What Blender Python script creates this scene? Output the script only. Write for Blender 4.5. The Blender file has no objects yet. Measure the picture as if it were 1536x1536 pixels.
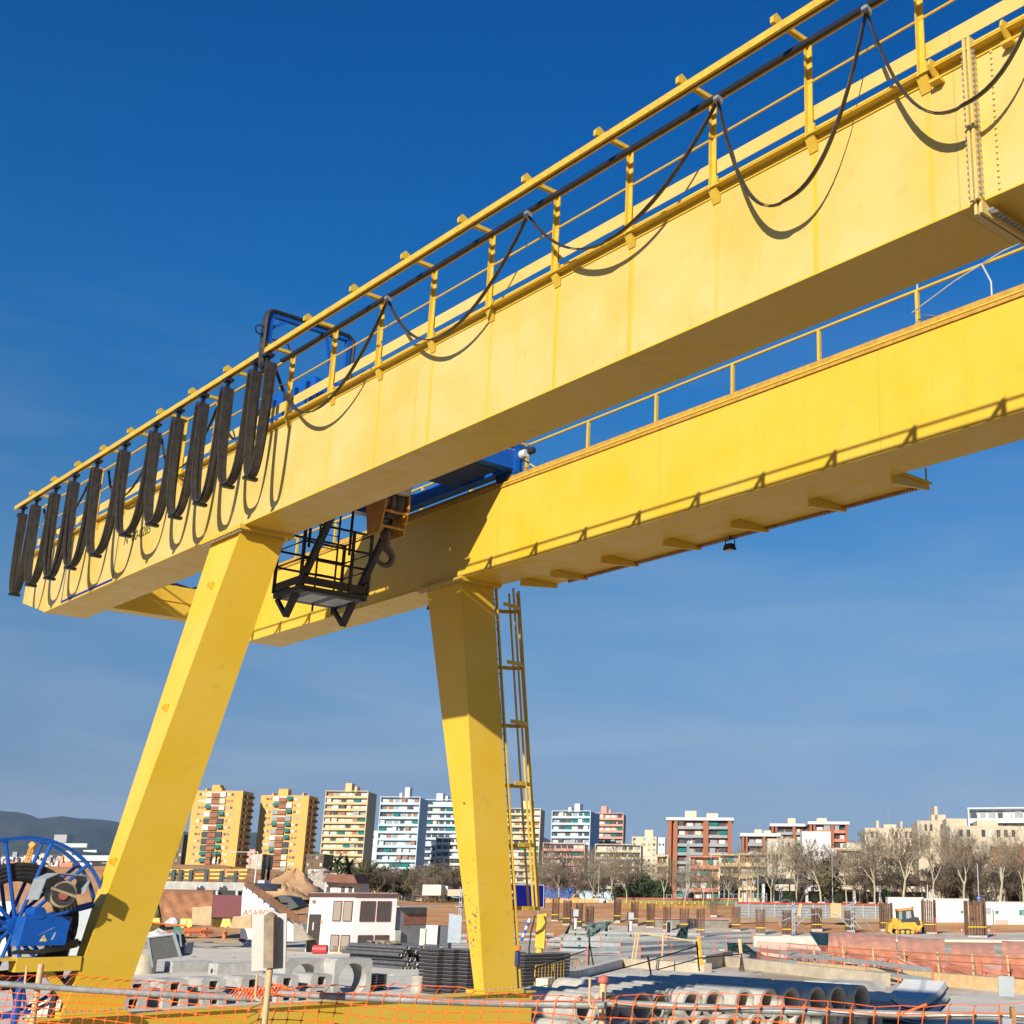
import bpy, bmesh, math, random
from mathutils import Vector, Matrix
random.seed(7)
V = Vector
scene = bpy.context.scene
COL = scene.collection
EYE = 3.6
# ---------------------------------------------------------------- survey frame
CPX, CF, CPT, CRL, CAZ, CPY = 1086.25, 1919.3, .2942, .0064, .7771, 768.
FW = V((0, math.cos(CPT), math.sin(CPT)))
U0 = V((0, -math.sin(CPT), math.cos(CPT)))
R0 = V((1, 0, 0))
RT = R0*math.cos(CRL) + U0*math.sin(CRL)
UP = -R0*math.sin(CRL) + U0*math.cos(CRL)
B = V((-math.sin(CAZ), math.cos(CAZ), 0))     # along the girders, away from the viewer
N = V((B.y, -B.x, 0))                          # across, front girder -> back girder
Z = V((0, 0, 1)); X = V((1, 0, 0)); Y = V((0, 1, 0))
EV = V((0, 0, EYE))
def ray(x, y): return RT*(x-CPX) - UP*(y-CPY) + FW*CF
def C(s, n, z): return B*s + N*n + Z*(z+EYE)   # crane frame, z relative to the eye
def S(s, n, z): return B*s + N*n + Z*z         # same frame, z above the yard
def P(x, y, D):
    r = ray(x, y); return r*(D/r.y) + EV
def GZ(x, y, z=0.):
    r = ray(x, y); return r*((z-EYE)/r.z) + EV
def sm(a, b, t):
    t = min(1, max(0, (t-a)/(b-a))); return t*t*(3-2*t)
def H(x, y):
    h = 2.8*sm(120, 205, y)
    h += 5.2*sm(-52, -78, x)*sm(120, 170, y)*(1-sm(330, 600, y))
    h += 9*sm(700, 2200, y)
    if y > 100: h += .25*math.sin(x*.11+y*.05)*sm(110, 150, y)*(1-sm(500, 900, y))
    return h
def GT(x, y):
    d = 15.
    r = ray(x, y)
    while d < 238:
        p = r*(d/r.y)+EV
        if p.z <= H(p.x, p.y): return p
        d += .5 if d < 150 else 2
    p = r*(238/r.y)+EV; p.z = H(p.x, p.y)
    return p
def pxm(x, y, D): return (P(x+1, y, D)-P(x, y, D)).length    # metres per photo pixel
# ---------------------------------------------------------------- materials
MATS = {}
def mat(name, col, rough=.6, var=.18, scale=2., metal=0., bump=0., col2=None, blotch=.0, spec=.5):
    if name in MATS: return MATS[name]
    m = bpy.data.materials.new(name); m.use_nodes = True
    nt = m.node_tree; b = nt.nodes['Principled BSDF']
    b.inputs['Roughness'].default_value = rough
    b.inputs['Metallic'].default_value = metal
    b.inputs['Specular IOR Level'].default_value = spec
    geo = nt.nodes.new('ShaderNodeNewGeometry')
    nz = nt.nodes.new('ShaderNodeTexNoise'); nz.inputs['Scale'].default_value = scale
    nz.inputs['Detail'].default_value = 6; nz.inputs['Roughness'].default_value = .65
    nt.links.new(geo.outputs['Position'], nz.inputs['Vector'])
    mx = nt.nodes.new('ShaderNodeMix'); mx.data_type = 'RGBA'
    c1 = [c*(1-var) for c in col]; c2 = [min(1, c*(1+var)) for c in col] if col2 is None else list(col2)
    mx.inputs['A'].default_value = (*c1, 1); mx.inputs['B'].default_value = (*c2, 1)
    rp = nt.nodes.new('ShaderNodeMapRange'); rp.inputs[1].default_value = .3; rp.inputs[2].default_value = .7
    nt.links.new(nz.outputs['Fac'], rp.inputs[0]); nt.links.new(rp.outputs[0], mx.inputs['Factor'])
    out = mx.outputs['Result']
    if blotch:
        n2 = nt.nodes.new('ShaderNodeTexNoise'); n2.inputs['Scale'].default_value = scale*9
        n2.inputs['Detail'].default_value = 8
        nt.links.new(geo.outputs['Position'], n2.inputs['Vector'])
        r2 = nt.nodes.new('ShaderNodeMapRange'); r2.inputs[1].default_value = .52; r2.inputs[2].default_value = .72
        nt.links.new(n2.outputs['Fac'], r2.inputs[0])
        mu = nt.nodes.new('ShaderNodeMath'); mu.operation = 'MULTIPLY'; mu.inputs[1].default_value = blotch
        nt.links.new(r2.outputs[0], mu.inputs[0])
        m2 = nt.nodes.new('ShaderNodeMix'); m2.data_type = 'RGBA'
        m2.inputs['B'].default_value = (.12, .085, .06, 1)
        nt.links.new(mu.outputs[0], m2.inputs['Factor']); nt.links.new(out, m2.inputs['A']); out = m2.outputs['Result']
    nt.links.new(out, b.inputs['Base Color'])
    if bump:
        bp = nt.nodes.new('ShaderNodeBump'); bp.inputs['Strength'].default_value = bump; bp.inputs['Distance'].default_value = .05
        n3 = nt.nodes.new('ShaderNodeTexNoise'); n3.inputs['Scale'].default_value = scale*6; n3.inputs['Detail'].default_value = 6
        nt.links.new(geo.outputs['Position'], n3.inputs['Vector'])
        nt.links.new(n3.outputs['Fac'], bp.inputs['Height']); nt.links.new(bp.outputs[0], b.inputs['Normal'])
    MATS[name] = m
    return m
# ---------------------------------------------------------------- mesh builder
class MB:
    def __init__(s): s.v = []; s.f = []; s.mi = []; s.sm = []; s.cur = 0
    def face(s, idx, smooth=False): s.f.append(idx); s.mi.append(s.cur); s.sm.append(smooth)
    def hexa(s, p):            # p: 4 bottom (loop) + 4 top
        o = len(s.v); s.v += [V(q) for q in p]
        for q in ((3,2,1,0),(4,5,6,7),(0,1,5,4),(1,2,6,5),(2,3,7,6),(3,0,4,7)): s.face([o+i for i in q])
        return s
    def box(s, c, d, ax=(X, Y, Z)):
        c = V(c); a, b, e = ax[0]*(d[0]/2), ax[1]*(d[1]/2), ax[2]*(d[2]/2)
        return s.hexa([c-a-b-e, c+a-b-e, c+a+b-e, c-a+b-e, c-a-b+e, c+a-b+e, c+a+b+e, c-a+b+e])
    def bar(s, p0, p1, w, h, up=Z):
        p0 = V(p0); p1 = V(p1); t = (p1-p0).normalized()
        sd = t.cross(up)
        if sd.length < 1e-4: sd = t.cross(X)
        sd.normalize(); u = sd.cross(t).normalized()
        return s.box((p0+p1)/2, ((p1-p0).length, w, h), (t, sd, u))
    def tube(s, p0, p1, r, r1=None, n=8, cap=True):
        return s.path([p0, p1], r, n, r1=r1, cap=cap)
    def path(s, pts, r, n=6, r1=None, cap=True, closed=False):
        pts = [V(p) for p in pts]; k = len(pts); o = len(s.v)
        prev = None
        for i, p in enumerate(pts):
            if closed: t = pts[(i+1) % k]-pts[i-1]
            else: t = pts[min(i+1, k-1)]-pts[max(i-1, 0)]
            t.normalize()
            if prev is None:
                a = t.cross(Z)
                if a.length < .05: a = t.cross(X)
            else: a = prev - t*prev.dot(t)
            a.normalize(); prev = a; b = t.cross(a)
            rr = r if r1 is None else r+(r1-r)*i/max(1, k-1)
            for j in range(n):
                q = 2*math.pi*j/n
                s.v.append(p+(a*math.cos(q)+b*math.sin(q))*rr)
        for i in range(k if closed else k-1):
            for j in range(n):
                a0 = o+i*n+j; a1 = o+i*n+(j+1) % n; i2 = (i+1) % k
                s.face([a0, a1, o+i2*n+(j+1) % n, o+i2*n+j], n > 4)
        if cap and not closed:
            s.face([o+j for j in range(n)][::-1]); s.face([o+(k-1)*n+j for j in range(n)])
        return s
    def ribbon(s, pts, w, t):        # flat strap: w = width vector, t = thickness
        o = len(s.v); k = len(pts); pts = [V(p) for p in pts]
        for i, p in enumerate(pts):
            tg = (pts[min(i+1, k-1)]-pts[max(i-1, 0)]).normalized()
            nn = tg.cross(w).normalized()*(t/2)
            s.v += [p-w/2-nn, p+w/2-nn, p+w/2+nn, p-w/2+nn]
        for i in range(k-1):
            for j in range(4): s.face([o+i*4+j, o+i*4+(j+1) % 4, o+i*4+4+(j+1) % 4, o+i*4+4+j])
        s.face([o+3, o+2, o+1, o]); e = o+(k-1)*4; s.face([e, e+1, e+2, e+3])
        return s
    def lathe(s, c, axis, prof, n=24, closed=False):
        c = V(c); a = axis.normalized(); u = a.cross(Z)
        if u.length < .05: u = a.cross(X)
        u.normalize(); w = a.cross(u); o = len(s.v); k = len(prof)
        for (r, h) in prof:
            for j in range(n):
                q = 2*math.pi*j/n; s.v.append(c+a*h+(u*math.cos(q)+w*math.sin(q))*r)
        for i in range(k if closed else k-1):
            for j in range(n):
                i2 = (i+1) % k
                s.face([o+i*n+j, o+i*n+(j+1) % n, o+i2*n+(j+1) % n, o+i2*n+j], n > 8)
        if not closed:
            s.face([o+j for j in range(n)][::-1]); s.face([o+(k-1)*n+j for j in range(n)])
        return s
    def prism(s, pts, vec):
        o = len(s.v); k = len(pts); s.v += [V(p) for p in pts]+[V(p)+vec for p in pts]
        s.face(list(range(o, o+k))[::-1]); s.face(list(range(o+k, o+2*k)))
        for i in range(k): s.face([o+i, o+(i+1) % k, o+k+(i+1) % k, o+k+i])
        return s
    def quad(s, a, b, c, d):
        o = len(s.v); s.v += [V(a), V(b), V(c), V(d)]; s.face([o, o+1, o+2, o+3]); return s
    def tri(s, a, b, c):
        o = len(s.v); s.v += [V(a), V(b), V(c)]; s.face([o, o+1, o+2]); return s
    def build(s, name, mats, parent=None, loc=None, fix=True, label=None, bevel=0):
        if not isinstance(mats, (list, tuple)): mats = [mats]
        if parent is not None: og = ORG[parent.name]
        elif loc is not None: og = V(loc)
        else:
            xs = [p.x for p in s.v]; ys = [p.y for p in s.v]
            og = V(((min(xs)+max(xs))/2, (min(ys)+max(ys))/2, min(p.z for p in s.v)))
        me = bpy.data.meshes.new(name)
        me.from_pydata([tuple(p-og) for p in s.v], [], s.f)
        for m in mats: me.materials.append(m)
        me.polygons.foreach_set('material_index', s.mi); me.polygons.foreach_set('use_smooth', s.sm)
        if fix:
            bm = bmesh.new(); bm.from_mesh(me); bmesh.ops.recalc_face_normals(bm, faces=bm.faces); bm.to_mesh(me); bm.free()
        if any(s.sm):
            me.set_sharp_from_angle(angle=math.radians(38))
        me.update()
        o = bpy.data.objects.new(name, me); COL.objects.link(o)
        if bevel:
            bv = o.modifiers.new('bevel', 'BEVEL'); bv.width = bevel; bv.segments = 2; bv.limit_method = 'ANGLE'
        if parent is not None: o.parent = parent
        else: o.location = og
        ORG[o.name] = og
        if label: o['label'] = label
        return o
ORG = {}
def tag(o, label=None, cat=None, group=None, kind=None):
    if label: o['label'] = label
    if cat: o['category'] = cat
    if group: o['group'] = group
    if kind: o['kind'] = kind
    return o
def thing(name, label, cat, loc, group=None):
    o = bpy.data.objects.new(name, None); o.empty_display_size = .3
    COL.objects.link(o); o.location = V(loc); ORG[o.name] = V(loc)
    return tag(o, label, cat, group)
def struct(o, label=None): return tag(o, label, kind='structure')
def dup(root, loc, rot=None, label=None, scale=None, group=None):
    r = root.copy(); COL.objects.link(r); r.location = V(loc); ORG[r.name] = V(loc)
    if rot is not None: r.rotation_euler = (0, 0, rot)
    if scale is not None: r.scale = scale if isinstance(scale, (tuple, list)) else (scale,)*3
    if label: r['label'] = label
    if group: r['group'] = group
    for ch in root.children:
        c = ch.copy(); COL.objects.link(c); c.parent = r
        for g in ch.children:
            d = g.copy(); COL.objects.link(d); d.parent = c
    return r
def text_mesh(name, body, size, origin, ux, uy, m, parent=None, ext=.004):
    cu = bpy.data.curves.new(name, 'FONT'); cu.body = body; cu.size = size; cu.extrude = ext
    ob = bpy.data.objects.new('tmp', cu); COL.objects.link(ob)
    dg = bpy.context.evaluated_depsgraph_get()
    me = bpy.data.meshes.new_from_object(ob.evaluated_get(dg))
    bpy.data.objects.remove(ob); bpy.data.curves.remove(cu)
    uz = ux.cross(uy)
    mb = MB()
    mb.v = [V(origin)+ux*v.co.x+uy*v.co.y+uz*v.co.z for v in me.vertices]
    for p in me.polygons: mb.face(list(p.vertices))
    bpy.data.meshes.remove(me)
    return mb.build(name, m, parent, fix=False)
def pp(poly, D, depth):         # an upright slab whose front face has these photo corners at distance D
    return MB().prism([P(x, y, D) for x, y in poly], Y*depth)
def prop(name, poly, D, depth, m, label, cat, group=None):
    return tag(pp(poly, D, depth).build(name, m), label, cat, group)
# ---------------------------------------------------------------- paints
def crane_paint(name, base, streak, chalk, rough):
    m = bpy.data.materials.new(name); m.use_nodes = True; nt = m.node_tree; L = nt.links
    b = nt.nodes['Principled BSDF']; b.inputs['Roughness'].default_value = rough
    b.inputs['Specular IOR Level'].default_value = .35
    geo = nt.nodes.new('ShaderNodeNewGeometry')
    def dot(vec):
        d = nt.nodes.new('ShaderNodeVectorMath'); d.operation = 'DOT_PRODUCT'; d.inputs[1].default_value = vec
        L.new(geo.outputs['Position'], d.inputs[0]); return d.outputs['Value']
    def math_(op, a, bb=None):
        n = nt.nodes.new('ShaderNodeMath'); n.operation = op
        for i, q in enumerate((a, bb)):
            if q is None: continue
            if isinstance(q, (int, float)): n.inputs[i].default_value = q
            else: L.new(q, n.inputs[i])
        return n.outputs[0]
    def noise(sc, det=5, vec=None):
        n = nt.nodes.new('ShaderNodeTexNoise'); n.inputs['Scale'].default_value = sc; n.inputs['Detail'].default_value = det
        L.new(vec if vec else geo.outputs['Position'], n.inputs['Vector']); return n.outputs['Fac']
    def rng(v, a, bb, c=0., d=1.):
        n = nt.nodes.new('ShaderNodeMapRange'); n.inputs[1].default_value = a; n.inputs[2].default_value = bb
        n.inputs[3].default_value = c; n.inputs[4].default_value = d; L.new(v, n.inputs[0]); return n.outputs[0]
    def mix(f, a, c):
        n = nt.nodes.new('ShaderNodeMix'); n.data_type = 'RGBA'
        if isinstance(f, float): n.inputs['Factor'].default_value = f
        else: L.new(f, n.inputs['Factor'])
        for k, q in (('A', a), ('B', c)):
            if isinstance(q, tuple): n.inputs[k].default_value = (*q, 1)
            else: L.new(q, n.inputs[k])
        return n.outputs['Result']
    s = dot(B)
    out = mix(rng(noise(.9, 4), .35, .65), base, chalk)
    # drip marks below the posts: run straight down, fade at random
    mp = nt.nodes.new('ShaderNodeMapping'); mp.inputs['Scale'].default_value = (1, 1, .05); L.new(geo.outputs['Position'], mp.inputs[0])
    fr = math_('FRACT', math_('DIVIDE', math_('ADD', s, 1000*1.42-7.52+.71), 1.42))
    dist = math_('ABSOLUTE', math_('SUBTRACT', fr, .5))
    band = rng(dist, .012, .03, 1., 0.)
    keep = rng(noise(.7, 2, mp.outputs[0]), .34, .6, .35, 1.)
    fine = rng(noise(9, 3, mp.outputs[0]), .62, .75, 0., .45)
    st = math_('MAXIMUM', math_('MULTIPLY', band, keep), fine)
    out = mix(math_('MULTIPLY', st, streak), out, (.63, .40, .015))
    fj = math_('FRACT', math_('DIVIDE', math_('ADD', s, 1000*4.6+1.1), 4.6))
    seam = rng(math_('ABSOLUTE', math_('SUBTRACT', fj, .5)), .0012, .0026, .38, 0.)
    out = mix(seam, out, (.30, .19, .03))
    run = rng(noise(3.2, 4, mp.outputs[0]), .66, .74, 0., .35)
    out = mix(math_('MULTIPLY', run, rng(noise(1.1, 3), .5, .65)), out, (.36, .21, .06))
    dirt = rng(noise(5, 9), .60, .8, 0., .32)
    out = mix(dirt, out, (.30, .23, .10))
    L.new(out, b.inputs['Base Color'])
    bp = nt.nodes.new('ShaderNodeBump'); bp.inputs['Strength'].default_value = .22; bp.inputs['Distance'].default_value = .02
    L.new(noise(1.6, 3), bp.inputs['Height']); L.new(bp.outputs[0], b.inputs['Normal'])
    rr = rng(noise(3, 4), .3, .7, rough-.08, rough+.12); L.new(rr, b.inputs['Roughness'])
    MATS[name] = m; return m
YF = crane_paint('faded_yellow_paint', (.60, .405, .095), .9, (.615, .46, .165), .42)
YG = crane_paint('yellow_paint', (.67, .418, .028), .35, (.68, .447, .06), .38)
YD = mat('yellow_paint_rails', (.62, .40, .04), .45, .1, 6)
RUST = mat('rusty_steel', (.33, .16, .05), .7, .3, 8)
RAILY = mat('worn_orange_yellow', (.48, .27, .04), .6, .25, 8, blotch=.4)
BLK = mat('black_rubber', (.022, .020, .018), .55, .3, 10)
BLK2 = mat('dull_black_steel', (.012, .014, .024), .5, .3, 10)
BLUE = mat('blue_enamel', (.006, .085, .38), .35, .2, 4)
BLUED = mat('dark_blue_enamel', (.006, .03, .13), .4, .2, 4)
STEEL = mat('galvanised_steel', (.42, .43, .44), .45, .15, 6, metal=.6)
GREY = mat('grey_paint', (.36, .38, .39), .5, .12, 5)
HOOKM = mat('greasy_steel', (.10, .08, .06), .5, .3, 12, metal=.4)
HOOKY = mat('worn_orange_block', (.55, .27, .03), .5, .25, 6, blotch=.5)
# ================================================================ GANTRY CRANE
crane = thing('gantry_crane', 'large yellow double girder gantry crane spanning the storage yard', 'gantry crane', C(20.5, 11, -EYE))
ZB, ZT = 5.94, 7.55
SE = -14.
def girder(n0, n1, s1, m, chamfer=True):
    mb = MB()
    prof = [(SE, ZB), (30.0 if chamfer else s1, ZB), (s1, ZB+.45 if chamfer else ZB), (s1, ZT), (SE, ZT)]
    mb.prism([C(s, n0, z) for s, z in prof], N*(n1-n0))
    return mb
g1 = girder(8.655, 9.50, 31.66, YF).build('box_girder', YF, crane, label='near box girder with faded drip-streaked paint')
g2 = girder(13.26, 14.12, 31.4, YG, True).build('box_girder', YG, crane, label='far box girder crossed by the shadow of the near railing')
def flange(n0, n1, par, m):
    MB().box(C((SE+30)/2, (n0+n1)/2, ZB-.011), (30-SE, n1-n0+.03, .02), (B, N, Z)).build('bottom_flange', m, par)
    MB().box(C((SE+31.6)/2, (n0+n1)/2, ZT+.012), (31.6-SE, n1-n0+.05, .022), (B, N, Z)).build('top_flange', m, par)
flange(8.655, 9.50, g1, YG); flange(13.26, 14.12, g2, YG)
# crab rails on the girders
for g, n in ((g1, 9.42), (g2, 13.33)):
    r = MB(); r.box(C((SE+31)/2, n, ZT+.04), (31-SE, .10, .03), (B, N, Z)); r.box(C((SE+31)/2, n, ZT+.095), (31-SE, .055, .08), (B, N, Z))
    r.build('crab_rail', RAILY, g)
# long stiffening strip on the far web top edge (rusty)
MB().box(C((SE+31)/2, 13.245, ZT-.04), (31-SE, .025, .05), (B, N, Z)).build('edge_angle', RAILY, g2)
mb = MB(); mb.box(C((SE+31.4)/2, 8.60, ZT-.085), (31.4-SE, .10, .012), (B, N, Z)); mb.box(C((SE+31.4)/2, 8.648, ZT-.12), (31.4-SE, .012, .07), (B, N, Z))
mb.build('edge_angle', YD, g1)
# splice flange with bolts on the near girder
sp = MB()
sp.box(C(5.60, 8.60, (ZB+ZT)/2+.0), (.03, .11, ZT-ZB+.06), (B, N, Z)); sp.box(C(5.55, 8.60, (ZB+ZT)/2), (.03, .11, ZT-ZB+.06), (B, N, Z))
sp.box(C(5.60, 9.07, ZB-.085), (.03, .95, .13), (B, N, Z)); sp.box(C(5.55, 9.07, ZB-.085), (.03, .95, .13), (B, N, Z))
spl = sp.build('splice_flange', YF, g1)
bo = MB()
for i in range(26):
    z = ZB+.02+i*.061
    for nn in (8.575,): bo.tube(C(5.648, nn, z), C(5.505, nn, z), .015, n=6)
for i in range(14):
    bo.tube(C(5.67, 8.70+i*.06, ZB-.095), C(5.48, 8.70+i*.06, ZB-.095), .016, n=6)
tag(bo.build('bolt_row', STEEL, spl), kind='stuff')
rv = MB()
for i in range(25):
    rv.lathe(C(5.38, 8.653, ZB+.04+i*.061), -N, [(.014, 0), (.014, .008), (.006, .013)], 8)
tag(rv.build('rivet_row', YF, spl), kind='stuff')
for s in (5.95, 5.16):
    lug = MB()
    lug.prism([C(s-.012, 8.64, ZT-.02), C(s-.012, 8.50, ZT-.03), C(s-.012, 8.48, ZT-.10), C(s-.012, 8.56, ZT-.19), C(s-.012, 8.64, ZT-.22)], B*.025)
    lug.box(C(s, 8.60, ZT-.22), (.12, .09, .03), (B, N, Z))
    lug.build('lifting_lug', YD, g1)
# painted panel frame and serial lettering near the end of the near web
NAVY = mat('navy_line_paint', (.015, .03, .22), .5, .1, 5)
fr = MB()
def strip(a, b_, w):
    p0, p1 = C(a[0], 8.6515, a[1]), C(b_[0], 8.6515, b_[1]); fr.bar(p0, p1, w, .004, N)
strip((28.95, ZB+.05), (26.05, ZB+.05), .05); strip((28.95, ZB+.05), (28.95, ZT-.12), .03); strip((26.05, ZB+.05), (26.05, ZT-.12), .03); strip((28.95, ZT-.12), (26.05, ZT-.12), .03)
fr.build('painted_frame', NAVY, g1)
LET = mat('dark_lettering', (.10, .09, .02), .6, .2, 9)
text_mesh('lettering', 'Nº 80-0285', .28, C(25.7, 8.651, 6.62), -B, Z, LET, g1)
YLET = mat('yellow_lettering', (.75, .52, .0), .6, .1, 9)
text_mesh('lettering', '10t', .26, C(25.2, 8.651, 7.08), -B, Z, YLET, g1)
text_mesh('lettering', '10t', .24, C(27.2, 8.651, 6.78), -B, Z, YLET, g1)
# end tie between the girders
tie = MB(); tie.box(C(31.0, (9.5+13.26)/2, 6.80), (.4, 13.26-9.5, .76), (B, N, Z)); tie.box(C(30.785, 11.4, 6.80), (.02, 3.6, .02), (B, N, Z))
tie_o = tie.build('end_tie', YG, crane)
MB().path([C(30.9, 9.6+i*.18, 7.22+.03*math.sin(i*1.7)+(.05 if i % 5 == 0 else 0)) for i in range(21)], .03, 6).build('cable_run', BLK, tie_o)
# ---- legs
def leg(face_s, top, bot, s_top, s_bot, zt, zb, m, lab=None):
    (ta, tb), (ba, bb) = top, bot
    mb = MB()
    mb.hexa([C(face_s+.025, ba+.02, zb), C(face_s+.025, bb-.02, zb), C(s_bot, bb-.02, zb), C(s_bot, ba+.02, zb),
             C(face_s+.025, ta+.02, zt), C(face_s+.025, tb-.02, zt), C(s_top, tb-.02, zt), C(s_top, ta+.02, zt)])
    lg = mb.build('leg', m, crane, label=lab)
    pl = MB(); pl.hexa([C(face_s, ba-.02, zb), C(face_s, bb+.02, zb), C(face_s+.024, bb+.02, zb), C(face_s+.024, ba-.02, zb),
             C(face_s, ta-.02, zt), C(face_s, tb+.02, zt), C(face_s+.024, tb+.02, zt), C(face_s+.024, ta-.02, zt)])
    pl.build('side_plate', m, lg)
    mt, mbn = (ta+tb)/2, (ba+bb)/2
    tp = MB(); tp.box(C((face_s+s_top)/2, mt, zt+.02), (s_top-face_s+.3, tb-ta+.22, .035), (B, N, Z)); tp.box(C((face_s+s_top)/2, mt, zt+.057), (s_top-face_s+.3, tb-ta+.22, .035), (B, N, Z))
    tp.build('top_plate', m, lg)
    bp = MB(); bp.box(C((face_s+s_bot)/2, mbn, zb-.02), (s_bot-face_s+.24, bb-ba+.16, .035), (B, N, Z)); bp.box(C((face_s+s_bot)/2, mbn, zb-.058), (s_bot-face_s+.24, bb-ba+.16, .035), (B, N, Z))
    bp.build('base_plate', m, lg)
    bl = MB()
    for i in range(17):
        s = face_s-.09+i*(s_top-face_s+.18)/16
        bl.tube(C(s, ta-.07, zt-.035), C(s, ta-.07, zt+.10), .017, n=6)
    for i in range(8):
        n_ = ta-.05+i*(tb-ta+.1)/7; bl.tube(C(face_s-.10, n_, zt-.03), C(face_s-.10, n_, zt+.10), .015, n=6)
    for i in range(9):
        n_ = ba-.03+i*(bb-ba+.06)/8; bl.tube(C(face_s-.08, n_, zb-.11), C(face_s-.08, n_, zb+.03), .017, n=6)
    tag(bl.build('bolt_row', STEEL, lg), kind='stuff')
    for k in ((.12, .40, .72) if ta < 10 else ()):
        lu = MB()
        zz = zt+(zb-zt)*k; n_ = ta+(ba-ta)*k; s_ = face_s+(.42 if k < .5 else .22)
        lu.prism([C(s_, n_+.02, zz+.05), C(s_, n_-.09, zz+.02), C(s_, n_-.09, zz-.03), C(s_, n_+.0, zz-.08)], B*.02)
        lu.build('lifting_lug', m, lg)
    return lg
l1 = leg(20.31, (8.68, 9.42), (6.98, 7.74), 21.56, 20.66, 5.85, -1.58, YG, 'near leg splayed towards the fence')
l2 = leg(20.72, (13.27, 13.99), (14.34, 15.05), 21.98, 21.08, 5.85, -1.60, YG, 'far leg with chipped paint and the ladder')
leg(-9.6, (8.68, 9.42), (6.98, 7.74), -8.35, -9.2, 5.85, -1.58, YG); leg(-9.2, (13.27, 13.99), (14.34, 15.05), -7.95, -8.8, 5.85, -1.60, YG)
CHIP = mat('bare_primer_chips', (.07, .055, .04), .7, .4, 6, col2=(.40, .35, .27))
ch = MB(); random.seed(3)
for i in range(46):
    z = -.35+random.gauss(0, .5) if i < 36 else random.uniform(-1, 3.2)
    k = (5.85-z)/7.45; n_ = 13.27+1.07*k+.02; sm_ = 21.98-.9*k
    s = random.uniform(20.78, sm_-.05); r = random.uniform(.008, .026) if i % 4 else random.uniform(.025, .05)
    pts = [C(s+math.cos(a)*r*random.uniform(.6, 1.3), n_-.001-.142*0, z+math.sin(a)*r*random.uniform(.5, 1.)) for a in [j*1.05 for j in range(6)]]
    nrm = (N+Z*.1425).normalized()
    pts = [p-N*((p.z-EYE-z)*.1436) for p in pts]
    ch.prism(pts, -nrm*.003)
tag(ch.build('paint_chip', CHIP, l2), kind='stuff')
# sill beams, bogies and rail wheels
for ds, full in ((0, True), (-29.9, False)):
    sb = MB()
    s0 = 20.30+ds
    sb.hexa([C(s0, 6.6, -2.30), C(s0+.40, 15.4, -2.30), C(s0+.80, 15.4, -2.30), C(s0+.36, 6.6, -2.30)] + [C(s0, 6.6, -1.68), C(s0+.40, 15.4, -1.68), C(s0+.80, 15.4, -1.68), C(s0+.36, 6.6, -1.68)])
    so = sb.build('sill_beam', YG, crane)
    tp = MB(); tp.hexa([C(s0-.05, 6.55, -1.68), C(s0+.35, 15.45, -1.68), C(s0+.85, 15.45, -1.68), C(s0+.41, 6.55, -1.68)] + [C(s0-.05, 6.55, -1.655), C(s0+.35, 15.45, -1.655), C(s0+.85, 15.45, -1.655), C(s0+.41, 6.55, -1.655)])
    tp.build('top_plate', YG, so)
    for n_ in (7.0, 8.2, 14., 15.):
        MB().lathe(C(s0+.12+(n_-6.6)*.045, n_, -3.02), B, [(.30, 0), (.30, .03), (.26, .03), (.26, .12), (.30, .12), (.30, .15)], 20).build('rail_wheel', HOOKM, so)
    for n_ in (7.6, 14.5):
        MB().hexa([C(s0+.02+(n_-6.6)*.045, n_-.95, -2.85), C(s0+.02+(n_-6.6)*.045, n_+.95, -2.85), C(s0+.36+(n_-6.6)*.045, n_+.95, -2.85), C(s0+.36+(n_-6.6)*.045, n_-.95, -2.85),
                   C(s0+.02+(n_-6.6)*.045, n_-.5, -2.31), C(s0+.02+(n_-6.6)*.045, n_+.5, -2.31), C(s0+.36+(n_-6.6)*.045, n_+.5, -2.31), C(s0+.36+(n_-6.6)*.045, n_-.5, -2.31)]).build('bogie', YG, so)
# ---- near railing with festoon track
rail1 = MB().path([C(31.2, 8.60, 8.56), C(SE, 8.60, 8.56)], .021, 8).build('railing', YD, crane, label='near walkway railing')
MB().path([C(31.2, 8.60, 8.10), C(SE, 8.60, 8.10)], .014, 6).build('mid_rail', YD, rail1)
MB().box(C((SE+31.2)/2, 8.63, 7.74), (31.2-SE, .008, .17), (B, N, Z)).build('toe_board', YF, rail1)
post_me = None
for k in range(-13, 17):
    s = 7.52+1.42*k
    if post_me is None:
        p = MB()
        p.box(C(s, 8.60, 8.02), (.065, .012, 1.14), (B, N, Z)); p.box(C(s+.027, 8.575, 8.02), (.010, .05, 1.14), (B, N, Z))
        p.box(C(s, 8.60, 7.52), (.11, .03, .16), (B, N, Z))
        p.prism([C(s-.06, 8.645, 7.46), C(s-.06, 8.57, 7.46), C(s-.06, 8.645, 7.30)], B*.12)
        p.box(C(s, 8.34, 8.58), (.055, .54, .05), (B, N, Z))
        p.prism([C(s-.025, 8.03, 8.53), C(s-.025, 8.17, 8.53), C(s-.025, 8.17, 8.61), C(s-.025, 8.08, 8.66), C(s-.025, 8.03, 8.60)], B*.05)
        po = p.build('railing_post', YD, rail1); base_s = s
    else:
        po = bpy.data.objects.new('railing_post', po.data); COL.objects.link(po); po.parent = rail1; po.location = B*(s-base_s)
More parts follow.
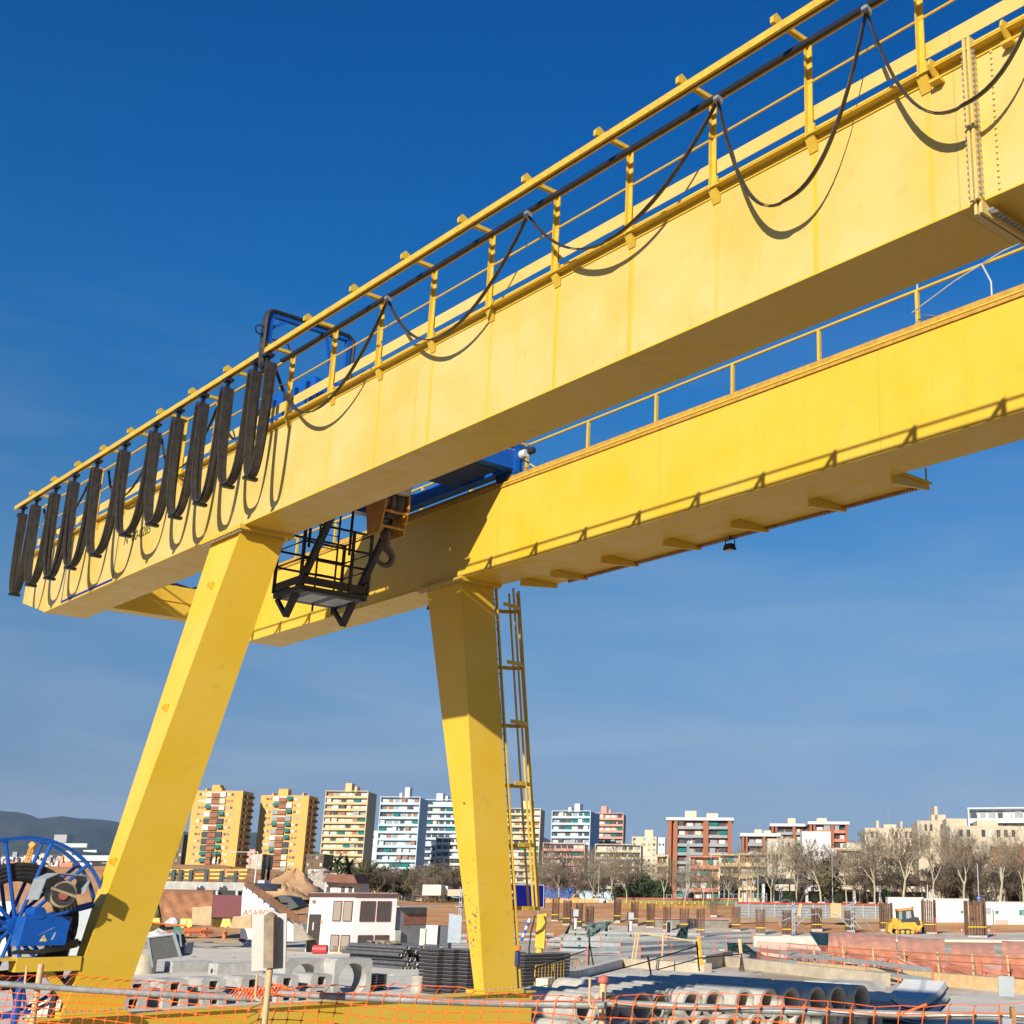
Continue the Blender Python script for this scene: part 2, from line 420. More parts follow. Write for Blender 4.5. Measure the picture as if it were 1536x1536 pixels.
tr = MB(); tr.box(C((SE+31.3)/2, 8.10, 8.50), (31.3-SE, .085, .012), (B, N, Z)); tr.box(C((SE+31.3)/2, 8.06, 8.455), (31.3-SE, .010, .08), (B, N, Z)); tr.box(C((SE+31.3)/2, 8.14, 8.455), (31.3-SE, .010, .08), (B, N, Z)); tr.box(C((SE+31.3)/2, 8.072, 8.415), (31.3-SE, .02, .008), (B, N, Z)); tr.box(C((SE+31.3)/2, 8.128, 8.415), (31.3-SE, .02, .008), (B, N, Z))
tr.build('festoon_track', mat('track_yellow', (.62, .40, .045), .5, .15, 5, blotch=.5), crane)
MB().box(C((SE+19)/2, 8.44, 8.45), (19-SE, .05, .05), (B, N, Z)).build('festoon_track', BLK2, crane, label='thin dark cable track beside the handrail')
# ---- far railing
rail2 = MB().path([C(31.0, 14.05, 8.64), C(SE, 14.05, 8.64)], .024, 8).build('railing', YD, crane, label='far walkway railing')
for k in range(-12, 11):
    s = 10.25+1.925*k
    MB().box(C(s, 14.05, 8.10), (.05, .05, 1.06), (B, N, Z)).build('railing_post', YD, rail2)
ga = MB(); ga.path([C(19.82, 13.55, 7.6), C(19.82, 13.55, 8.55), C(19.82, 14.05, 8.64)], .02, 6); ga.path([C(19.82, 13.55, 8.1), C(19.82, 14.05, 8.15)], .015, 6); ga.path([C(19.82, 13.55, 8.4), C(19.2, 13.6, 8.0), C(18.6, 13.62, 7.62)], .015, 6)
ga.build('railing_gate', YD, rail2)
MB().path([C(10.24, 14.05, 8.5), C(10.24, 14.05, 9.05)], .016, 6).build('antenna', GREY, rail2)
hs = MB(); hs.path([C(10.05, 13.5, 7.62), C(9.85, 13.5, 7.85), C(9.55, 13.5, 7.80), C(9.95, 13.5, 7.99), C(9.2, 13.5, 8.22), C(8.4, 13.5, 8.38), C(7.4, 13.5, 8.44), C(5, 13.5, 8.4)], .012, 6); hs.path([C(8.75, 13.5, 8.31), C(8.62, 13.5, 8.0), C(8.62, 13.5, 7.62)], .014, 6)
hs.build('loose_cable', GREY, crane)
trp = MB(); trp.box(C(15, 13.9, 7.72), (5.2, .25, .24), (B, N, Z)); trp.build('cable_tray', mat('grating_grey', (.30, .33, .36), .5, .2, 9), crane)
# ---- platform on brackets under the far girder
pf = MB().box(C(15.45, 14.56, 5.99), (9.3, .86, .03), (B, N, Z)).build('service_platform', YG, crane)
for s in (19.95, 19.0, 17.5, 15.82, 14.18, 12.48, 10.86):
    MB().prism([C(s, 14.13, 5.97), C(s, 15.0, 5.97), C(s, 15.0, 5.90), C(s, 14.13, 5.80)], B*.05).build('bracket', YG, pf)
tooth = MB(); tooth.box(C(15.2, 14.915, 5.955), (8.6, .03, .05), (B, N, Z))
for i in range(150): tooth.box(C(11.0+i*.057, 14.93, 5.925), (.022, .02, .02), (B, N, Z))
tooth.build('cable_chain', RUST, pf)
MB().path([C(10.9, 14.98, 5.9), C(10.9, 14.98, 6.25)], .015, 6).build('stub_post', YD, pf)
def flood(s, n, z, par=crane):
    f = MB(); f.hexa([C(s-.09, n-.06, z-.10), C(s-.09, n+.09, z-.10), C(s+.10, n+.09, z-.10), C(s+.10, n-.06, z-.10), C(s-.07, n-.04, z), C(s-.07, n+.06, z), C(s+.08, n+.06, z), C(s+.08, n-.04, z)])
    f.path([C(s-.11, n+.02, z-.08), C(s-.11, n+.02, z+.08), C(s+.11, n+.02, z+.08), C(s+.11, n+.02, z-.08)], .012, 5); f.path([C(s, n+.02, z+.08), C(s-.02, n, z+.16)], .014, 5)
    fo = f.build('floodlight', BLK2, par)
    MB().box(C(s+.01, n+.015, z-.106), (.16, .12, .008), (B, N, Z)).build('lens', mat('lamp_glass', (.35, .36, .36), .15, .1, 5), fo)
flood(15.0, 14.88, 5.83); flood(22.9, 13.98, 5.86)
# ---- ladder with safety cage on the far leg
zl0, zl1 = 6.1, -2.1
def ln(z): return 14.10+(5.85-z)*.142
lad = MB()
for s in (20.76, 21.14): lad.bar(C(s, ln(zl0), zl0), C(s, ln(zl1), zl1), .065, .025, N)
lad_o = lad.build('ladder', YD, crane)
for i in range(27):
    z = zl0-.15-i*.29; MB().tube(C(20.76, ln(z), z), C(21.14, ln(z), z), .011, n=6).build('rung', YD, lad_o)
for z in (5.55, 4.42, 3.28, 2.12, .98, -.18):
    pts = []
    for j in range(13):
        a = math.pi*j/12; pts.append(C(20.95-math.cos(a)*.34, ln(z)+.05+math.sin(a)*.62, z))
    MB().ribbon(pts, Z*.075, .014).build('cage_hoop', YD, lad_o)
for j in (2, 4, 6, 8, 10):
    a = math.pi*j/12; q = []
    for z in (5.92, -.22): q.append(C(20.95-math.cos(a)*.33, ln(z)+.05+math.sin(a)*.60, z))
    MB().bar(q[0], q[1], .055, .014, N).build('cage_bar', YD, lad_o)
for z in (5.2, 1.2, -.9, -1.75):
    MB().bar(C(20.76, ln(z), z), C(20.76, ln(z)-.16, z), .04, .02).build('standoff', YD, lad_o)
MB().path([C(20.85, ln(z)-.03-.02*math.sin(z*3), z) for z in (5.6, 4.6, 3.5, 2.4, 1.2, 0, -1, -1.9)], .025, 6).build('cable_run', BLK, l2)
MB().path([C(20.55, 13.9+(5.85-z)*.142+.5+.2*math.sin((z+.3)*2.2), z) for z in (-.3, -.6, -.9, -1.2, -1.5)], .014, 6).build('loose_cable', BLK, l2)
ib = MB(); ib.tube(C(20.7, 15.02, -1.2), C(20.7, 15.02, -.95), .05, n=10); ib.build('beacon', mat('navy_plastic', (.02, .03, .12), .4), l2)
MB().tube(C(20.7, 15.02, -.93), C(20.7, 15.02, -.85), .055, n=10).build('beacon_cap', mat('orange_plastic', (.75, .18, .02), .4), l2)
# ================================================================ CRAB TROLLEY
crab = thing('crab_trolley', 'blue hoist trolley riding on the two yellow girders', 'hoist trolley', C(21.6, 11.3, ZT+.14))
fr = MB()
for s in (19.35, 24.0): fr.box(C(s, 11.35, 7.99), (.26, 4.3, .36), (B, N, Z))
for n_ in (9.42, 13.33): fr.box(C(21.7, n_, 7.93), (4.9, .22, .26), (B, N, Z))
fr.box(C(21.0, 11.35, 7.95), (.2, 4.1, .24), (B, N, Z))
crab_f = fr.build('trolley_frame', BLUE, crab)
MB().box(C(21.9, 11.3, 8.13), (4.2, 3.4, .03), (B, N, Z)).build('deck_plate', BLUED, crab)
MB().box(C(20.2, 12.3, 7.80), (1.5, 1.6, .03), (B, N, Z)).build('drip_tray', BLUED, crab)
for s in (19.6, 23.8):
    for n_ in (9.42, 13.33): MB().lathe(C(s, n_-.06, 7.78), N, [(.19, 0), (.19, .02), (.15, .02), (.15, .12)], 18).build('rail_wheel', BLUED, crab)
dr = MB(); dr.lathe(C(22.4, 10.0, 8.62), N, [(.42, 0), (.42, .05), (.34, .05), (.34, 1.9), (.42, 1.9), (.42, 1.95)], 24); dr.build('rope_drum', BLK2, crab)
gb = MB(); gb.hexa([C(19.6, 9.35, 8.15), C(19.6, 10.05, 8.15), C(21.6, 10.05, 8.15), C(21.6, 9.35, 8.15), C(19.8, 9.4, 8.72), C(19.8, 10., 8.72), C(21.3, 10., 8.82), C(21.3, 9.4, 8.82)])
gb_o = gb.build('gearbox', BLUE, crab, bevel=.04)
mo = MB(); mo.lathe(C(19.5, 10.5, 8.5), B, [(.12, -.25), (.25, -.2), (.26, 0), (.27, .05), (.27, .55), (.2, .6)], 20); mo.build('hoist_motor', BLUE, crab)
for i in range(4): MB().box(C(19.9+i*.42, 9.36, 8.42), (.05, .06, .4), (B, N, Z)).build('cooling_rib', BLUED, gb_o)
MB().hexa([C(18.9, 9.9, 8.05), C(18.9, 11.1, 8.05), C(19.6, 11.1, 8.05), C(19.6, 9.9, 8.05), C(19.0, 9.95, 8.75), C(19.0, 11.05, 8.75), C(19.5, 11.05, 8.75), C(19.5, 9.95, 8.75)]).build('control_cabinet', BLK2, crab)
MB().box(C(22.9, 9.9, 8.5), (.9, .5, .7), (B, N, Z)).build('control_cabinet', BLUE, crab)
bz = MB(); bz.box(C(19.22, 13.35, 8.1), (.05, .12, .75), (B, N, Z)); bz.box(C(19.3, 13.2, 8.3), (.2, .9, .05), (B, N, Z)); bz.build('end_bracket', BLUE, crab)
mw = MB(); mw.lathe(C(19.1, 13.45, 8.12), -B, [(.08, -.3), (.09, .0), (.07, .05)], 16); mw.build('travel_motor', mat('light_grey_paint', (.55, .56, .56), .4), crab)
MB().lathe(C(19.02, 13.5, 8.16), -B, [(.07, 0), (.07, .10), (.04, .12)], 14).build('buffer', BLK, crab)
tl = MB()
for i in range(6): tl.path([C(19.5+i*.2, 12.6+.3*math.sin(i*2), 8.15), C(19.45+i*.22, 12.8, 8.36+.05*math.sin(i)), C(19.4+i*.1, 13.1, 8.22)], .02, 5)
tl.build('hose', BLK, crab)
# towing arm with cables
arm = MB(); arm.box(C(18.9, 8.13, 8.76), (.09, .08, 0.95), (B, N, Z)); arm.box(C(18.9, 8.85, 9.15), (.09, 1.4, .08), (B, N, Z)); arm.box(C(18.9, 9.53, 8.66), (.09, .08, 1.06), (B, N, Z))
arm.bar(C(18.9, 8.17, 8.92), C(18.9, 8.42, 9.12), .05, .05); arm.bar(C(18.9, 9.1, 9.12), C(18.9, 9.32, 8.25), .06, .06)
arm.box(C(19.0, 9.53, 8.12), (.6, .3, .06), (B, N, Z))
arm_o = arm.build('towing_arm', BLUE, crab)
ac = MB(); pts = [(8.33, 8.16), (8.22, 8.13), (8.12, 8.15), (8.06, 8.25), (8.05, 8.5), (8.05, 9.05), (8.08, 9.17), (8.16, 9.21), (8.4, 9.21), (9.3, 9.21), (9.5, 9.2), (9.59, 9.14), (9.61, 9.0), (9.6, 8.3)]
for k, ds in enumerate((-.05, .0, .05)): ac.path([C(18.9+ds, n_, z) for n_, z in pts], .03, 6)
ac.build('cable_bundle', BLK, arm_o)
MB().lathe(C(18.87, 7.97, 8.82), B, [(.07, 0), (.085, .0), (.085, .03), (.07, .03)], 16, closed=True).build('ring', BLK2, arm_o)
MB().path([C(18.9, 8.2, 8.72), C(18.85, 8.3, 8.72), C(18.8, 8.42, 8.68), C(18.8, 8.47, 8.58)], .015, 5).build('limit_switch', BLK2, arm_o)
sc = MB(); sc.bar(C(18.9, 8.08, 8.27), C(18.9, 8.35, 8.22), .04, .03); sc.bar(C(18.8, 8.1, 8.15), C(19.0, 8.32, 8.3), .03, .03); sc.build('pull_link', STEEL, arm_o)
# hanging maintenance platform
cage = MB(); s0, s1, n0, n1, zf = 21.5, 22.55, 10.37, 11.72, 5.43
cage.box(C((s0+s1)/2, (n0+n1)/2, zf-.05), (s1-s0, n1-n0, .10), (B, N, Z))
cg = cage.build('maintenance_platform', BLK2, crab)
ck = MB()
for n_ in (n0, n1): ck.box(C((s0+s1)/2, n_, zf+.10), (s1-s0, .012, .15), (B, N, Z))
for s in (s0, s1): ck.box(C(s, (n0+n1)/2, zf+.10), (.012, n1-n0-.03, .15), (B, N, Z))
ck.build('kick_plate', BLK2, cg)
for s in (s0, s1):
    for n_ in (n0, n1, ): MB().box(C(s, n_, zf+.6), (.05, .05, 1.2), (B, N, Z)).build('post', BLK2, cg)
MB().box(C(s0, 11.35, zf+.6), (.05, .05, 1.2), (B, N, Z)).build('post', BLK2, cg)
for z in (.5, .82, 1.18):
    rr = MB(); rr.path([C(s0, n0, zf+z), C(s0, n1, zf+z), C(s1, n1, zf+z), C(s1, n0, zf+z)], .024, 6, closed=True); rr.build('rail', BLK2, cg)
for n_ in (n0+.12, n1-.08):
    st = MB(); ap = C(22.2, n_, 4.97)
    st.bar(ap, C(19.75, n_, 7.78), .1, .12); st.bar(ap, C(22.62, n_, 5.34), .07, .07); st.bar(C(21.5, n_, 5.35), C(22.6, n_, 5.35), .06, .06)
    st.build('strut', BLK2, cg)
al = MB()
for n_ in (11.15, 11.55): al.bar(C(22.5, n_, 5.2), C(22.5, n_, 7.8), .03, .03)
for i in range(9): al.tube(C(22.5, 11.15, 5.4+i*.27), C(22.5, 11.55, 5.4+i*.27), .010, n=5)
for n_ in (10.9, 11.75): al.bar(C(22.4, n_, 6.4), C(22.4, n_, 7.8), .05, .04)
al.build('access_ladder', BLK2, cg)
MB().box(C(22.0, 10.85, zf-.103), (.7, .35, .004), (B, N, Z)).build('floor_plate', GREY, cg); MB().box(C(22.0, 11.35, zf-.103), (.7, .35, .004), (B, N, Z)).build('floor_plate', GREY, cg)
# ================================================================ HOOK BLOCK
hk = thing('hook_block', 'worn orange hook block hanging between the two girders', 'crane hook', C(20.4, 11.4, 5.72))
sd = MB()
for dn in (-.24, .24):
    sd.prism([C(20.4+a_, 11.4+dn-.015, z_) for a_, z_ in ((-.30, 7.40), (.30, 7.40), (.36, 6.85), (.24, 6.33), (-.20, 6.33), (-.32, 6.85))], N*.03)
for z, s_ in ((6.72, 20.12), (6.45, 20.2), (6.72, 20.7), (6.45, 20.6)): sd.tube(C(s_, 11.16, z), C(s_, 11.64, z), .025, n=8)
sd.build('cheek_plate', HOOKY, hk)
MB().lathe(C(20.4, 11.19, 6.95), N, [(.05, 0), (.27, .02), (.27, .06), (.23, .10), (.27, .14), (.27, .2), (.23, .24), (.27, .3), (.27, .38), (.05, .42)], 22).build('sheave', HOOKM, hk)
MB().box(C(20.12, 11.4, 7.22), (.10, .42, .30), (B, N, Z)).build('counter_weight', mat('pale_plate', (.5, .48, .44), .5), hk)
hp = [C(20.4, 11.4, 6.40), C(20.4, 11.4, 6.22), C(20.4, 11.41, 6.14)]
for j in range(13):
    a = math.radians(75-j*24); hp.append(C(20.4, 11.4+math.cos(a)*.155, 5.93+math.sin(a)*.155))
hb = MB(); hb.path(hp, .085, 10, r1=.03); hb.build('hook', HOOKM, hk)
MB().lathe(C(20.4, 11.4, 6.28), Z, [(.1, 0), (.11, .04), (.11, .1), (.07, .12)], 14).build('swivel', HOOKM, hk)
rp = MB()
for ds in (-.12, -.04, .04, .12):
    for dn in (-.25, .25): rp.tube(C(20.4+dn, 11.4+ds, 6.95), C(20.6+dn*1.2, 11.4+ds*2, 8.3), .014, n=5)
rp.build('hoist_rope', HOOKM, hk)
# ================================================================ FESTOON CABLES
tops = [30.77, 29.85, 28.63, 27.49, 26.22, 24.76, 23.27, 22.24, 21.21, 20.23, 19.18, 18.53]
fb = thing('festoon_cable_bundle', 'thick black cable bundle hanging in tight loops from the outer track', 'hanging cables', C(25, 8.1, 6.3))
CW = mat('worn_black_rubber', (.032, .028, .024), .6, .5, 9, col2=(.05, .042, .035))
for i, s in enumerate(tops[:-1]+[18.75]):
    t = MB(); t.box(C(s, 8.10, 8.36), (.16, .14, .05), (B, N, Z)); t.box(C(s, 8.10, 8.27), (.05, .06, .16), (B, N, Z)); t.lathe(C(s, 8.0, 8.17), N, [(.05, 0), (.06, .02), (.06, .18), (.05, .20)], 12)
    for w in (-.05, .05): t.lathe(C(s+w, 8.07, 8.44), N, [(.025, 0), (.025, .06)], 10)
    t.build('cable_carriage', BLK2, fb)
for i in range(len(tops)-1):
    a, b_ = tops[i], tops[i+1]; w = a-b_
    zb = 6.33+random.uniform(-.07, .07)
    lp = MB()
    for k in (0, 1.7, 3.3, 5):
        dn = (k-2.5)*.029; dz = -.0+abs(k-2.5)*.012; sh = random.uniform(-.035, .035)
        pts = []
        for j in range(25):
            u = j/24; x_ = 2*u-1
            shp = (1-abs(x_)**2.5)
            bow = .10*math.sin(math.pi*u)*(1 if k % 2 else .6)
            pts.append(C(a-.07-(w-.14)*(u+.10*math.sin(2*math.pi*u)*-1)-.05*math.sin(math.pi*u)*0+sh*math.sin(math.pi*u), 8.10+dn*(1-.35*math.sin(math.pi*u)), 8.2-(8.2-zb-dz)*shp))
        lp.ribbon(pts, N*.043, .032)
    lo = lp.build('cable_loop', CW, fb)
    tw = MB(); tw.box(C((a+b_)/2+.03, 8.10, zb-.01), (.09, .22, .05), (B, N, Z)); tw.build('cable_clamp', BLK2, lo)
fs = thing('festoon_cable', 'long flat black cable sagging in wide loops below the handrail', 'hanging cable', C(12, 8.4, 6.7))
kn = [(19.16, None), (15.61, 7.13), (12.18, 7.24), (8.70, 7.32), (6.61, 6.68), (4.4, 6.74), (1.5, 6.8)]
for i in range(len(kn)-1):
    a, b_ = kn[i][0], kn[i+1][0]; zb = kn[i+1][1]
    for off in ((0, .03) if i < 2 else (0, .06)):
        pts = []
        for j in range(29):
            u = j/28; x_ = 2*u-1
            if i < 3: shp = 1-abs(x_)**2.0
            else: shp = 1-abs(x_)**2.4
            pts.append(C(a-(a-b_)*u, 8.42-.06*math.sin(math.pi*u)-off*.3*math.sin(math.pi*u), 8.38-(8.38-zb+off*.4*(1 if u < .5 else 0))*shp))
        wv = (N*.7+Z*.25+B*.1).normalized()*.055
        MB().ribbon(pts, wv, .010).build('cable_loop', CW, fs)
for s, _ in kn[1:]:
    MB().box(C(s, 8.42, 8.38), (.07, .08, .08), (B, N, Z)).build('cable_carriage', STEEL, fs)
# slack pieces between the looped bundle and the rail
for (s_, e_, zb) in ((30.5, 27.7, 7.6), (26.6, 24.2, 7.5), (23.9, 21.4, 7.45), (21.2, 19.2, 7.4)):
    pts = [C(s_+(e_-s_)*j/16, 8.45-.05*math.sin(math.pi*j/16), 8.35-(8.35-zb)*(1-abs(2*j/16-1)**2.2)) for j in range(17)]
    MB().ribbon(pts, (N*.6+Z*.3).normalized()*.05, .012).build('cable_loop', CW, fs)
# ================================================================ CABLE REEL on the near leg
bk = MB(); bk.box(C(20.44, 6.66, -.93), (.30, .86, .19), (B, N, Z)); bk.hexa([C(20.36, 6.62, -1.02), C(20.36, 6.74, -1.02), C(20.46, 6.74, -1.02), C(20.46, 6.62, -1.02), C(20.36, 7.02, -1.52), C(20.36, 7.12, -1.42), C(20.46, 7.12, -1.42), C(20.46, 7.02, -1.52)][::1])
bk.box(C(20.7, 6.1, -.86), (.8, .5, .03), (B, N, Z))
bk.build('reel_bracket', YG, crane)
reel = thing('cable_reel', 'large blue spoked cable reel mounted beside the near crane leg', 'cable reel', C(20.75, 6.28, -1.6))
rc = C(20.8, 6.30, -.42)
rim = MB(); rim.lathe(rc, B, [(1.20, -.03), (1.245, -.03), (1.245, .03), (1.20, .03)], 64, closed=True); rim.lathe(rc+B*.42, B, [(1.20, -.03), (1.245, -.03), (1.245, .03), (1.20, .03)], 64, closed=True)
rim.build('rim', BLUE, reel)
uu, ww = N, Z
for k in range(12):
    a = math.radians(15+30*k); d = uu*math.cos(a)+ww*math.sin(a)
    sp_ = MB()
    for off in (0, .42): sp_.tube(rc+B*off+d*.12, rc+B*off+d*1.21, .028, n=8)
    sp_.build('spoke', BLUE, reel)
MB().lathe(rc-B*.08, B, [(.06, .02), (.13, .03), (.13, .08), (.1, .1), (.1, .5), (.14, .52), (.14, .58), (.1, .6)], 20).build('hub', BLUE, reel)
co = MB()
for k, r in enumerate((.66, .72, .78, .83)): 
    for off in (.06, .15, .24, .33): co.path([rc+B*off+(uu*math.cos(a)+ww*math.sin(a))*r for a in [2*math.pi*j/40 for j in range(40)]], .045, 8, closed=True)
co.build('cable_coil', BLK, reel)
bx = MB(); bx.hexa([C(20.25, 6.2, -.68), C(20.25, 6.83, -.68), C(20.6, 6.83, -.68), C(20.6, 6.2, -.68), C(20.25, 6.24, -.29), C(20.25, 6.86, -.29), C(20.6, 6.86, -.29), C(20.6, 6.24, -.29)])
bxo = bx.build('gearbox', BLUE, reel, bevel=.012)
MB().tube(C(20.24, 6.42, -.24), C(20.62, 6.42, -.24), .085, n=16).build('bearing', BLUE, reel)
yp = mat('warning_yellow', (.75, .55, .15), .6, .2, 8)
wt = MB(); wt.prism([C(20.249, 6.47, -.62), C(20.249, 6.57, -.62), C(20.249, 6.52, -.53)], -B*.003); wt.build('warning_sign', yp, bxo)
text_mesh('warning_mark', '!', .07, C(20.2455, 6.513, -.612), N, Z, BLK2, bxo, .001)
sc = MB(); sc.hexa([C(20.249, 6.42, -.55), C(20.249, 6.62, -.44), C(20.246, 6.62, -.44), C(20.246, 6.42, -.55), C(20.249, 6.46, -.53), C(20.249, 6.66, -.43), C(20.246, 6.66, -.43), C(20.246, 6.46, -.53)]); sc.prism([C(20.249, 6.62, -.6), C(20.249, 6.66, -.5), C(20.249, 6.68, -.5), C(20.249, 6.65, -.6)], -B*.003)
sc.build('paint_scuff', mat('pale_scuff', (.35, .38, .45), .7, .3, 9), bxo)
fm = MB(); fm.lathe(C(20.02, 6.62, .02), B, [(.16, 0), (.185, .01), (.185, .05), (.17, .05), (.17, .14), (.12, .2), (.12, .42)], 22); fm.build('fan_motor', mat('tan_motor', (.42, .35, .20), .5, .15, 8), reel)
fc = MB(); fc.lathe(C(20.015, 6.62, .02), B, [(.155, 0), (.155, .004)], 22); fc.build('fan_grille', mat('dark_grille', (.05, .045, .04), .6, .4, 30), reel)
fc = MB(); fc.lathe(C(20.0, 6.62, .0), B, [(.06, 0), (.06, .02)], 16); fc.build('fan_hub', mat('pink_plastic', (.45, .12, .09), .5), reel)
MB().bar(C(20.0, 6.44, .1), C(20.0, 6.80, -.02), .006, .035, Z).build('strap', mat('tan_strap', (.42, .33, .18), .5), reel)
cv = MB(); pts = [(6.28, -.06), (6.34, .22), (6.50, .30), (6.88, .27), (6.93, .20), (6.88, .02)]
cv_v = [C(19.95, n_, z) for n_, z in pts]
for i in range(5):
    a, b_ = cv_v[i], cv_v[i+1]; nrm = (b_-a).cross(B).normalized()*.006
    cv.hexa([a-nrm, b_-nrm, b_-nrm+B*.5, a-nrm+B*.5, a+nrm, b_+nrm, b_+nrm+B*.5, a+nrm+B*.5])
cv.build('rain_hood', mat('grey_sheet', (.38, .41, .42), .45, .1, 8, metal=.3), reel)
cl = MB()
for i in range(7): cl.path([C(20.3+i*.03, 6.15+.04*i, -.76+.01*(i % 3)), C(20.28, 6.5, -.78+.02*i*.3), C(20.3, 6.8, -.74+.012*i), C(20.45, 7.05, -.70+.015*i)], .018, 6)
cl.build('cable_run', BLK, reel)
MB().path([C(20.55, 6.95, -.75), C(20.55, 6.9, -1.2), C(20.5, 6.85, -1.6), C(20.5, 6.85, -2.2)], .045, 8).build('drop_cable', BLK, reel)
MB().tube(C(20.6, 6.42, -.84), C(20.6, 6.42, -3.5), .05, n=10).build('support_post', BLUE, reel)
MB().bar(C(20.6, 6.95, -1.05), C(20.6, 6.42, -.95), .06, .06).build('brace', BLUE, reel)
# ================================================================ YARD
CONC = mat('precast_concrete', (.42, .40, .36), .8, .22, 1.8, bump=.3, blotch=.3)
CONC2 = mat('pale_concrete', (.56, .52, .45), .85, .15, 1.2, bump=.15, blotch=.15)
CONCY = mat('sandy_concrete', (.50, .42, .30), .85, .2, 1.2, bump=.1, blotch=.2)
WOOD = mat('weathered_timber', (.26, .20, .13), .8, .3, 14)
TANP = mat('tan_plastic', (.62, .40, .20), .5, .1, 6)
ORNG = mat('orange_mesh_plastic', (.85, .13, .012), .5, .12, 12)
ORNGP = mat('orange_red_paint', (.62, .10, .03), .55, .15, 8)
TIMB = mat('formwork_timber', (.56, .38, .19), .75, .2, 4)
WHITE = mat('white_render', (.57, .56, .535), .8, .05, 2)
MAROON = mat('maroon_sheet', (.13, .015, .02), .5, .15, 3)
DARKW = mat('dark_shutter', (.055, .042, .036), .5, .15, 6)
GLASS = mat('dark_window', (.03, .035, .04), .12, .2, 6)
def sn(p): return p.dot(B), p.dot(N)
# ---- near fence: scaffold rails, posts, plastic mesh
zr = EYE-.58
fence = thing('safety_fence', 'scaffold rail draped with orange plastic mesh along the bottom edge', 'safety fence', GZ(650, 1500, zr)*1.0-Z*1.45)
def rail_px(a, b_, r=.020, nm='rail'):
    pts = []
    for i in range(9):
        u = i/8; p = GZ(a[0]+(b_[0]-a[0])*u, a[1]+(b_[1]-a[1])*u, zr); p.z -= .012*math.sin(math.pi*u); pts.append(p)
    MB().path(pts, r, 12).build(nm, mat('old_scaffold_tube', (.30, .31, .29), .5, .35, 5, metal=.3, blotch=.35), fence)
rail_px((-60, 1471), (402, 1498)); rail_px((396, 1489), (908, 1508), .021); rail_px((875, 1503), (1600, 1527), .021)
def railpt(x):
    if x < 400: y = 1474+(x)*24/402
    elif x < 900: y = 1489+(x-396)*19/512
    else: y = 1504+(x-880)*23/690
    return GZ(x, y, zr)
net = MB(); cols = []; x = -20.
while x < 1580: cols.append(x); x += 14+(26*max(0, x)/1536)
random.seed(11)
rows = 9; grid = []
for x in cols:
    p = railpt(x); f = max(0, min(1, x/1536)); dz = .044+.032*f; c = []
    back = V((0, 1, 0))
    lift = .045+.02*math.sin(x*.013)+random.uniform(-.01, .01)
    c.append(p+back*.10+Z*(lift)+X*.035+X*random.uniform(-.01, .01))
    c.append(p-back*.022+Z*.006-Z*.012*math.sin(x*.02))
    for k in range(1, rows):
        c.append(p-back*(.03+.012*math.sin(k*.9+x*.03))-Z*(dz*k+.012*math.sin(x*.021+k*.4))-X*(.010*k)+X*random.uniform(-.005, .005))
    grid.append(c)
for k in range(rows+1):
    net.path([g[k] for g in grid], .0029 if k else .0022, 4)
for g in grid: net.path([g[0], (g[0]+g[1])/2+Z*.018]+g[1:], .0029, 4)
for i, g in enumerate(grid):
    f = max(0, min(1, cols[i]/1536)); s_ = .009+.006*f
    for k in range(1, rows+1):
        p = g[k] if k < len(g) else g[-1]
        net.prism([p+X*s_-Y*.004, p+Z*s_-Y*.004, p-X*s_-Y*.004, p-Z*s_-Y*.004], Y*.007)
tag(net.build('plastic_mesh', ORNG, fence, fix=False))
def post_px(x, y0, D, r, m, nm='post'):
    a = P(x, y0, D); return MB().tube(V((a.x, a.y, 2.0)), a, r, n=14).build(nm, m, fence)
D0 = railpt(60).y
post_px(62, 1446, D0+.05, .020, TANP); post_px(405, 1440, railpt(405).y+.045, .019, TANP); post_px(905, 1472, railpt(905).y+.05, .021, TANP)
a = P(905, 1473, railpt(905).y+.05)
MB().lathe(a, Z, [(.030, -.004), (.034, .006), (.031, .022), (.020, .034), (.004, .039)], 18).build('post_cap', mat('faded_red_plastic', (.55, .13, .10), .5), fence)
for x, y in ((41, 1448), (386, 1462), (885, 1467)):
    q = railpt(x); a = P(x, y, q.y-.03)
    MB().path([a, V((a.x, a.y, q.z+.02)), V((a.x+.012, a.y, q.z-.008)), V((a.x+.05, a.y, q.z-.015))], .0075, 8).build('hook_rod', TANP, fence)
wr = MB()
for i in range(14):
    a = railpt(350+i*5); wr.path([a+V((0, -.03, .0)), a+V((.03, -.02, .05+.02*random.random())), a+V((.07, -.03, .03)), a+V((.12, -.02, .05*random.random()))], .005, 5)
wr.build('bunched_mesh', ORNG, fence)
# sign on the timber post
sg = thing('sign_board', 'blank back of a white sign nailed to a weathered timber post', 'sign', V((P(405, 1450, 7.7).x, 7.7, 2.0)))
MB().prism([P(378, 1372, 7.80), P(430, 1370, 7.80), P(428, 1452, 7.80), P(377, 1457, 7.80)], Y*.012).build('board', mat('sign_back', (.47, .44, .39), .6, .05, 3), sg)
t = MB(); a, b_ = P(406, 1376, 7.74), P(405, 1452, 7.74); t.bar(a, b_, .055, .065, Y); t.lathe(a, (a-b_).normalized(), [(.036, -.01), (.036, .01), (.022, .022), (.0, .03)], 14)
t.build('timber_post', WOOD, sg)
MB().tube(b_+Z*.02, V((b_.x, b_.y+.02, 2.0)), .017, n=10).build('lower_post', TANP, sg)
sg2 = thing('metal_sign', 'small grey metal plate on a rusty channel post at the right edge', 'sign', V((P(1510, 1500, 6.5).x, 6.5, 2.0)))
MB().prism([P(1497, 1464, 6.42), P(1521, 1465, 6.42), P(1521, 1495, 6.42), P(1498, 1494, 6.42)], Y*.01).build('plate', GREY, sg2)
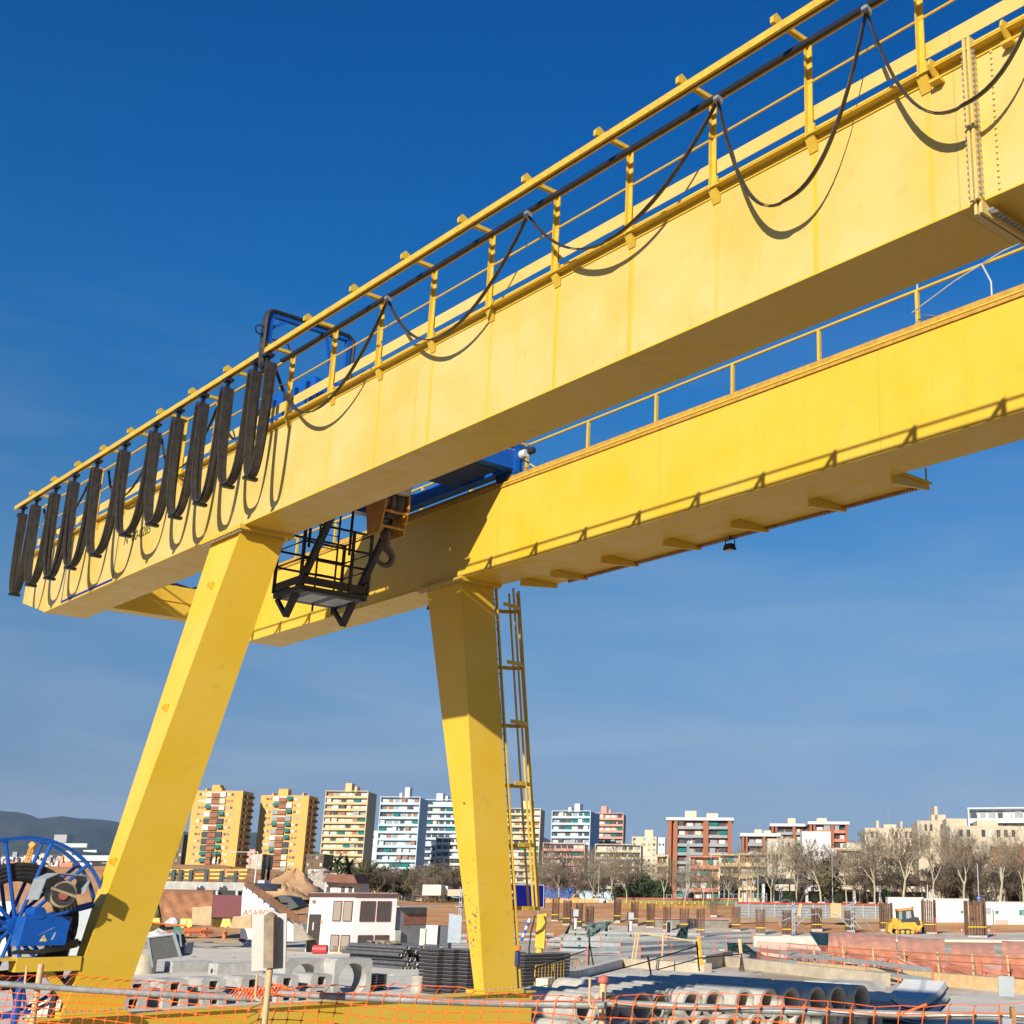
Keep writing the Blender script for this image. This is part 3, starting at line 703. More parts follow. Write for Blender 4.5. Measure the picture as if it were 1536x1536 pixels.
MB().box((P(1509, 1500, 6.5).x, 6.5, 2.5), (.05, .03, 1.14)).build('post', STEEL, sg2); MB().box((P(1517, 1500, 6.5).x+.003, 6.5, 2.52), (.02, .05, 1.2)).build('edge_strip', RUST, sg2)
prop('orange_stake', [(1351, 1520), (1355, 1521), (1391, 1508), (1389, 1505)], 6.7, .012, ORNG, 'torn strip of orange plastic sticking up from the mesh', 'plastic strip')
# ---- helpers in the crane frame
def sbox(mb, s0, s1, n0, n1, z0, z1): return mb.box(S((s0+s1)/2, (n0+n1)/2, (z0+z1)/2), (s1-s0, n1-n0, z1-z0), (B, N, Z))
def holed(mb, c, ux, uz, w, h, depth, hr, sides=24, hz=0., square=None):
    """block with a through hole: c = centre of near face, depth vector away"""
    def ringp(off):
        r_in, r_out = [], []
        for j in range(sides):
            a = 2*math.pi*(j+.5)/sides; ca, sa = math.cos(a), math.sin(a)
            k = 1/max(abs(ca), abs(sa))
            r_out.append(c+off+ux*(ca*k*w/2)+uz*(sa*k*h/2))
            if square: r_in.append(c+off+ux*(ca*k*square[0]/2)+uz*(sa*k*square[1]/2+hz))
            else: r_in.append(c+off+ux*(ca*hr)+uz*(sa*hr+hz))
        return r_in, r_out
    o = len(mb.v); a, b_ = ringp(V((0, 0, 0))); d, e = ringp(depth); mb.v += a+b_+d+e; k = sides
    for j in range(k):
        q = (j+1) % k
        mb.face([o+j, o+q, o+k+q, o+k+j]); mb.face([o+2*k+j, o+3*k+j, o+3*k+q, o+2*k+q])
        mb.face([o+j, o+2*k+j, o+2*k+q, o+q], not square); mb.face([o+k+j, o+k+q, o+3*k+q, o+3*k+j])
    return mb
# ---- precast box units with square openings, two tiers
s_b, n_b = sn(GZ(248, 1492, .46)); grp = 'precast concrete boxes in two tiers'
pos_words = ['first from the crane leg', 'second from the crane leg', 'third from the crane leg', 'fourth from the crane leg', 'fifth, behind the sign post', 'sixth, nearest the arched units']
for i in range(6):
    for tier in range(2):
        n_ = n_b-1.4+i*1.32+random.uniform(-.05, .05); z0 = tier*.47
        mb = holed(MB(), S(s_b+random.uniform(-.05, .05), n_+.42, z0+.225), N, Z, .84, .45, B*1.5, 0, 24, 0, (.30, .28))
        tag(mb.build('precast_box', CONC), 'grey precast concrete box with square opening, %s tier, %s' % (('lower', 'upper')[tier], pos_words[i]), 'concrete box', grp)
for (x, y, w, l, h, lab) in ((257, 1461, 2.0, .95, .55, 'grey concrete block with a round hole standing behind the precast boxes'), (325, 1464, 2.3, 1.0, .55, 'plain grey concrete block standing behind the sign post')):
    s_, n_ = sn(GZ(x, y)); mb = MB(); sbox(mb, s_, s_+l, n_, n_+w, 0, h)
    o = mb.build('concrete_block', CONC, bevel=.015); tag(o, lab, 'concrete block')
    hh = MB().lathe(S(s_+l*.6, n_-.003, .2), N, [(.12, 0), (.12, .002)], 14).build('hole_shade', BLK2, o)  # flat black disc, the shade of a hole put on as colour
for k, (x, y) in enumerate(((424, 1494), (498, 1493))):
    s_, n_ = sn(GZ(x, y)); mb = holed(MB(), S(s_, n_+.82, .66), N, Z, 1.62, 1.30, B*1.0, .60, 40, -.12)
    tag(mb.build('arched_unit', CONC), 'grey precast chamber with a big round opening, %s' % ('next to the sign post' if k == 0 else 'on the right beside the stacked pallets'), 'concrete unit', 'precast chambers with round openings')
# ---- concrete sewer pipes in two layers
PB = .30                                            # the stack lies on timber bearers
pa, pb_ = GZ(1292, 1494, .98+PB), GZ(965, 1506, .98+PB); pstep = (pb_-pa)/9; RP = pstep.length*.485
sA, nA = sn(pa); ds_, dn_ = sn(pstep)
pipe_grp = 'concrete sewer pipes stacked in two layers'
CONCP = mat('pipe_concrete', (.45, .42, .36), .8, .22, 1.6, bump=.3, blotch=.3)
words = ['at the right end', 'second from the right end', 'third from the right end', 'fourth from the right end', 'fifth from the right end', 'sixth from the right end', 'seventh from the right end', 'eighth from the right end', 'ninth from the right end', 'tenth from the right end', 'eleventh from the right end', 'twelfth from the right end', 'thirteenth from the right end', 'last on the left']
proto = None
def lay(i, q, row, ds, z, lab, grp_):
    global proto
    loc = S(sA+ds_*q+ds, nA+dn_*q, z+PB)
    if proto is None:
        mb = MB().lathe(loc+Z*RP, B, [(RP-.07, 0), (RP, 0), (RP, 3.0), (RP-.07, 3.0)], 40, closed=True)
        o = proto = mb.build('sewer_pipe', CONCP, loc=loc)
    else: o = proto.copy(); COL.objects.link(o); o.location = loc
    tag(o, lab, 'concrete pipe', grp_)
H2 = RP*1.73
for i in range(12): lay(i, i, 0, [0, .03, -.03, .05, 0, .02, .22, .1, .3, .05, .25, .1][i], H2, 'grey concrete sewer pipe on the upper layer, %s' % words[i], pipe_grp)
for i in range(13): lay(i, i-.5, 0, random.uniform(-.05, .12), 0, 'grey concrete sewer pipe on the ground layer, %s' % words[i], pipe_grp)
for i in range(7): lay(i, i-.2, 1, 3.4, H2, 'concrete sewer pipe in the shaded rear row, %s' % words[i], 'rear row of concrete sewer pipes')
for i in range(8): lay(i, i-.7, 1, 3.4, 0, 'concrete sewer pipe under the shaded rear row, %s' % words[i], 'rear row of concrete sewer pipes')
for k, ds in enumerate((.5, 2.3, 3.9, 5.7)):
    a, b_ = S(sA+ds_*-1+ds, nA+dn_*-1, PB/2), S(sA+ds_*12.6+ds, nA+dn_*12.6, PB/2)
    tag(MB().bar(a, b_, .2, PB-.01).build('timber_bearer', WOOD), 'timber bearer under the sewer pipes, %s' % ['nearest the open ends', 'under the rear of the first row', 'under the open ends of the rear row', 'farthest back'][k], 'timber beam', 'timber bearers under the sewer pipes')
# ---- tunnel lining segments
SEG = mat('segment_concrete', (.50, .50, .49), .6, .08, 3)
sT, nT = sn(GZ(1375, 1512, .5))
def segment(z, dn, ds, lab):
    Rr = 2.7; th = .27; a0, a1 = math.radians(-118), math.radians(-52); k = 18
    outer = []; inner = []
    for j in range(k+1):
        a = a0+(a1-a0)*j/k
        outer.append(S(sT+ds, nT+dn+math.cos(a)*Rr, z+Rr+math.sin(a)*Rr)); inner.append(S(sT+ds, nT+dn+math.cos(a)*(Rr-th), z+Rr+math.sin(a)*(Rr-th)))
    mb = MB()
    o = len(mb.v); vv = outer+inner; mb.v += vv+[p+B*1.6 for p in vv]; n_ = k+1; t_ = 2*n_
    for j in range(k):
        mb.face([o+j, o+j+1, o+n_+j+1, o+n_+j]); mb.face([o+t_+j, o+t_+n_+j, o+t_+n_+j+1, o+t_+j+1])
        mb.face([o+j, o+t_+j, o+t_+j+1, o+j+1], True); mb.face([o+n_+j, o+n_+j+1, o+t_+n_+j+1, o+t_+n_+j], True)
    mb.face([o, o+n_, o+t_+n_, o+t_]); mb.face([o+k, o+t_+k, o+t_+n_+k, o+n_+k])
    ob = tag(mb.build('tunnel_segment', SEG), lab, 'tunnel segment', 'curved concrete tunnel segments')
    g = MB()
    ga = [a0+(a1-a0)*j/k for j in range(k+1)]
    pts = [S(sT+ds-.004, nT+dn+math.cos(a)*(Rr-.05), z+Rr+math.sin(a)*(Rr-.05)) for a in ga]
    g.path(pts, .022, 5); g.path([pts[-1], pts[-1]+B*1.6+N*.01], .022, 5); g.build('gasket', BLK, ob)
    e = outer[-1]; w = (inner[-1]-outer[-1]).normalized()
    text_mesh('stencil', 'HU-A', .17, e+w*.05+B*.35+N*.004, B, w, mat('blue_stencil', (.02, .09, .35), .6), ob, .003)
    return ob
segment(.42, 0, 0, 'upper curved tunnel segment with blue stencil at its raised end'); segment(.08, .12, .03, 'lower curved tunnel segment lying under the other one')
mb = MB(); s_, n_ = sn(GZ(1335, 1518, 0)); sbox(mb, s_+.3, s_+2.3, n_-1.6, n_+.2, 0, .62); sbox(mb, s_+.25, s_+2.35, n_-1.7, n_+.1, .66, .95)
tag(mb.build('concrete_plinth', CONC2), 'flat pale concrete slabs stacked between the pipes and the curved segments', 'concrete slabs')
# ---- steel pipe stack
PST = mat('bare_steel_pipe', (.14, .14, .15), .45, .3, 6, metal=.3, blotch=.3)
PIN = mat('sunlit_pipe_inside', (.62, .56, .44), .7, .1, 8)  # pale colour put in for sunlight on the inside of the pipes
s_p, n_p = sn(GZ(608, 1456)); r = .105
layout = [(0, [830, 885, 930, 975, 1030]), (.20, [870, 920, 965, 1075, 1125]), (.42, [885, 935, 1095, 1140]), (.64, [830, 880, 960, 1030, 1095]), (.83, [850, 915, 1090, 1135]), (1.02, [830, 955, 1120, 1155]), (.0, [1080, 1130]), (.2, [1020])]
names = ['at the bottom', 'in the second layer', 'in the third layer', 'in the fourth layer', 'in the fifth layer', 'at the top', 'at the bottom right', 'in the second layer right']
pr = None
for k, (z, xs) in enumerate(layout):
    for i, x in enumerate(xs):
        ds = random.uniform(-.4, .4) if k not in (3, 4) else random.uniform(-.1, 1.0)
        n_ = n_p+((x-830)/7.68)*.047; loc = S(s_p+ds, n_, z)
        lab = 'dark steel pipe %s of the heap, %s' % (names[k], ['leftmost', 'second from left', 'third from left', 'fourth from left', 'rightmost'][min(i, 4)])
        if pr is None:
            pr = thing('steel_pipe', lab, 'steel pipe', loc, 'heap of dark steel pipes')
            c = loc+Z*r
            MB().lathe(c, B, [(r-.012, 0), (r, 0), (r, 6), (r-.012, 6)], 16, closed=True).build('pipe_wall', PST, pr)
            MB().lathe(c+B*.01, B, [(r-.016, 0), (r-.013, 0), (r-.013, 5.9), (r-.016, 5.9)], 16, closed=True).build('sunlit_inside', PIN, pr)
        else: dup(pr, loc, None, lab)
rg_ = MB()
for i in range(26):
    c = S(s_p+3+random.uniform(-1.2, 1.4), n_p+.4+random.uniform(-.3, .5), 1.25+random.uniform(0, .12)); rg_.box(c, (random.uniform(.1, .5), random.uniform(.1, .3), random.uniform(.04, .16)), (B, N, Z))
tag(rg_.build('scrap_wood', WOOD), 'loose brown scrap lying on top of the steel pipe heap', 'scrap', kind='stuff')
# ---- stacked black formwork panels
FORM = mat('black_formwork', (.030, .027, .028), .6, .3, 6); FORM2 = mat('formwork_edge', (.13, .12, .12), .6, .3, 12)
def panel_stack(c, ux, uy, w, l, h, nlay, lab):
    st_ = thing('formwork_stack', lab, 'panel stack', c, 'stacks of black formwork panels')
    dz = h/nlay
    for i in range(nlay):
        o = ux*random.uniform(-.02, .02)+uy*random.uniform(-.02, .02)
        mb = MB(); mb.box(c+o+Z*(dz*(i+.32)), (w, l, dz*.55), (ux, uy, Z))
        mb.cur = 1
        mb.box(c+o+Z*(dz*(i+.74)), (w*1.0+.03, l+.03, dz*.2), (ux, uy, Z))
        mb.build('panel', [FORM, FORM2], st_)
for x, y, lab in ((651, 1494, 'leftmost tall stack of black formwork panels next to the concrete cylinder'), (674, 1495, 'tall stack of black formwork panels in the middle, left of the far leg'), (697, 1496, 'tall stack of black formwork panels half hidden by the far leg')):
    c = GZ(x, y); panel_stack(c+N*.4+B*.7, N, B, .62, 1.3, 1.72, 13, lab)
c = GZ(789, 1483); panel_stack(c+N*1.1+B*.6, N, B, 2.4, 1.1, 1.38, 10, 'wide stack of black formwork panels behind the yellow pedestrian barrier')
c = GZ(768, 1481); panel_stack(c+N*.2+B*.6, N, B, .9, 1.1, 1.42, 10, 'narrow stack of black formwork panels behind the ladder')
# ---- cylinder, pallets
s_, n_ = 0, 0
c = GZ(626, 1491); MBc = MB().lathe(c, Z, [(.27, 0), (.27, .68), (.22, .68), (.22, .1)], 28)
tag(MBc.build('concrete_cylinder', mat('stained_concrete', (.42, .38, .31), .85, .3, 3, blotch=.6)), 'stained concrete cylinder standing beside the black panels', 'concrete ring')
c = GZ(212, 1462); tag(MB().lathe(c, Z, [(.62, 0), (.62, .95), (.5, .95), (.5, .1)], 30).build('concrete_ring', CONCY), 'large sandy concrete ring beside the near crane leg', 'concrete ring')
c = GZ(563, 1488)+B*.4; pal = thing('pallet_stack', 'stack of weathered pallets behind the orange mesh', 'pallets', c)
for i in range(7):
    mb = MB(); z = i*.095
    mb.box(c+Z*(z+.075), (.95, .9, .022), (N, B, Z))
    for q in (-.4, 0, .4): mb.box(c+N*q+Z*(z+.03), (.09, .85, .06), (N, B, Z))
    mb.build('pallet', mat('grey_pallet_wood', (.30, .27, .22), .8, .4, 10), pal)
# ---- yellow pedestrian barrier
def ped_barrier(a, b_, lab, grp=None):
    t_ = thing('pedestrian_barrier', lab, 'barrier', a, grp); d = b_-a; L_ = d.length; d.normalize()
    MB().path([a, a+Z*.95+d*.0, a+Z*1.05+d*.1, b_+Z*1.05-d*.1, b_+Z*.95, b_], .022, 8).build('frame', YBAR, t_)
    MB().path([a+Z*.22, b_+Z*.22], .018, 6).build('lower_rail', YBAR, t_)
    for i in range(1, 14):
        p = a+d*(L_*i/14); MB().tube(p+Z*.22, p+Z*1.04, .009, n=6).build('bar', YBAR, t_)
    MB().box(a+d*(L_*.42)+Z*.86, (.36, .02, .26), (d, d.cross(Z), Z)).build('plate', YBAR, t_)
    for p in (a, b_): MB().bar(p-d.cross(Z)*.25+Z*.02, p+d.cross(Z)*.25+Z*.02, .04, .02).build('foot', YBAR, t_)
    return t_
YBAR = mat('yellow_barrier_paint', (.62, .36, .02), .5, .1, 6)
ped_barrier(GZ(801, 1491), GZ(866, 1475), 'yellow tubular pedestrian barrier with a plate in front of the black panels')
# ---- low concrete walls and kerbs
def wall(px0, px1, h, th, m, nm, lab, cat='wall', z=None):
    a = GT(*px0) if z is None else GZ(px0[0], px0[1], z); b_ = GT(*px1) if z is None else GZ(px1[0], px1[1], z)
    d = (b_-a).normalized(); mb = MB(); sd = d.cross(Z); n_ = max(1, int((b_-a).length/4))
    mb.bar(a+Z*(h/2-.3), b_+Z*(h/2-.3), th, h+.6)
    return tag(mb.build(nm, m), lab, cat)
wall((812, 1484), (940, 1447), .42, .5, CONC2, 'concrete_kerb', 'broad low concrete kerb curving away past the yellow barrier', 'kerb')
wall((935, 1450), (1062, 1459), .45, .5, CONCY, 'concrete_kerb', 'sandy concrete kerb below the leaning rods', 'kerb')
wall((1050, 1456), (1092, 1446), .75, .6, CONCY, 'concrete_abutment', 'short sandy concrete abutment at the corner of the guard rails', 'wall')
wall((1092, 1450), (1330, 1480), .55, .4, CONCY, 'channel_wall', 'sandy channel wall running behind the sewer pipes', 'wall')
wall((1200, 1459), (1560, 1493), .55, .4, TIMB, 'channel_wall', 'timber faced channel wall below the brown tarpaulins', 'wall')
wall((1130, 1443), (1262, 1443), 1.5, .5, CONC2, 'retaining_wall', 'pale concrete retaining wall behind the lattice mast', 'wall')
wall((1150, 1411), (1560, 1414), .25, 3., CONC2, 'concrete_slab', 'pale slab edge above the tarpaulins', 'slab')
# ---- guard rails of grey planks with orange red posts
gi = 0
def guard(pts, lab, h=.95, m=None):
    global gi
    w = [GT(*p) for p in pts]; t_ = thing('guard_rail', lab, 'guard rail', w[0], 'grey plank guard rails with orange posts')
    for k in range(len(w)-1):
        a, b_ = w[k], w[k+1]; L_ = (b_-a).length; n_ = max(1, int(L_/3.0))
        for z in (.38, .82):
            MB().bar(a+Z*z*h, b_+Z*z*h, .03, .19).build('plank', m or STEELP, t_)
        for i in range(n_+(k == len(w)-2)):
            p = a+(b_-a)*(i/n_); MB().box(p+Z*(h/2), (.06, .06, h+.12)).build('post', ORNGP, t_)
STEELP = mat('grey_guard_plank', (.30, .33, .33), .55, .2, 4)
guard([(1040, 1432), (1105, 1441), (1205, 1456), (1300, 1469), (1400, 1484)], 'long guard rail descending to the right behind the sewer pipes')
guard([(880, 1447), (960, 1445), (1050, 1437)], 'guard rail just behind the low sandy kerb')
guard([(820, 1424), (900, 1426), (1000, 1425), (1090, 1422)], 'far guard rail in front of the rebar columns')
guard([(840, 1433), (930, 1436), (1040, 1430)], 'middle guard rail of the three left of the mast')
guard([(640, 1419), (700, 1419), (760, 1416), (830, 1416)], 'guard rail crossing behind the far crane leg')
guard([(850, 1411), (950, 1414), (1050, 1416), (1128, 1413)], 'farthest guard rail at the edge of the pale slab')
guard([(1090, 1437), (1170, 1449), (1262, 1461)], 'short guard rail doubling the long descending one')
guard([(1470, 1455), (1580, 1462)], 'upper guard rail at the right edge of the site'); guard([(1475, 1478), (1590, 1484)], 'lower guard rail at the right edge of the site')
guard([(1160, 1440), (1240, 1452), (1330, 1463)], 'guard rail between the lattice mast and the timber wall')
# leaning rods and ropes
def rod(x0, y0, x1, y1, D, r_, m, lab, nm='steel_rod', cat='rod', grp=None):
    return tag(MB().tube(P(x0, y0, D), P(x1, y1, D), r_, n=6).build(nm, m), lab, cat, grp)
for (x0, y0, x1, y1, D, lab) in ((972, 1437, 979, 1475, 41, 'rusty rod with orange top leaning left of the pipes'), (1045, 1415, 1049, 1457, 44, 'rusty rod with orange top beside the sandy kerb')):
    o = rod(x0, y0, x1, y1, D, .028, mat('dark_rust', (.07, .03, .025), .7), lab)
    MB().tube(P(x0-.6, y0-3, D), P(x0+2, y0+10, D), .034, n=6).build('painted_top', ORNGP, o)
tag(MB().path([P(885, 1465, 44), P(972, 1442, 43), P(1045, 1419, 44)], .02, 5).build('sagging_rope', BLK), 'dark rope strung between the two rusty rods', 'rope')
tag(MB().path([P(985, 1455, 48), P(1050, 1437, 48), P(1112, 1431, 50)], .02, 5).build('sagging_rope', BLK), 'dark rope running to the small dark tripod', 'rope')
tag(MB().path([P(790, 1457, 47), P(880, 1425, 49)], .02, 5).build('sagging_rope', BLK), 'dark rope rising behind the yellow barrier', 'rope')
tp = MB()
for dx in (-3, 0, 3): tp.tube(P(1112, 1430, 50), P(1113+dx, 1457, 50-.15*dx), .025, n=6)
tag(tp.build('steel_tripod', mat('dark_rust', (.07, .03, .025)), None), 'small dark tripod beside the channel wall', 'tripod')
tp = MB()
for dx in (-1, 6): tp.tube(P(884, 1412, 49), P(884+dx, 1448, 49), .025, n=6)
tag(tp.build('steel_tripod', BLK2, None), 'dark double pole behind the yellow barrier', 'pole')
rod(884, 1400, 884, 1414, 49, .04, TIMB, 'timber stub on the dark double pole', 'timber_stub', 'stake')
lf = MB()
for x0, y0, x1, y1 in ((955, 1398, 948, 1440), (959, 1398, 953, 1440), (995, 1400, 993, 1440)): lf.tube(P(x0, y0, 70), P(x1, y1, 70), .05, n=6)
lf.tube(P(957, 1399, 70), P(1050, 1413, 70), .04, n=6)
tag(lf.build('timber_trestle', TIMB), 'light timber trestle standing among the guard rails', 'trestle')
rod(1048, 1406, 1052, 1448, 60, .09, mat('yellow_tube', (.7, .35, .03), .5), 'yellow orange tube leaning at the abutment corner', 'orange_tube', 'tube')
tp = MB(); tp.bar(P(1109, 1408, 68), P(1112, 1436, 68), .16, .16); tag(tp.build('timber_stake', TIMB), 'thick timber stake beside the guard rail corner', 'stake')
# ---- tarpaulins
TARP = mat('brown_tarpaulin', (.56, .27, .17), .5, .2, 2.5); TARPG = mat('green_tarpaulin', (.018, .045, .038), .5, .3, 2.5)
def tarp(tl_, tr_, br, bl, D0_, D1_, m, lab, grp='brown tarpaulins over the cutting', nx=14, ny=9):
    mb = MB(); g = []; se = random.uniform(0, 9)
    for j in range(ny+1):
        v = j/ny; row = []
        for i in range(nx+1):
            u = i/nx
            x = (tl_[0]*(1-u)+tr_[0]*u)*(1-v)+(bl[0]*(1-u)+br[0]*u)*v; y = (tl_[1]*(1-u)+tr_[1]*u)*(1-v)+(bl[1]*(1-u)+br[1]*u)*v
            y += 1.2*math.sin(u*math.pi)*(1-v)
            d = D0_+(D1_-D0_)*(v**.7)+.13*math.sin(u*11+v*5+se)+.09*math.sin(u*23-v*9+se)+.10*math.sin(v*14+u*3+se)
            row.append(P(x, y, d))
        g.append(row)
    o = 0
    for off in (0, .03):
        for row in g: mb.v += [p+Y*off for p in row]
    W = nx+1; T = W*(ny+1)
    for j in range(ny):
        for i in range(nx):
            a = j*W+i; mb.face([a, a+1, a+W+1, a+W], True); mb.face([T+a, T+a+W, T+a+W+1, T+a+1], True)
    for i in range(nx): mb.face([i, T+i, T+i+1, i+1]); k = ny*W+i; mb.face([k, k+1, T+k+1, T+k])
    for j in range(ny): a = j*W; mb.face([a, a+W, T+a+W, T+a]); a += nx; mb.face([a, T+a, T+a+W, a+W])
    return tag(mb.build('tarpaulin', m, fix=False), lab, 'tarpaulin', grp)
tarp((1243, 1399), (1284, 1399), (1282, 1446), (1241, 1444), 76, 72.5, TARP, 'brown tarpaulin next to the hanging green sheet')
tarp((1270, 1397), (1344, 1402), (1343, 1452), (1268, 1445), 73, 69, TARP, 'wide brown tarpaulin left of the first white strap')
tarp((1347, 1404), (1417, 1408), (1416, 1460), (1345, 1453), 68, 64., TARP, 'wide brown tarpaulin between two gaps')
tarp((1430, 1413), (1489, 1416), (1503, 1463), (1416, 1459), 66, 62., TARP, 'brown tarpaulin with a slanting folded left edge')
tarp((1503, 1411), (1570, 1411), (1575, 1470), (1502, 1464), 62, 58.3, TARP, 'brown tarpaulin at the right edge of the site')
tarp((1213, 1397), (1246, 1399), (1243, 1443), (1236, 1432), 80, 76, TARPG, 'dark green sheet hanging beside the brown tarpaulins', 'dark green plastic sheets')
tarp((1090, 1413), (1118, 1416), (1140, 1433), (1092, 1427), 80, 79, TARPG, 'dark green sheet slumped over the guard rail corner', 'dark green plastic sheets')
tarp((880, 1384), (925, 1380), (891, 1404), (880, 1406), 92, 91, mat('grey_green_sheet', (.12, .16, .14), .5, .3, 2), 'grey green sheet blown against the rail near the signals', 'dark green plastic sheets')
tarp((1021, 1391), (1033, 1387), (1031, 1408), (1013, 1407), 98, 97, TARPG, 'small dark green sheet around a rebar column foot', 'dark green plastic sheets')
tarp((853, 1388), (858, 1380), (852, 1400), (846, 1402), 98, 97, TARPG, 'narrow dark green sheet between the rebar columns', 'dark green plastic sheets')
wf = thing('wire_fence', 'row of timber stakes with wires in front of the brown tarpaulins', 'fence', GZ(1380, 1460))
for i, (x, y0, y1) in enumerate(((1222, 1416, 1447), (1266, 1419, 1450), (1311, 1421, 1454), (1358, 1425, 1457), (1408, 1428, 1462), (1460, 1431, 1466), (1513, 1433, 1470))):
    d_ = 3.6*1925/(y1+1-1351); MB().tube(P(x-2, y0, d_), P(x+1, y1, d_), .05, n=8).build('stake', TIMB, wf)
for dy in (2, 12): MB().path([P(1180, 1413+dy, 74), P(1266, 1420+dy, 69.2), P(1408, 1429+dy, 61.6), P(1580, 1439+dy, 53)], .02, 5).build('wire', RUST, wf)
LIT = mat('litter', (.55, .06, .10), .6, .5, 2, col2=(.7, .5, .55))
nm_ = bpy.data.materials.new('fine_orange_net'); nm_.use_nodes = True; q_ = nm_.node_tree; q_.nodes['Principled BSDF'].inputs['Base Color'].default_value = (.70, .16, .06, 1); q_.nodes['Principled BSDF'].inputs['Roughness'].default_value = .7
tb_ = q_.nodes.new('ShaderNodeBsdfTransparent'); ms_ = q_.nodes.new('ShaderNodeMixShader'); ms_.inputs[0].default_value = .36
q_.links.new(tb_.outputs[0], ms_.inputs[1]); q_.links.new(q_.nodes['Principled BSDF'].outputs[0], ms_.inputs[2]); q_.links.new(ms_.outputs[0], [n for n in q_.nodes if n.type == 'OUTPUT_MATERIAL'][0].inputs['Surface'])
nt_ = MB(); seq = [(1135, 1411, 1438), (1222, 1417, 1446), (1266, 1420, 1449), (1311, 1422, 1453), (1358, 1426, 1456), (1408, 1429, 1461), (1460, 1432, 1465), (1513, 1434, 1469), (1590, 1438, 1475)]
for (x0, a0, b0), (x1, a1, b1) in zip(seq, seq[1:]):
    e0, e1 = 3.6*1925/(b0+1-1351)+.12, 3.6*1925/(b1+1-1351)+.12; nt_.quad(P(x0, b0, e0), P(x1, b1, e1), P(x1, a1, e1), P(x0, a0, e0))
nt_.build('plastic_net', nm_, wf, fix=False)
lt = MB()
for i in range(16): c = P(1283+random.uniform(0, 45), 1448+random.uniform(-2, 2), 68.3); lt.box(c, (.3*random.uniform(.4, 1.4), .2, .25*random.uniform(.4, 1.3)), (X, Y, Z))
tag(lt.build('litter', LIT), 'red and pink plastic litter below the brown tarpaulins', 'litter', kind='stuff')
# ---- rebar columns
REB = mat('rusty_rebar', (.13, .065, .035), .8, .3, 3)
TAPE = mat('yellow_tape', (.7, .55, .02), .5)
cols_ = [(828, 837, 1346, 1383), (845, 855, 1350, 1389), (863, 872, 1355, 1394), (878, 889, 1359, 1400), (921, 930, 1349, 1384), (946, 956, 1352, 1389), (970, 981, 1355, 1393), (995, 1005, 1360, 1398), (1020, 1032, 1363, 1396), (1045, 1056, 1363, 1408), (1066, 1075, 1355, 1376), (1098, 1110, 1360, 1398), (1134, 1147, 1363, 1404), (1174, 1186, 1365, 1406), (1218, 1232, 1362, 1397), (1268, 1281, 1365, 1399), (1321, 1338, 1354, 1397), (1385, 1403, 1350, 1402), (1451, 1477, 1351, 1407)]
near_of = ['beside the blue road sign', 'second right of the blue road sign', 'behind the left signal lamp', 'behind the grey green sheet', 'below the white van', 'right of the second signal lamp', 'left of the grey barrier wall', 'behind the oval signal head', 'in front of the grey barrier wall', 'tallest of the middle group, by the orange tube', 'small and far behind the barrier wall', 'at the right end of the barrier wall', 'left of the lattice mast', 'directly behind the lattice mast', 'between the two lattice masts', 'behind the right lattice mast', 'left of the yellow track loader', 'right of the yellow track loader', 'below the round blue sign']
for i, (x0, x1, y0, y1) in enumerate(cols_):
    g = GT((x0+x1)/2, y1); D = g.y; w = (x1-x0)*pxm(x0, y0, D); top = P((x0+x1)/2, y0, D).z
    t_ = thing('rebar_column', 'bundle of rusty upright reinforcing bars %s' % near_of[i], 'rebar column', g, 'rusty rebar columns rising from the slab')
    mb = MB(); k = 7
    for a in range(k):
        for b2 in range(k):
            if a in (0, k-1) or b2 in (0, k-1):
                p = g+X*(w*(a/(k-1)-.5))+Y*(w*(b2/(k-1)-.5)); mb.bar(p, V((p.x+random.uniform(-.03, .03), p.y, top+random.uniform(-.12, .05))), w*.085, w*.085, Y)
    for q in range(6):
        zz = g.z+(top-g.z)*(q+.5)/6; mb.box((g.x, g.y-w*.52, zz), (w*1.02, .03, .03))
    mb.build('bars', REB, t_)
    if y1-y0 > 30: MB().box((g.x, g.y-w*.54, g.z+(top-g.z)*.3), (w*1.06, .02, .07)).build('tape', TAPE, t_)
    MB().box((g.x, g.y, g.z+.1), (w*1.1, w*1.1, .3)).build('footing', CONC, t_)
# ---- grey form wall behind rebar
bw = thing('barrier_wall', 'long grey form wall with white and red plank edges behind the rebar columns', 'wall', GT(1035, 1394))
D = GT(1035, 1394).y+1
MB().prism([P(983, 1376, D), P(1093, 1378, D), P(1093, 1394, D), P(983, 1394, D)], Y*3).build('panel', mat('grey_form_panel', (.20, .18, .15), .7, .25, 2), bw)
for y in (1376, 1391):
    MB().prism([P(982, y, D-.15), P(1094, y+1.5, D-.15), P(1094, y+4, D-.15), P(982, y+2.5, D-.15)], Y*.1).build('plank', mat('white_red_plank', (.6, .45, .42), .6, .4, 1.5, col2=(.4, .08, .06)), bw)
D = GT(700, 1400).y
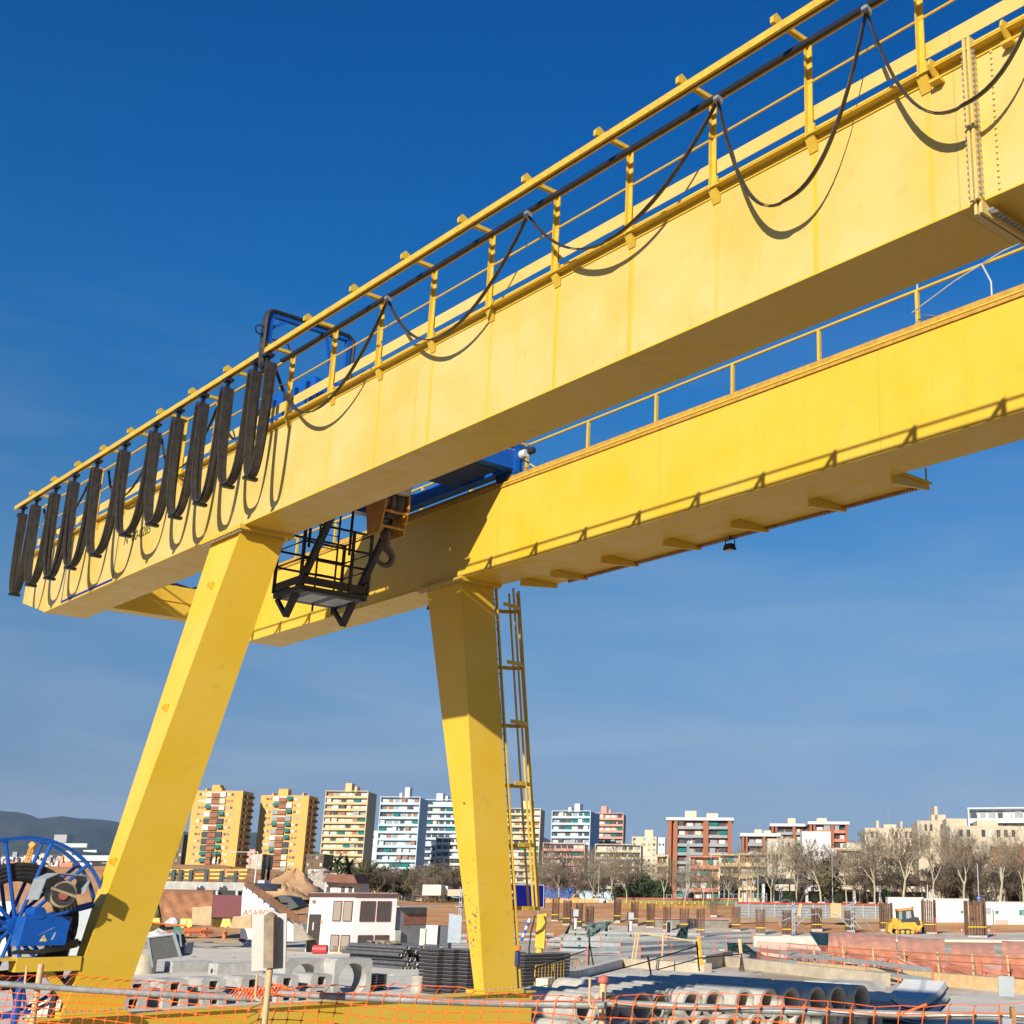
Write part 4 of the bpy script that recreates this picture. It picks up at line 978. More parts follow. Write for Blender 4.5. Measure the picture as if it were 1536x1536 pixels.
# ---- railway signals
def signal(x, y0, y1, lab, head=True):
    g = GT(x, y1); D = g.y; top = P(x, y0, D).z; h = top-g.z; u = pxm(x, y0, D)
    t_ = thing('railway_signal', lab, 'railway signal', g, 'black railway signals')
    MB().tube(g, g+Z*h*.95, u*1.2, n=8).build('post', BLK2, t_)
    if head:
        MB().box(g+Z*(h*.87)-Y*.1, (u*8, u*5, u*10)).build('cabinet', GREY, t_); MB().box(g+Z*(h*.85)-X*u*5, (u*3, u*4, u*12)).build('hood', BLK2, t_)
        MB().tube(g+Z*(h*.28)-Y*u*2, g+Z*(h*.68)-Y*u*2, u*2.4, n=10).build('white_sleeve', WHITE, t_)
        MB().box(g+Z*(h*.4)-X*u*3.5, (u*2.5, u*3, u*12)).build('backplate', BLK2, t_)
    else:
        c = g+Z*(h*.62)
        pl = [c+X*(math.cos(a)*u*3.4)+Z*(math.sin(a)*u*(3.4)+(u*6 if math.sin(a) > 0 else -u*6)) for a in [2*math.pi*j/20 for j in range(20)]]
        MB().prism(pl, -Y*u*2).build('backplate', BLK2, t_)
        MB().path([p-Y*u*2.2 for p in pl], u*.5, 5, closed=True).build('white_border', WHITE, t_)
        for dz in (-4, 0, 4): MB().lathe(c+Z*u*dz-Y*u*2, -Y, [(u*1.5, 0), (u*1.6, u*1.6), (u*1.2, u*1.6), (u*1.1, 0)], 12).build('lamp_hood', BLK, t_)
signal(863, 1364, 1405, 'railway signal with grey cabinet at the left of the four'); signal(946, 1369, 1408, 'railway signal with grey cabinet right of the grey green sheet')
signal(909, 1378, 1411, 'dark railway signal head at the tip of the grey green sheet', False); signal(1003, 1381, 1408, 'oval railway signal head with white outline', False)
# ---- lattice masts
MASTM = mat('pale_blue_galvanised', (.28, .36, .42), .5, .1, 5)
def mast(x, y0, y1, lab, arm):
    g = GT(x, y1); D = g.y; top = P(x, y0, D).z; u = pxm(x, y0, D)
    t_ = thing('lattice_mast', lab, 'lattice mast', g, 'pale blue overhead line masts')
    ms = MB()
    for dx in (-1.6, 1.6): ms.box(V((g.x+dx*u, g.y, (g.z+top)/2)), (u*1.0, u*1.5, top-g.z))
    n_ = int((top-g.z)/(u*9))
    for i in range(n_): ms.box(V((g.x, g.y, g.z+(i+.5)*(top-g.z)/n_)), (u*4, u*1.8, u*2.2))
    ms.build('mast_post', MASTM, t_)
    for i, pts in enumerate(arm): MB().path([P(px_, py_, D-.2) for px_, py_ in pts], u*.8, 6).build('arm', MASTM if i % 2 == 0 else STEEL, t_)
    for i in range(5): MB().lathe(V((g.x+u*3, g.y-.1, g.z+(i+1)*(top-g.z)/6.5)), Z, [(u*1, 0), (u*1.4, u), (u*1, u*2)], 8).build('insulator', BLK2, t_)
mast(1191, 1352, 1440, 'taller lattice mast left of the green sheet', [[(1195, 1388), (1213, 1372), (1228, 1371), (1232, 1382)], [(1181, 1360), (1192, 1356)], [(1174, 1381), (1186, 1377)], [(1210, 1372), (1214, 1364)], [(1183, 1405), (1193, 1405)], [(1195, 1388), (1208, 1397), (1215, 1440)]])
mast(1279, 1353, 1402, 'shorter lattice mast right of the green sheet', [[(1254, 1372), (1277, 1392)], [(1248, 1371), (1256, 1372)], [(1267, 1359), (1278, 1356)], [(1281, 1361), (1311, 1397)], [(1281, 1381), (1292, 1393)], [(1264, 1378), (1276, 1380)]])
for k, (x, y, r_) in enumerate(((1179, 1359, 9), (1174, 1381, 7))):
    D = 76; u = pxm(x, y, D); c = P(x, y, D)
    tag(MB().path([c+(X*math.cos(a)+Z*math.sin(a))*u*r_ for a in [2*math.pi*j/18 for j in range(18)]], u*.5, 4, closed=True).build('wire_coil', STEEL), 'loop of pale wire hanging %s on the taller lattice mast' % ('high' if k == 0 else 'low'), 'wire coil')
# ---- white hut with lean-to
def hut():
    D = GT(560, 1432).y; t_ = thing('white_hut', 'white rendered two storey site hut with brown roof edge and shutters', 'hut', GT(520, 1432))
    c = P(526, 1432, D); c.z = 0                                  # near corner
    e1 = P(458, 1418, D+2.9); e1.z = 0; e2 = P(590, 1424, D+1.0); e2.z = 0
    ztop = P(526, 1346, D).z; e3 = e1+e2-c
    mb = MB().hexa([e1, c, e2, e3, e1+Z*ztop, c+Z*ztop, e2+Z*ztop, e3+Z*ztop]); mb.build('wall', WHITE, t_)
    cen = (e1+e2)/2
    def out(p, k): q = cen+(p-cen)*k; q.z = p.z; return q
    r4 = [out(p, 1.05) for p in (e1, c, e2, e3)]
    MB().hexa([p+Z*(ztop+.004) for p in r4]+[p+Z*(ztop+.26) for p in r4]).build('roof_edge', mat('brown_fascia', (.10, .04, .03), .6), t_)
    MB().hexa([p+Z*(ztop+.26) for p in [out(q, 1.0) for q in (e1, c, e2, e3)]]+[p+Z*(ztop+.31) for p in [out(q, 1.0) for q in (e1, c, e2, e3)]]).build('roof', mat('grey_roof', (.3, .28, .27), .8), t_)
    def opening(a, b_, u0, u1, z0, z1, m, nm, fm):
        d = b_-a; nrm = d.cross(Z).normalized(); 
        if nrm.y > 0: nrm = -nrm
        p0, p1 = a+d*u0, a+d*u1
        q = [p0+Z*z0, p1+Z*z0, p1+Z*z1, p0+Z*z1]
        f_ = MB().prism([x_+nrm*.02 for x_ in q], nrm*.03).build(nm, m, t_)
        fr_ = MB(); w = .05
        for i in range(4): fr_.bar(q[i]+nrm*.04, q[(i+1) % 4]+nrm*.04, .05, .06, nrm)
        fr_.build('frame', fm, f_); return f_
    TANS = mat('tan_shutter', (.30, .25, .19), .6, .1, 6); MF = mat('maroon_frame', (.16, .03, .03), .5)
    h = ztop
    opening(e1, c, .05, .29, .02, 2.45, DARKW, 'door', DARKW)
    for (z0, z1) in ((h*.58, h*.93), (h*.02+.1, h*.33)):
        opening(e1, c, .56, .73, z0, z1, TANS, 'shutter', MF); opening(e1, c, .78, .96, z0, z1, TANS, 'shutter', MF)
        opening(c, e2, .14, .48, z0, z1, DARKW, 'window', MF); opening(c, e2, .54, .86, z0, z1, DARKW, 'window', MF)
    d = (c-e1); nr = d.cross(Z).normalized(); nr = -nr if nr.y > 0 else nr
    p = e1+d*.15+Z*1.7+nr*.06; MB().box(p, (.12, .02, .5), (d.normalized(), nr, Z)).build('notice', WHITE, t_)
    p = e1+d*.33+Z*1.9+nr*.03; MB().prism([p-d.normalized()*.1, p+d.normalized()*.1, p+Z*.22], nr*.02).build('warning_sign', mat('sign_orange', (.75, .3, .02), .5), t_)
    MB().box(e1+d*.12+Z*(h*.92)+nr*.08, (.25, .14, .16), (d.normalized(), nr, Z)).build('wall_lamp', RUST, t_)
    MB().box(c+Z*.25+nr*.03+d.normalized()*-.9, (1.9, .04, .5), (d.normalized(), nr, Z)).build('stained_base', CONCY, t_)
    # lean-to
    t2 = thing('lean_to_shed', 'grey block and brick lean-to shed joined to the white hut', 'shed', GT(612, 1420))
    a, b_ = P(588, 1424, D+1.1), P(637, 1412, D+3.4); a.z = b_.z = 0; hh = P(588, 1361, D+1.1).z; bk_ = (b_-a).cross(Z).normalized(); bk_ = bk_ if bk_.y > 0 else -bk_
    MB().hexa([a, b_, b_+bk_*3, a+bk_*3]+[q+Z*(hh-.55*0) for q in (a, b_, b_+bk_*3, a+bk_*3)]).build('wall', mat('grey_render', (.24, .235, .22), .85, .2, 1.5, blotch=.2), t2)
    MB().prism([a+(b_-a)*.28+Z*(hh*.62)-bk_*.03, b_+Z*(hh*.62)-bk_*.03, b_+Z*(hh*.86)-bk_*.03, a+(b_-a)*.28+Z*(hh*.86)-bk_*.03], bk_*.025).build('brick_patch', mat('red_brick', (.27, .11, .07), .85, .3, 5), t2)
    MB().prism([a+Z*(hh+.004)-bk_*.4, b_+Z*(hh+.004)-bk_*.4+(b_-a).normalized()*.9, b_+Z*(hh+.004)+bk_*3.2+(b_-a).normalized()*.9, a+Z*(hh+.2)+bk_*3.2], Z*.1).build('roof', mat('fibre_roof', (.45, .42, .38), .8), t2)
    MB().box(a+(b_-a)*.08+Z*1.15-bk_*.12, (.5, .2, .7), ((b_-a).normalized(), bk_, Z)).build('meter_box', mat('cream_box', (.62, .58, .48), .6), t2)
    return t_
hut()
MB_ = MB(); g = GT(560, 1428)
tag(MB().lathe(P(470, 1424, 78), X, [(.25, 0), (.25, .8), (.2, .8)], 12).build('red_drum', mat('red_plastic', (.6, .05, .05), .5)), 'red plastic drum lying at the foot of the white hut', 'drum')
# cabinets behind pipes
def pbox(name, x0, x1, y0, y1, D, depth, m, lab, cat, grp=None, parent=None, zb=None):
    a, b_ = P(x0, y1, D), P(x1, y1, D); z0 = a.z if zb is None else zb; z1 = P((x0+x1)/2, y0, D).z
    mb = MB().hexa([V((a.x, D, z0)), V((b_.x, D, z0)), V((b_.x, D+depth, z0)), V((a.x, D+depth, z0)), V((a.x, D, z1)), V((b_.x, D, z1)), V((b_.x, D+depth, z1)), V((a.x, D+depth, z1))])
    o = mb.build(name, m, parent)
    if parent is None: tag(o, lab, cat, grp)
    elif lab: o['label'] = lab
    return o
CREAM = mat('cream_box', (.62, .58, .48), .6)
pbox('cabinet', 637, 655, 1388, 1418, 80, 1, CREAM, 'cream electrical cabinet beside the lean-to shed', 'cabinet', zb=0)
pbox('cabinet', 659, 672, 1389, 1418, 80, 1, mat('dark_cabinet', (.06, .07, .08), .5), 'dark cabinet left of the leaning grey sheet', 'cabinet', zb=0)
prop('metal_sheet', [(674, 1370), (693, 1374), (691, 1414), (671, 1414)], 76, .06, mat('blue_grey_sheet', (.33, .38, .42), .5, .1, 3), 'leaning blue grey metal sheet left of the far crane leg', 'metal sheet')
pbox('control_box', 629, 637, 1393, 1414, 72, .3, CREAM, 'small cream control box with red label at the shed corner', 'control box', zb=0)
mast(687, 1330, 1416, 'slim dark blue mast behind the grey sheet, left of the far leg', [[(677, 1345), (688, 1347)], [(682, 1360), (692, 1360)]])
# yellow steel post at the ladder foot
yl = MB(); D = 58.5; g = GZ(812, 1440)
yl.prism([P(806, 1374, D), P(819, 1372, D), P(816, 1423, D), P(802, 1421, D)], Y*.35); yl.prism([P(806, 1372, D-.02), P(820, 1370, D-.02), P(820, 1374, D-.02), P(806, 1376, D-.02)], Y*.4)
yl.tube(P(809, 1422, D+.2), V((P(809, 1422, D).x, D+.2, 0)), .16, n=10)
ylo = tag(yl.build('steel_post', YG), 'short yellow steel post behind the black panel stack, right of the ladder', 'steel post')
cbl = MB().path([P(816, 1374, D-.05), P(819, 1384, D-.1), P(813, 1394, D-.1), P(803, 1400, D-.1)], .03, 6).build('cable', BLK, ylo)
bar_ = MB(); D = 58
for i in range(6):
    bar_.cur = i % 2; bar_.tube(P(795-i*2.2, 1378+i*5.5, D), P(795-(i+1)*2.2, 1378+(i+1)*5.5, D), .07, n=8)
tag(bar_.build('striped_pole', [WHITE, mat('sign_blue', (.02, .12, .45), .5)]), 'blue and white striped pole leaning behind the ladder', 'pole')
# blue road sign
rs = thing('road_sign', 'dark blue road direction sign with white border behind the ladder', 'road sign', GT(793, 1412)); D = 96
SB = mat('road_sign_blue', (.005, .006, .10), .8, .1, 3, spec=.05)
MB().prism([P(766, 1325, D), P(818, 1326, D), P(817, 1362, D), P(768, 1363, D)], Y*.06).build('panel', SB, rs)
bd = MB()
for a, b_ in (((768, 1327), (816, 1327.5)), ((816, 1327.5), (815.5, 1361)), ((815.5, 1361), (769, 1361.5))): bd.bar(P(*a, D-.03), P(*b_, D-.03), .035, .05, Y)
bd.build('border', WHITE, rs)
for x, y in ((770, 1336), (771, 1345)): MB().prism([P(x-2, y, D-.03), P(x+2, y, D-.03), P(x+2, y+4, D-.03), P(x-2, y+4, D-.03)], Y*.02).build('symbol', WHITE, rs)
for x in (775, 808): q = P(x, 1362, D+.1); MB().tube(q, V((q.x, q.y, 0)), .07, n=8).build('post', STEEL, rs)
# ---- yard clutter on the left
def mat_(n_, c_): return mat(n_, c_, .6)
bas = thing('mesh_skip', 'dark wire mesh basket tipped on its corner behind the concrete blocks', 'mesh basket', GZ(250, 1445)); D = 57
MB().prism([P(222, 1407, D), P(262, 1402, D), P(271, 1434, D), P(229, 1440, D)], Y*1.0).build('mesh_side', mat('dark_mesh', (.045, .05, .045), .7, .4, 10), bas)
for (a, b_) in (((222, 1406), (262, 1401)), ((262, 1401), (272, 1436)), ((222, 1406), (229, 1451)), ((259, 1398), (270, 1434))): MB().tube(P(*a, D-.03), P(*b_, D-.03), .05, n=6).build('frame', STEEL, bas)
MB().path([P(262, 1401, D), P(266, 1396, D), P(270, 1402, D), P(272, 1420, D)], .04, 6).build('handle', STEEL, bas)
MB().prism([P(269, 1416, D+.5), P(280, 1414, D+.5), P(277, 1432, D+.5), P(272, 1434, D+.5)], Y*.8).build('plastic_bin', mat('mauve_grey', (.25, .24, .27), .6), bas)
def heap(name, x, y, w, h, m, lab, cat, seed, D=None, kind=None):
    from mathutils import noise as mn
    g = GT(x, y); u = pxm(x, y, g.y); mb = MB(); W, Hh = w*u, h*u; n_ = 30; k = 14
    for j in range(k+1):
        f = j/k
        for i in range(n_):
            a = 2*math.pi*i/n_; c_, s_ = math.cos(a), math.sin(a)
            q = mn.fractal(V((c_*1.3+seed*3.1, s_*1.3, f*1.6)), 1., 2.1, 5)
            r_ = max(.02, (1-f**1.25)*(1+.42*q)); mb.v.append(g+X*(c_*W/2*r_)+Y*(s_*W/2*r_*.8)+Z*(Hh*f*(1+.12*q)-.1))
    for j in range(k):
        for i in range(n_): mb.face([j*n_+i, j*n_+(i+1) % n_, (j+1)*n_+(i+1) % n_, (j+1)*n_+i], True)
    mb.face([k*n_+i for i in range(n_)])
    return tag(mb.build(name, m), lab, cat, kind=kind)
SHEET = mat('white_plastic_sheet', (.55, .53, .48), .6, .2, 4)
heap('plastic_sheet', 236, 1406, 52, 14, SHEET, 'crumpled white plastic sheet over a heap behind the mesh basket', 'plastic sheet', 2)
heap('plastic_sheet', 258, 1387, 26, 16, mat('torn_grey_sheet', (.5, .5, .5), .6, .2, 3), 'torn white sheet on the yellow barrier', 'plastic sheet', 5)
heap('sack', 371, 1420, 18, 12, SHEET, 'white sack beside the sign board', 'sack', 6); heap('sack', 363, 1412, 12, 12, mat_('red_sack', (.55, .03, .05)), 'red sack behind the white sack', 'sack', 8); heap('sack', 372, 1408, 10, 16, CONC, 'grey bag behind the red sack', 'sack', 9)
g = GT(264, 1408); tag(MB().hexa([P(262, 1406, g.y), P(270, 1406, g.y), P(270, 1406, g.y+2), P(262, 1406, g.y+2), P(260, 1390, g.y), P(276, 1390, g.y), P(276, 1390, g.y+2), P(260, 1390, g.y+2)]).build('green_skip', mat_('green_enamel', (.03, .14, .09))), 'small green skip beside the orange pipes', 'skip')
OP = mat('orange_pvc', (.62, .17, .06), .5, .15, 5)
def hpipe(x0, x1, y, r_px, D, m, lab, grp=None):
    u = pxm(x0, y, D); a, b_ = P(x0, y, D), P(x1, y, D+.8)
    return tag(MB().lathe(a, (b_-a), [(u*r_px*.8, 0), (u*r_px, 0), (u*r_px, (b_-a).length), (u*r_px*.8, (b_-a).length)], 16, closed=True).build('plastic_pipe', m), lab, 'plastic pipe', grp)
hpipe(275, 303, 1396, 4, 94, OP, 'orange plastic pipe lying beside the green skip'); hpipe(303, 318, 1398, 3.6, 93, OP, 'short orange plastic pipe with its open end showing')
for (x, y0, y1, lab) in ((283, 1390, 1401, 'upright red plastic pipe beside the green skip'), (336, 1397, 1407, 'short upright orange pipe on the yard'), (307, 1392, 1402, 'upright ochre pipe among the orange pipes')):
    g = GT(x, y1+3); u = pxm(x, y1, g.y); tag(MB().lathe(V((g.x, g.y, g.z)), Z, [(u*3.4, 0), (u*3.4, u*(y1-y0+3)), (u*2.9, u*(y1-y0+3)), (u*2.9, .1)], 14).build('plastic_pipe', OP), lab, 'plastic pipe')
lg_ = MB(); random.seed(4)
for i in range(7): g = GZ(318+random.uniform(0, 14), 1417+random.uniform(-2, 2)); lg_.bar(g+Z*.1*(i % 3+1), g+X*random.uniform(1, 2)+Y*random.uniform(-.5, .5)+Z*.1*(i % 3+1), .12, .08)
tag(lg_.build('timber_pile', WOOD), 'small pile of loose timbers on the pale yard', 'timber pile')
prop('plywood_board', [(289, 1361), (318, 1359), (316, 1388), (287, 1387)], 97, .1, mat('plywood', (.45, .32, .17), .8, .2, 2), 'tall stained plywood board leaning before the maroon gate', 'board')
prop('plywood_board', [(350, 1375), (377, 1373), (377, 1393), (344, 1392)], 96, .1, mat('plywood', (.45, .32, .17)), 'plywood board behind the sign board', 'board')
YJ = mat('yellow_plastic_barrier', (.72, .42, .06), .55, .1, 2)
for k, (x0, x1, y0, y1, lab) in enumerate(((222, 240, 1377, 1387, 'yellow water barrier at the left end of the row'), (270, 288, 1378, 1390, 'yellow water barrier marked with a white numeral'), (318, 346, 1378, 1390, 'yellow water barrier below the maroon gate'))):
    t_ = thing('water_barrier', lab, 'barrier', P((x0+x1)/2, y1, 98), 'yellow water filled barriers'); D = 98
    a, b_ = P(x0, y1, D), P(x1, y1, D); c_, d_ = P(x1-1, y0, D+.2), P(x0+1, y0, D+.2)
    MB().prism([a, b_, c_, d_], Y*.5).build('body', YJ, t_)
    for q in (.25, .75): MB().box(a+(b_-a)*q+Y*.2, (.2, .5, .12)).build('foot', YJ, t_)
    if k == 1: text_mesh('numeral', '2', .55, P(273, 1388, D-.08), X, Z, WHITE, t_, .01)
tag(MB().hexa([P(205, 1383, 99), P(280, 1390, 94), P(280, 1390, 95), P(205, 1383, 100), P(205, 1381, 99), P(280, 1387.5, 94), P(280, 1387.5, 95), P(205, 1381, 100)]).build('orange_beam', mat_('orange_enamel', (.65, .12, .02))), 'orange beam lying beside the yellow barriers', 'beam')
random.seed(21)
dbm = [MB(), MB(), MB()]
for i in range(190):
    x = random.uniform(200, 1500); y = random.uniform(1405, 1500); g = GZ(x, y); 
    s_ = random.uniform(.04, .22); dbm[i % 3].box(g+Z*s_*.2, (s_*random.uniform(.6, 2.5), s_, s_*.45), (V((math.cos(i), math.sin(i), 0)), V((-math.sin(i), math.cos(i), 0)), Z))
for k, (m, w) in enumerate(((WOOD, 'timber offcuts'), (CONC2, 'pale concrete rubble'), (RUST, 'rusty metal scraps'))): tag(dbm[k].build('debris', m), 'scattered %s across the yard floor' % w, 'debris', kind='stuff')
# ================================================================ GROUND
def ground():
    ys = [-60, -40, -20, -5, 5]; y = 12.
    while y < 14000: ys.append(y); y *= 1.055 if y < 400 else 1.12
    ts = [-1.6+3.2*i/110 for i in range(111)]
    mb = MB()
    for y in ys:
        for t in ts:
            x = t*(max(y, 0)+60); mb.v.append(V((x, y, H(x, y))))
    W = len(ts)
    for j in range(len(ys)-1):
        for i in range(W-1):
            a = j*W+i; mb.face([a, a+1, a+W+1, a+W], True)
    m = bpy.data.materials.new('site_earth'); m.use_nodes = True; nt = m.node_tree; L = nt.links; b = nt.nodes['Principled BSDF']
    b.inputs['Roughness'].default_value = .9; b.inputs['Specular IOR Level'].default_value = .2
    geo = nt.nodes.new('ShaderNodeNewGeometry'); sx = nt.nodes.new('ShaderNodeSeparateXYZ'); L.new(geo.outputs['Position'], sx.inputs[0])
    def noise(sc, det=6):
        n = nt.nodes.new('ShaderNodeTexNoise'); n.inputs['Scale'].default_value = sc; n.inputs['Detail'].default_value = det; L.new(geo.outputs['Position'], n.inputs['Vector']); return n.outputs['Fac']
    def rng(v, a, c, lo=0., hi=1.):
        n = nt.nodes.new('ShaderNodeMapRange'); n.inputs[1].default_value = a; n.inputs[2].default_value = c; n.inputs[3].default_value = lo; n.inputs[4].default_value = hi; L.new(v, n.inputs[0]); return n.outputs[0]
    def mix(f, a, c):
        n = nt.nodes.new('ShaderNodeMix'); n.data_type = 'RGBA'; L.new(f, n.inputs['Factor'])
        for k, q in (('A', a), ('B', c)):
            if isinstance(q, tuple): n.inputs[k].default_value = (*q, 1)
            else: L.new(q, n.inputs[k])
        return n.outputs['Result']
    def madd(v, k, o):
        n = nt.nodes.new('ShaderNodeMath'); n.operation = 'MULTIPLY_ADD'; n.inputs[1].default_value = k; L.new(v, n.inputs[0])
        if isinstance(o, (int, float)): n.inputs[2].default_value = o
        else: L.new(o, n.inputs[2])
        return n.outputs[0]
    yard = mix(rng(noise(.12), .4, .62), (.62, .55, .44), (.42, .32, .21))
    yard = mix(rng(noise(1.3, 9), .5, .75, 0, .7), yard, (.32, .26, .19))
    earth = mix(rng(noise(.18, 8), .38, .62), (.53, .215, .075), (.60, .34, .15))
    earth = mix(rng(noise(2.2, 8), .55, .72, 0, .6), earth, (.30, .15, .07))
    far = mix(rng(noise(.01, 6), .4, .6), (.16, .12, .07), (.08, .085, .04))
    yy = madd(noise(.08, 4), 26., sx.outputs['Y'])
    out = mix(rng(yy, 126, 132), yard, earth)
    out = mix(rng(yy, 250, 300), out, far)
    L.new(out, b.inputs['Base Color'])
    bp = nt.nodes.new('ShaderNodeBump'); bp.inputs['Strength'].default_value = .5; bp.inputs['Distance'].default_value = .2; L.new(noise(1.2, 9), bp.inputs['Height']); L.new(bp.outputs[0], b.inputs['Normal'])
    struct(mb.build('ground', m, loc=V((0, 0, 0)), fix=False), 'dusty yard floor rising to orange earth banks')
ground()
mb = MB().hexa([V((-24, -30, -.2)), V((32, -30, -.2)), V((32, 13.2, -.2)), V((-24, 16.2, -.2)), V((-24, -30, 2.0)), V((32, -30, 2.0)), V((32, 9.6, 2.0)), V((-24, 12.6, 2.0))])
struct(mb.build('terrace', mat('terrace_earth', (.24, .19, .14), .9, .3, 1.2, bump=.3)), 'raised verge on which the fence stands')
mb = MB(); sbox(mb, 22, 96, 0, 44, .004, .05)
struct(mb.build('yard_slab', mat('yard_concrete', (.66, .59, .47), .85, .16, .4, bump=.2, blotch=.22)), 'pale concrete slab of the storage yard')
mb = MB()
for s in (20.4,): mb.box(S(s, 12, .2), (.12, 44, .16), (B, N, Z)); mb.box(S(s, 12, .06), (.5, 44, .12), (B, N, Z))
tag(mb.build('crane_rail', RUST), 'rusty ground rail under the crane legs', 'rail')
def ground_patch(nm, xs, ys, m, lab, lift=.04):
    mb = MB(); nx, ny = 24, 8
    for j in range(ny+1):
        for i in range(nx+1):
            u, v = i/nx, j/ny; x = (xs[0]*(1-u)+xs[1]*u)*(1-v)+(xs[2]*(1-u)+xs[3]*u)*v; y = (ys[0]*(1-u)+ys[1]*u)*(1-v)+(ys[2]*(1-u)+ys[3]*u)*v
            q = GT(x, y); mb.v.append(V((q.x, q.y, H(q.x, q.y)+lift)))
    for j in range(ny):
        for i in range(nx): a = j*(nx+1)+i; mb.face([a, a+1, a+nx+2, a+nx+1])
    struct(mb.build(nm, m, fix=False), lab)
SLB = mat('dusty_slab', (.58, .49, .36), .9, .25, .35, blotch=.35)
ground_patch('concrete_slab', (868, 1150, 820, 1240), (1388, 1396, 1416, 1416), SLB, 'pale dusty slab around the rebar columns', .1)
ground_patch('concrete_slab', (1185, 1575, 1180, 1580), (1401, 1400, 1411, 1412), SLB, 'pale dusty slab above the tarpaulins', .1)
ground_patch('dirt_track', (690, 1330, 660, 1340), (1380, 1378, 1385, 1386), mat('pale_dirt', (.58, .36, .17), .95, .25, .3), 'pale dirt haul track along the bank', .06)
# ================================================================ FAR BUILDINGS
WIN = [mat('far_glass', (.05, .06, .07), .25, .2, .5), mat('far_white', (.58, .57, .55), .7, .08, .5), mat('far_cream', (.58, .50, .38), .7, .1, .5), mat('far_grey', (.28, .30, .31), .6, .15, .5), mat('far_dark', (.06, .05, .045), .6, .2, .5), mat('far_brown', (.30, .15, .08), .7, .2, .5)]
AWN = mat('teal_awning', (.015, .17, .15), .6, .15, .5)
YEL = mat('tower_yellow', (.66, .38, .09), .85, .07, .05); CRM = mat('tower_cream', (.62, .46, .24), .85, .07, .05); CRM2 = mat('block_cream', (.60, .50, .34), .85, .08, .08)
BLU = mat('tower_pale_blue', (.46, .55, .61), .8, .07, .05); PNK = mat('tower_pink', (.58, .30, .22), .8, .07, .05); BRK = mat('far_red_brick', (.33, .12, .06), .85, .12, .15); WHT = mat('far_white_wall', (.60, .59, .575), .85, .05, .05); BEI = mat('far_beige_wall', (.50, .42, .30), .85, .1, .08); SAL = mat('salmon_cornice', (.55, .20, .12), .8); FDK = mat('dark_brown_cladding', (.16, .10, .05), .8, .2, .2)  # FDK is a dark brown for tower flank balconies and dark blocks
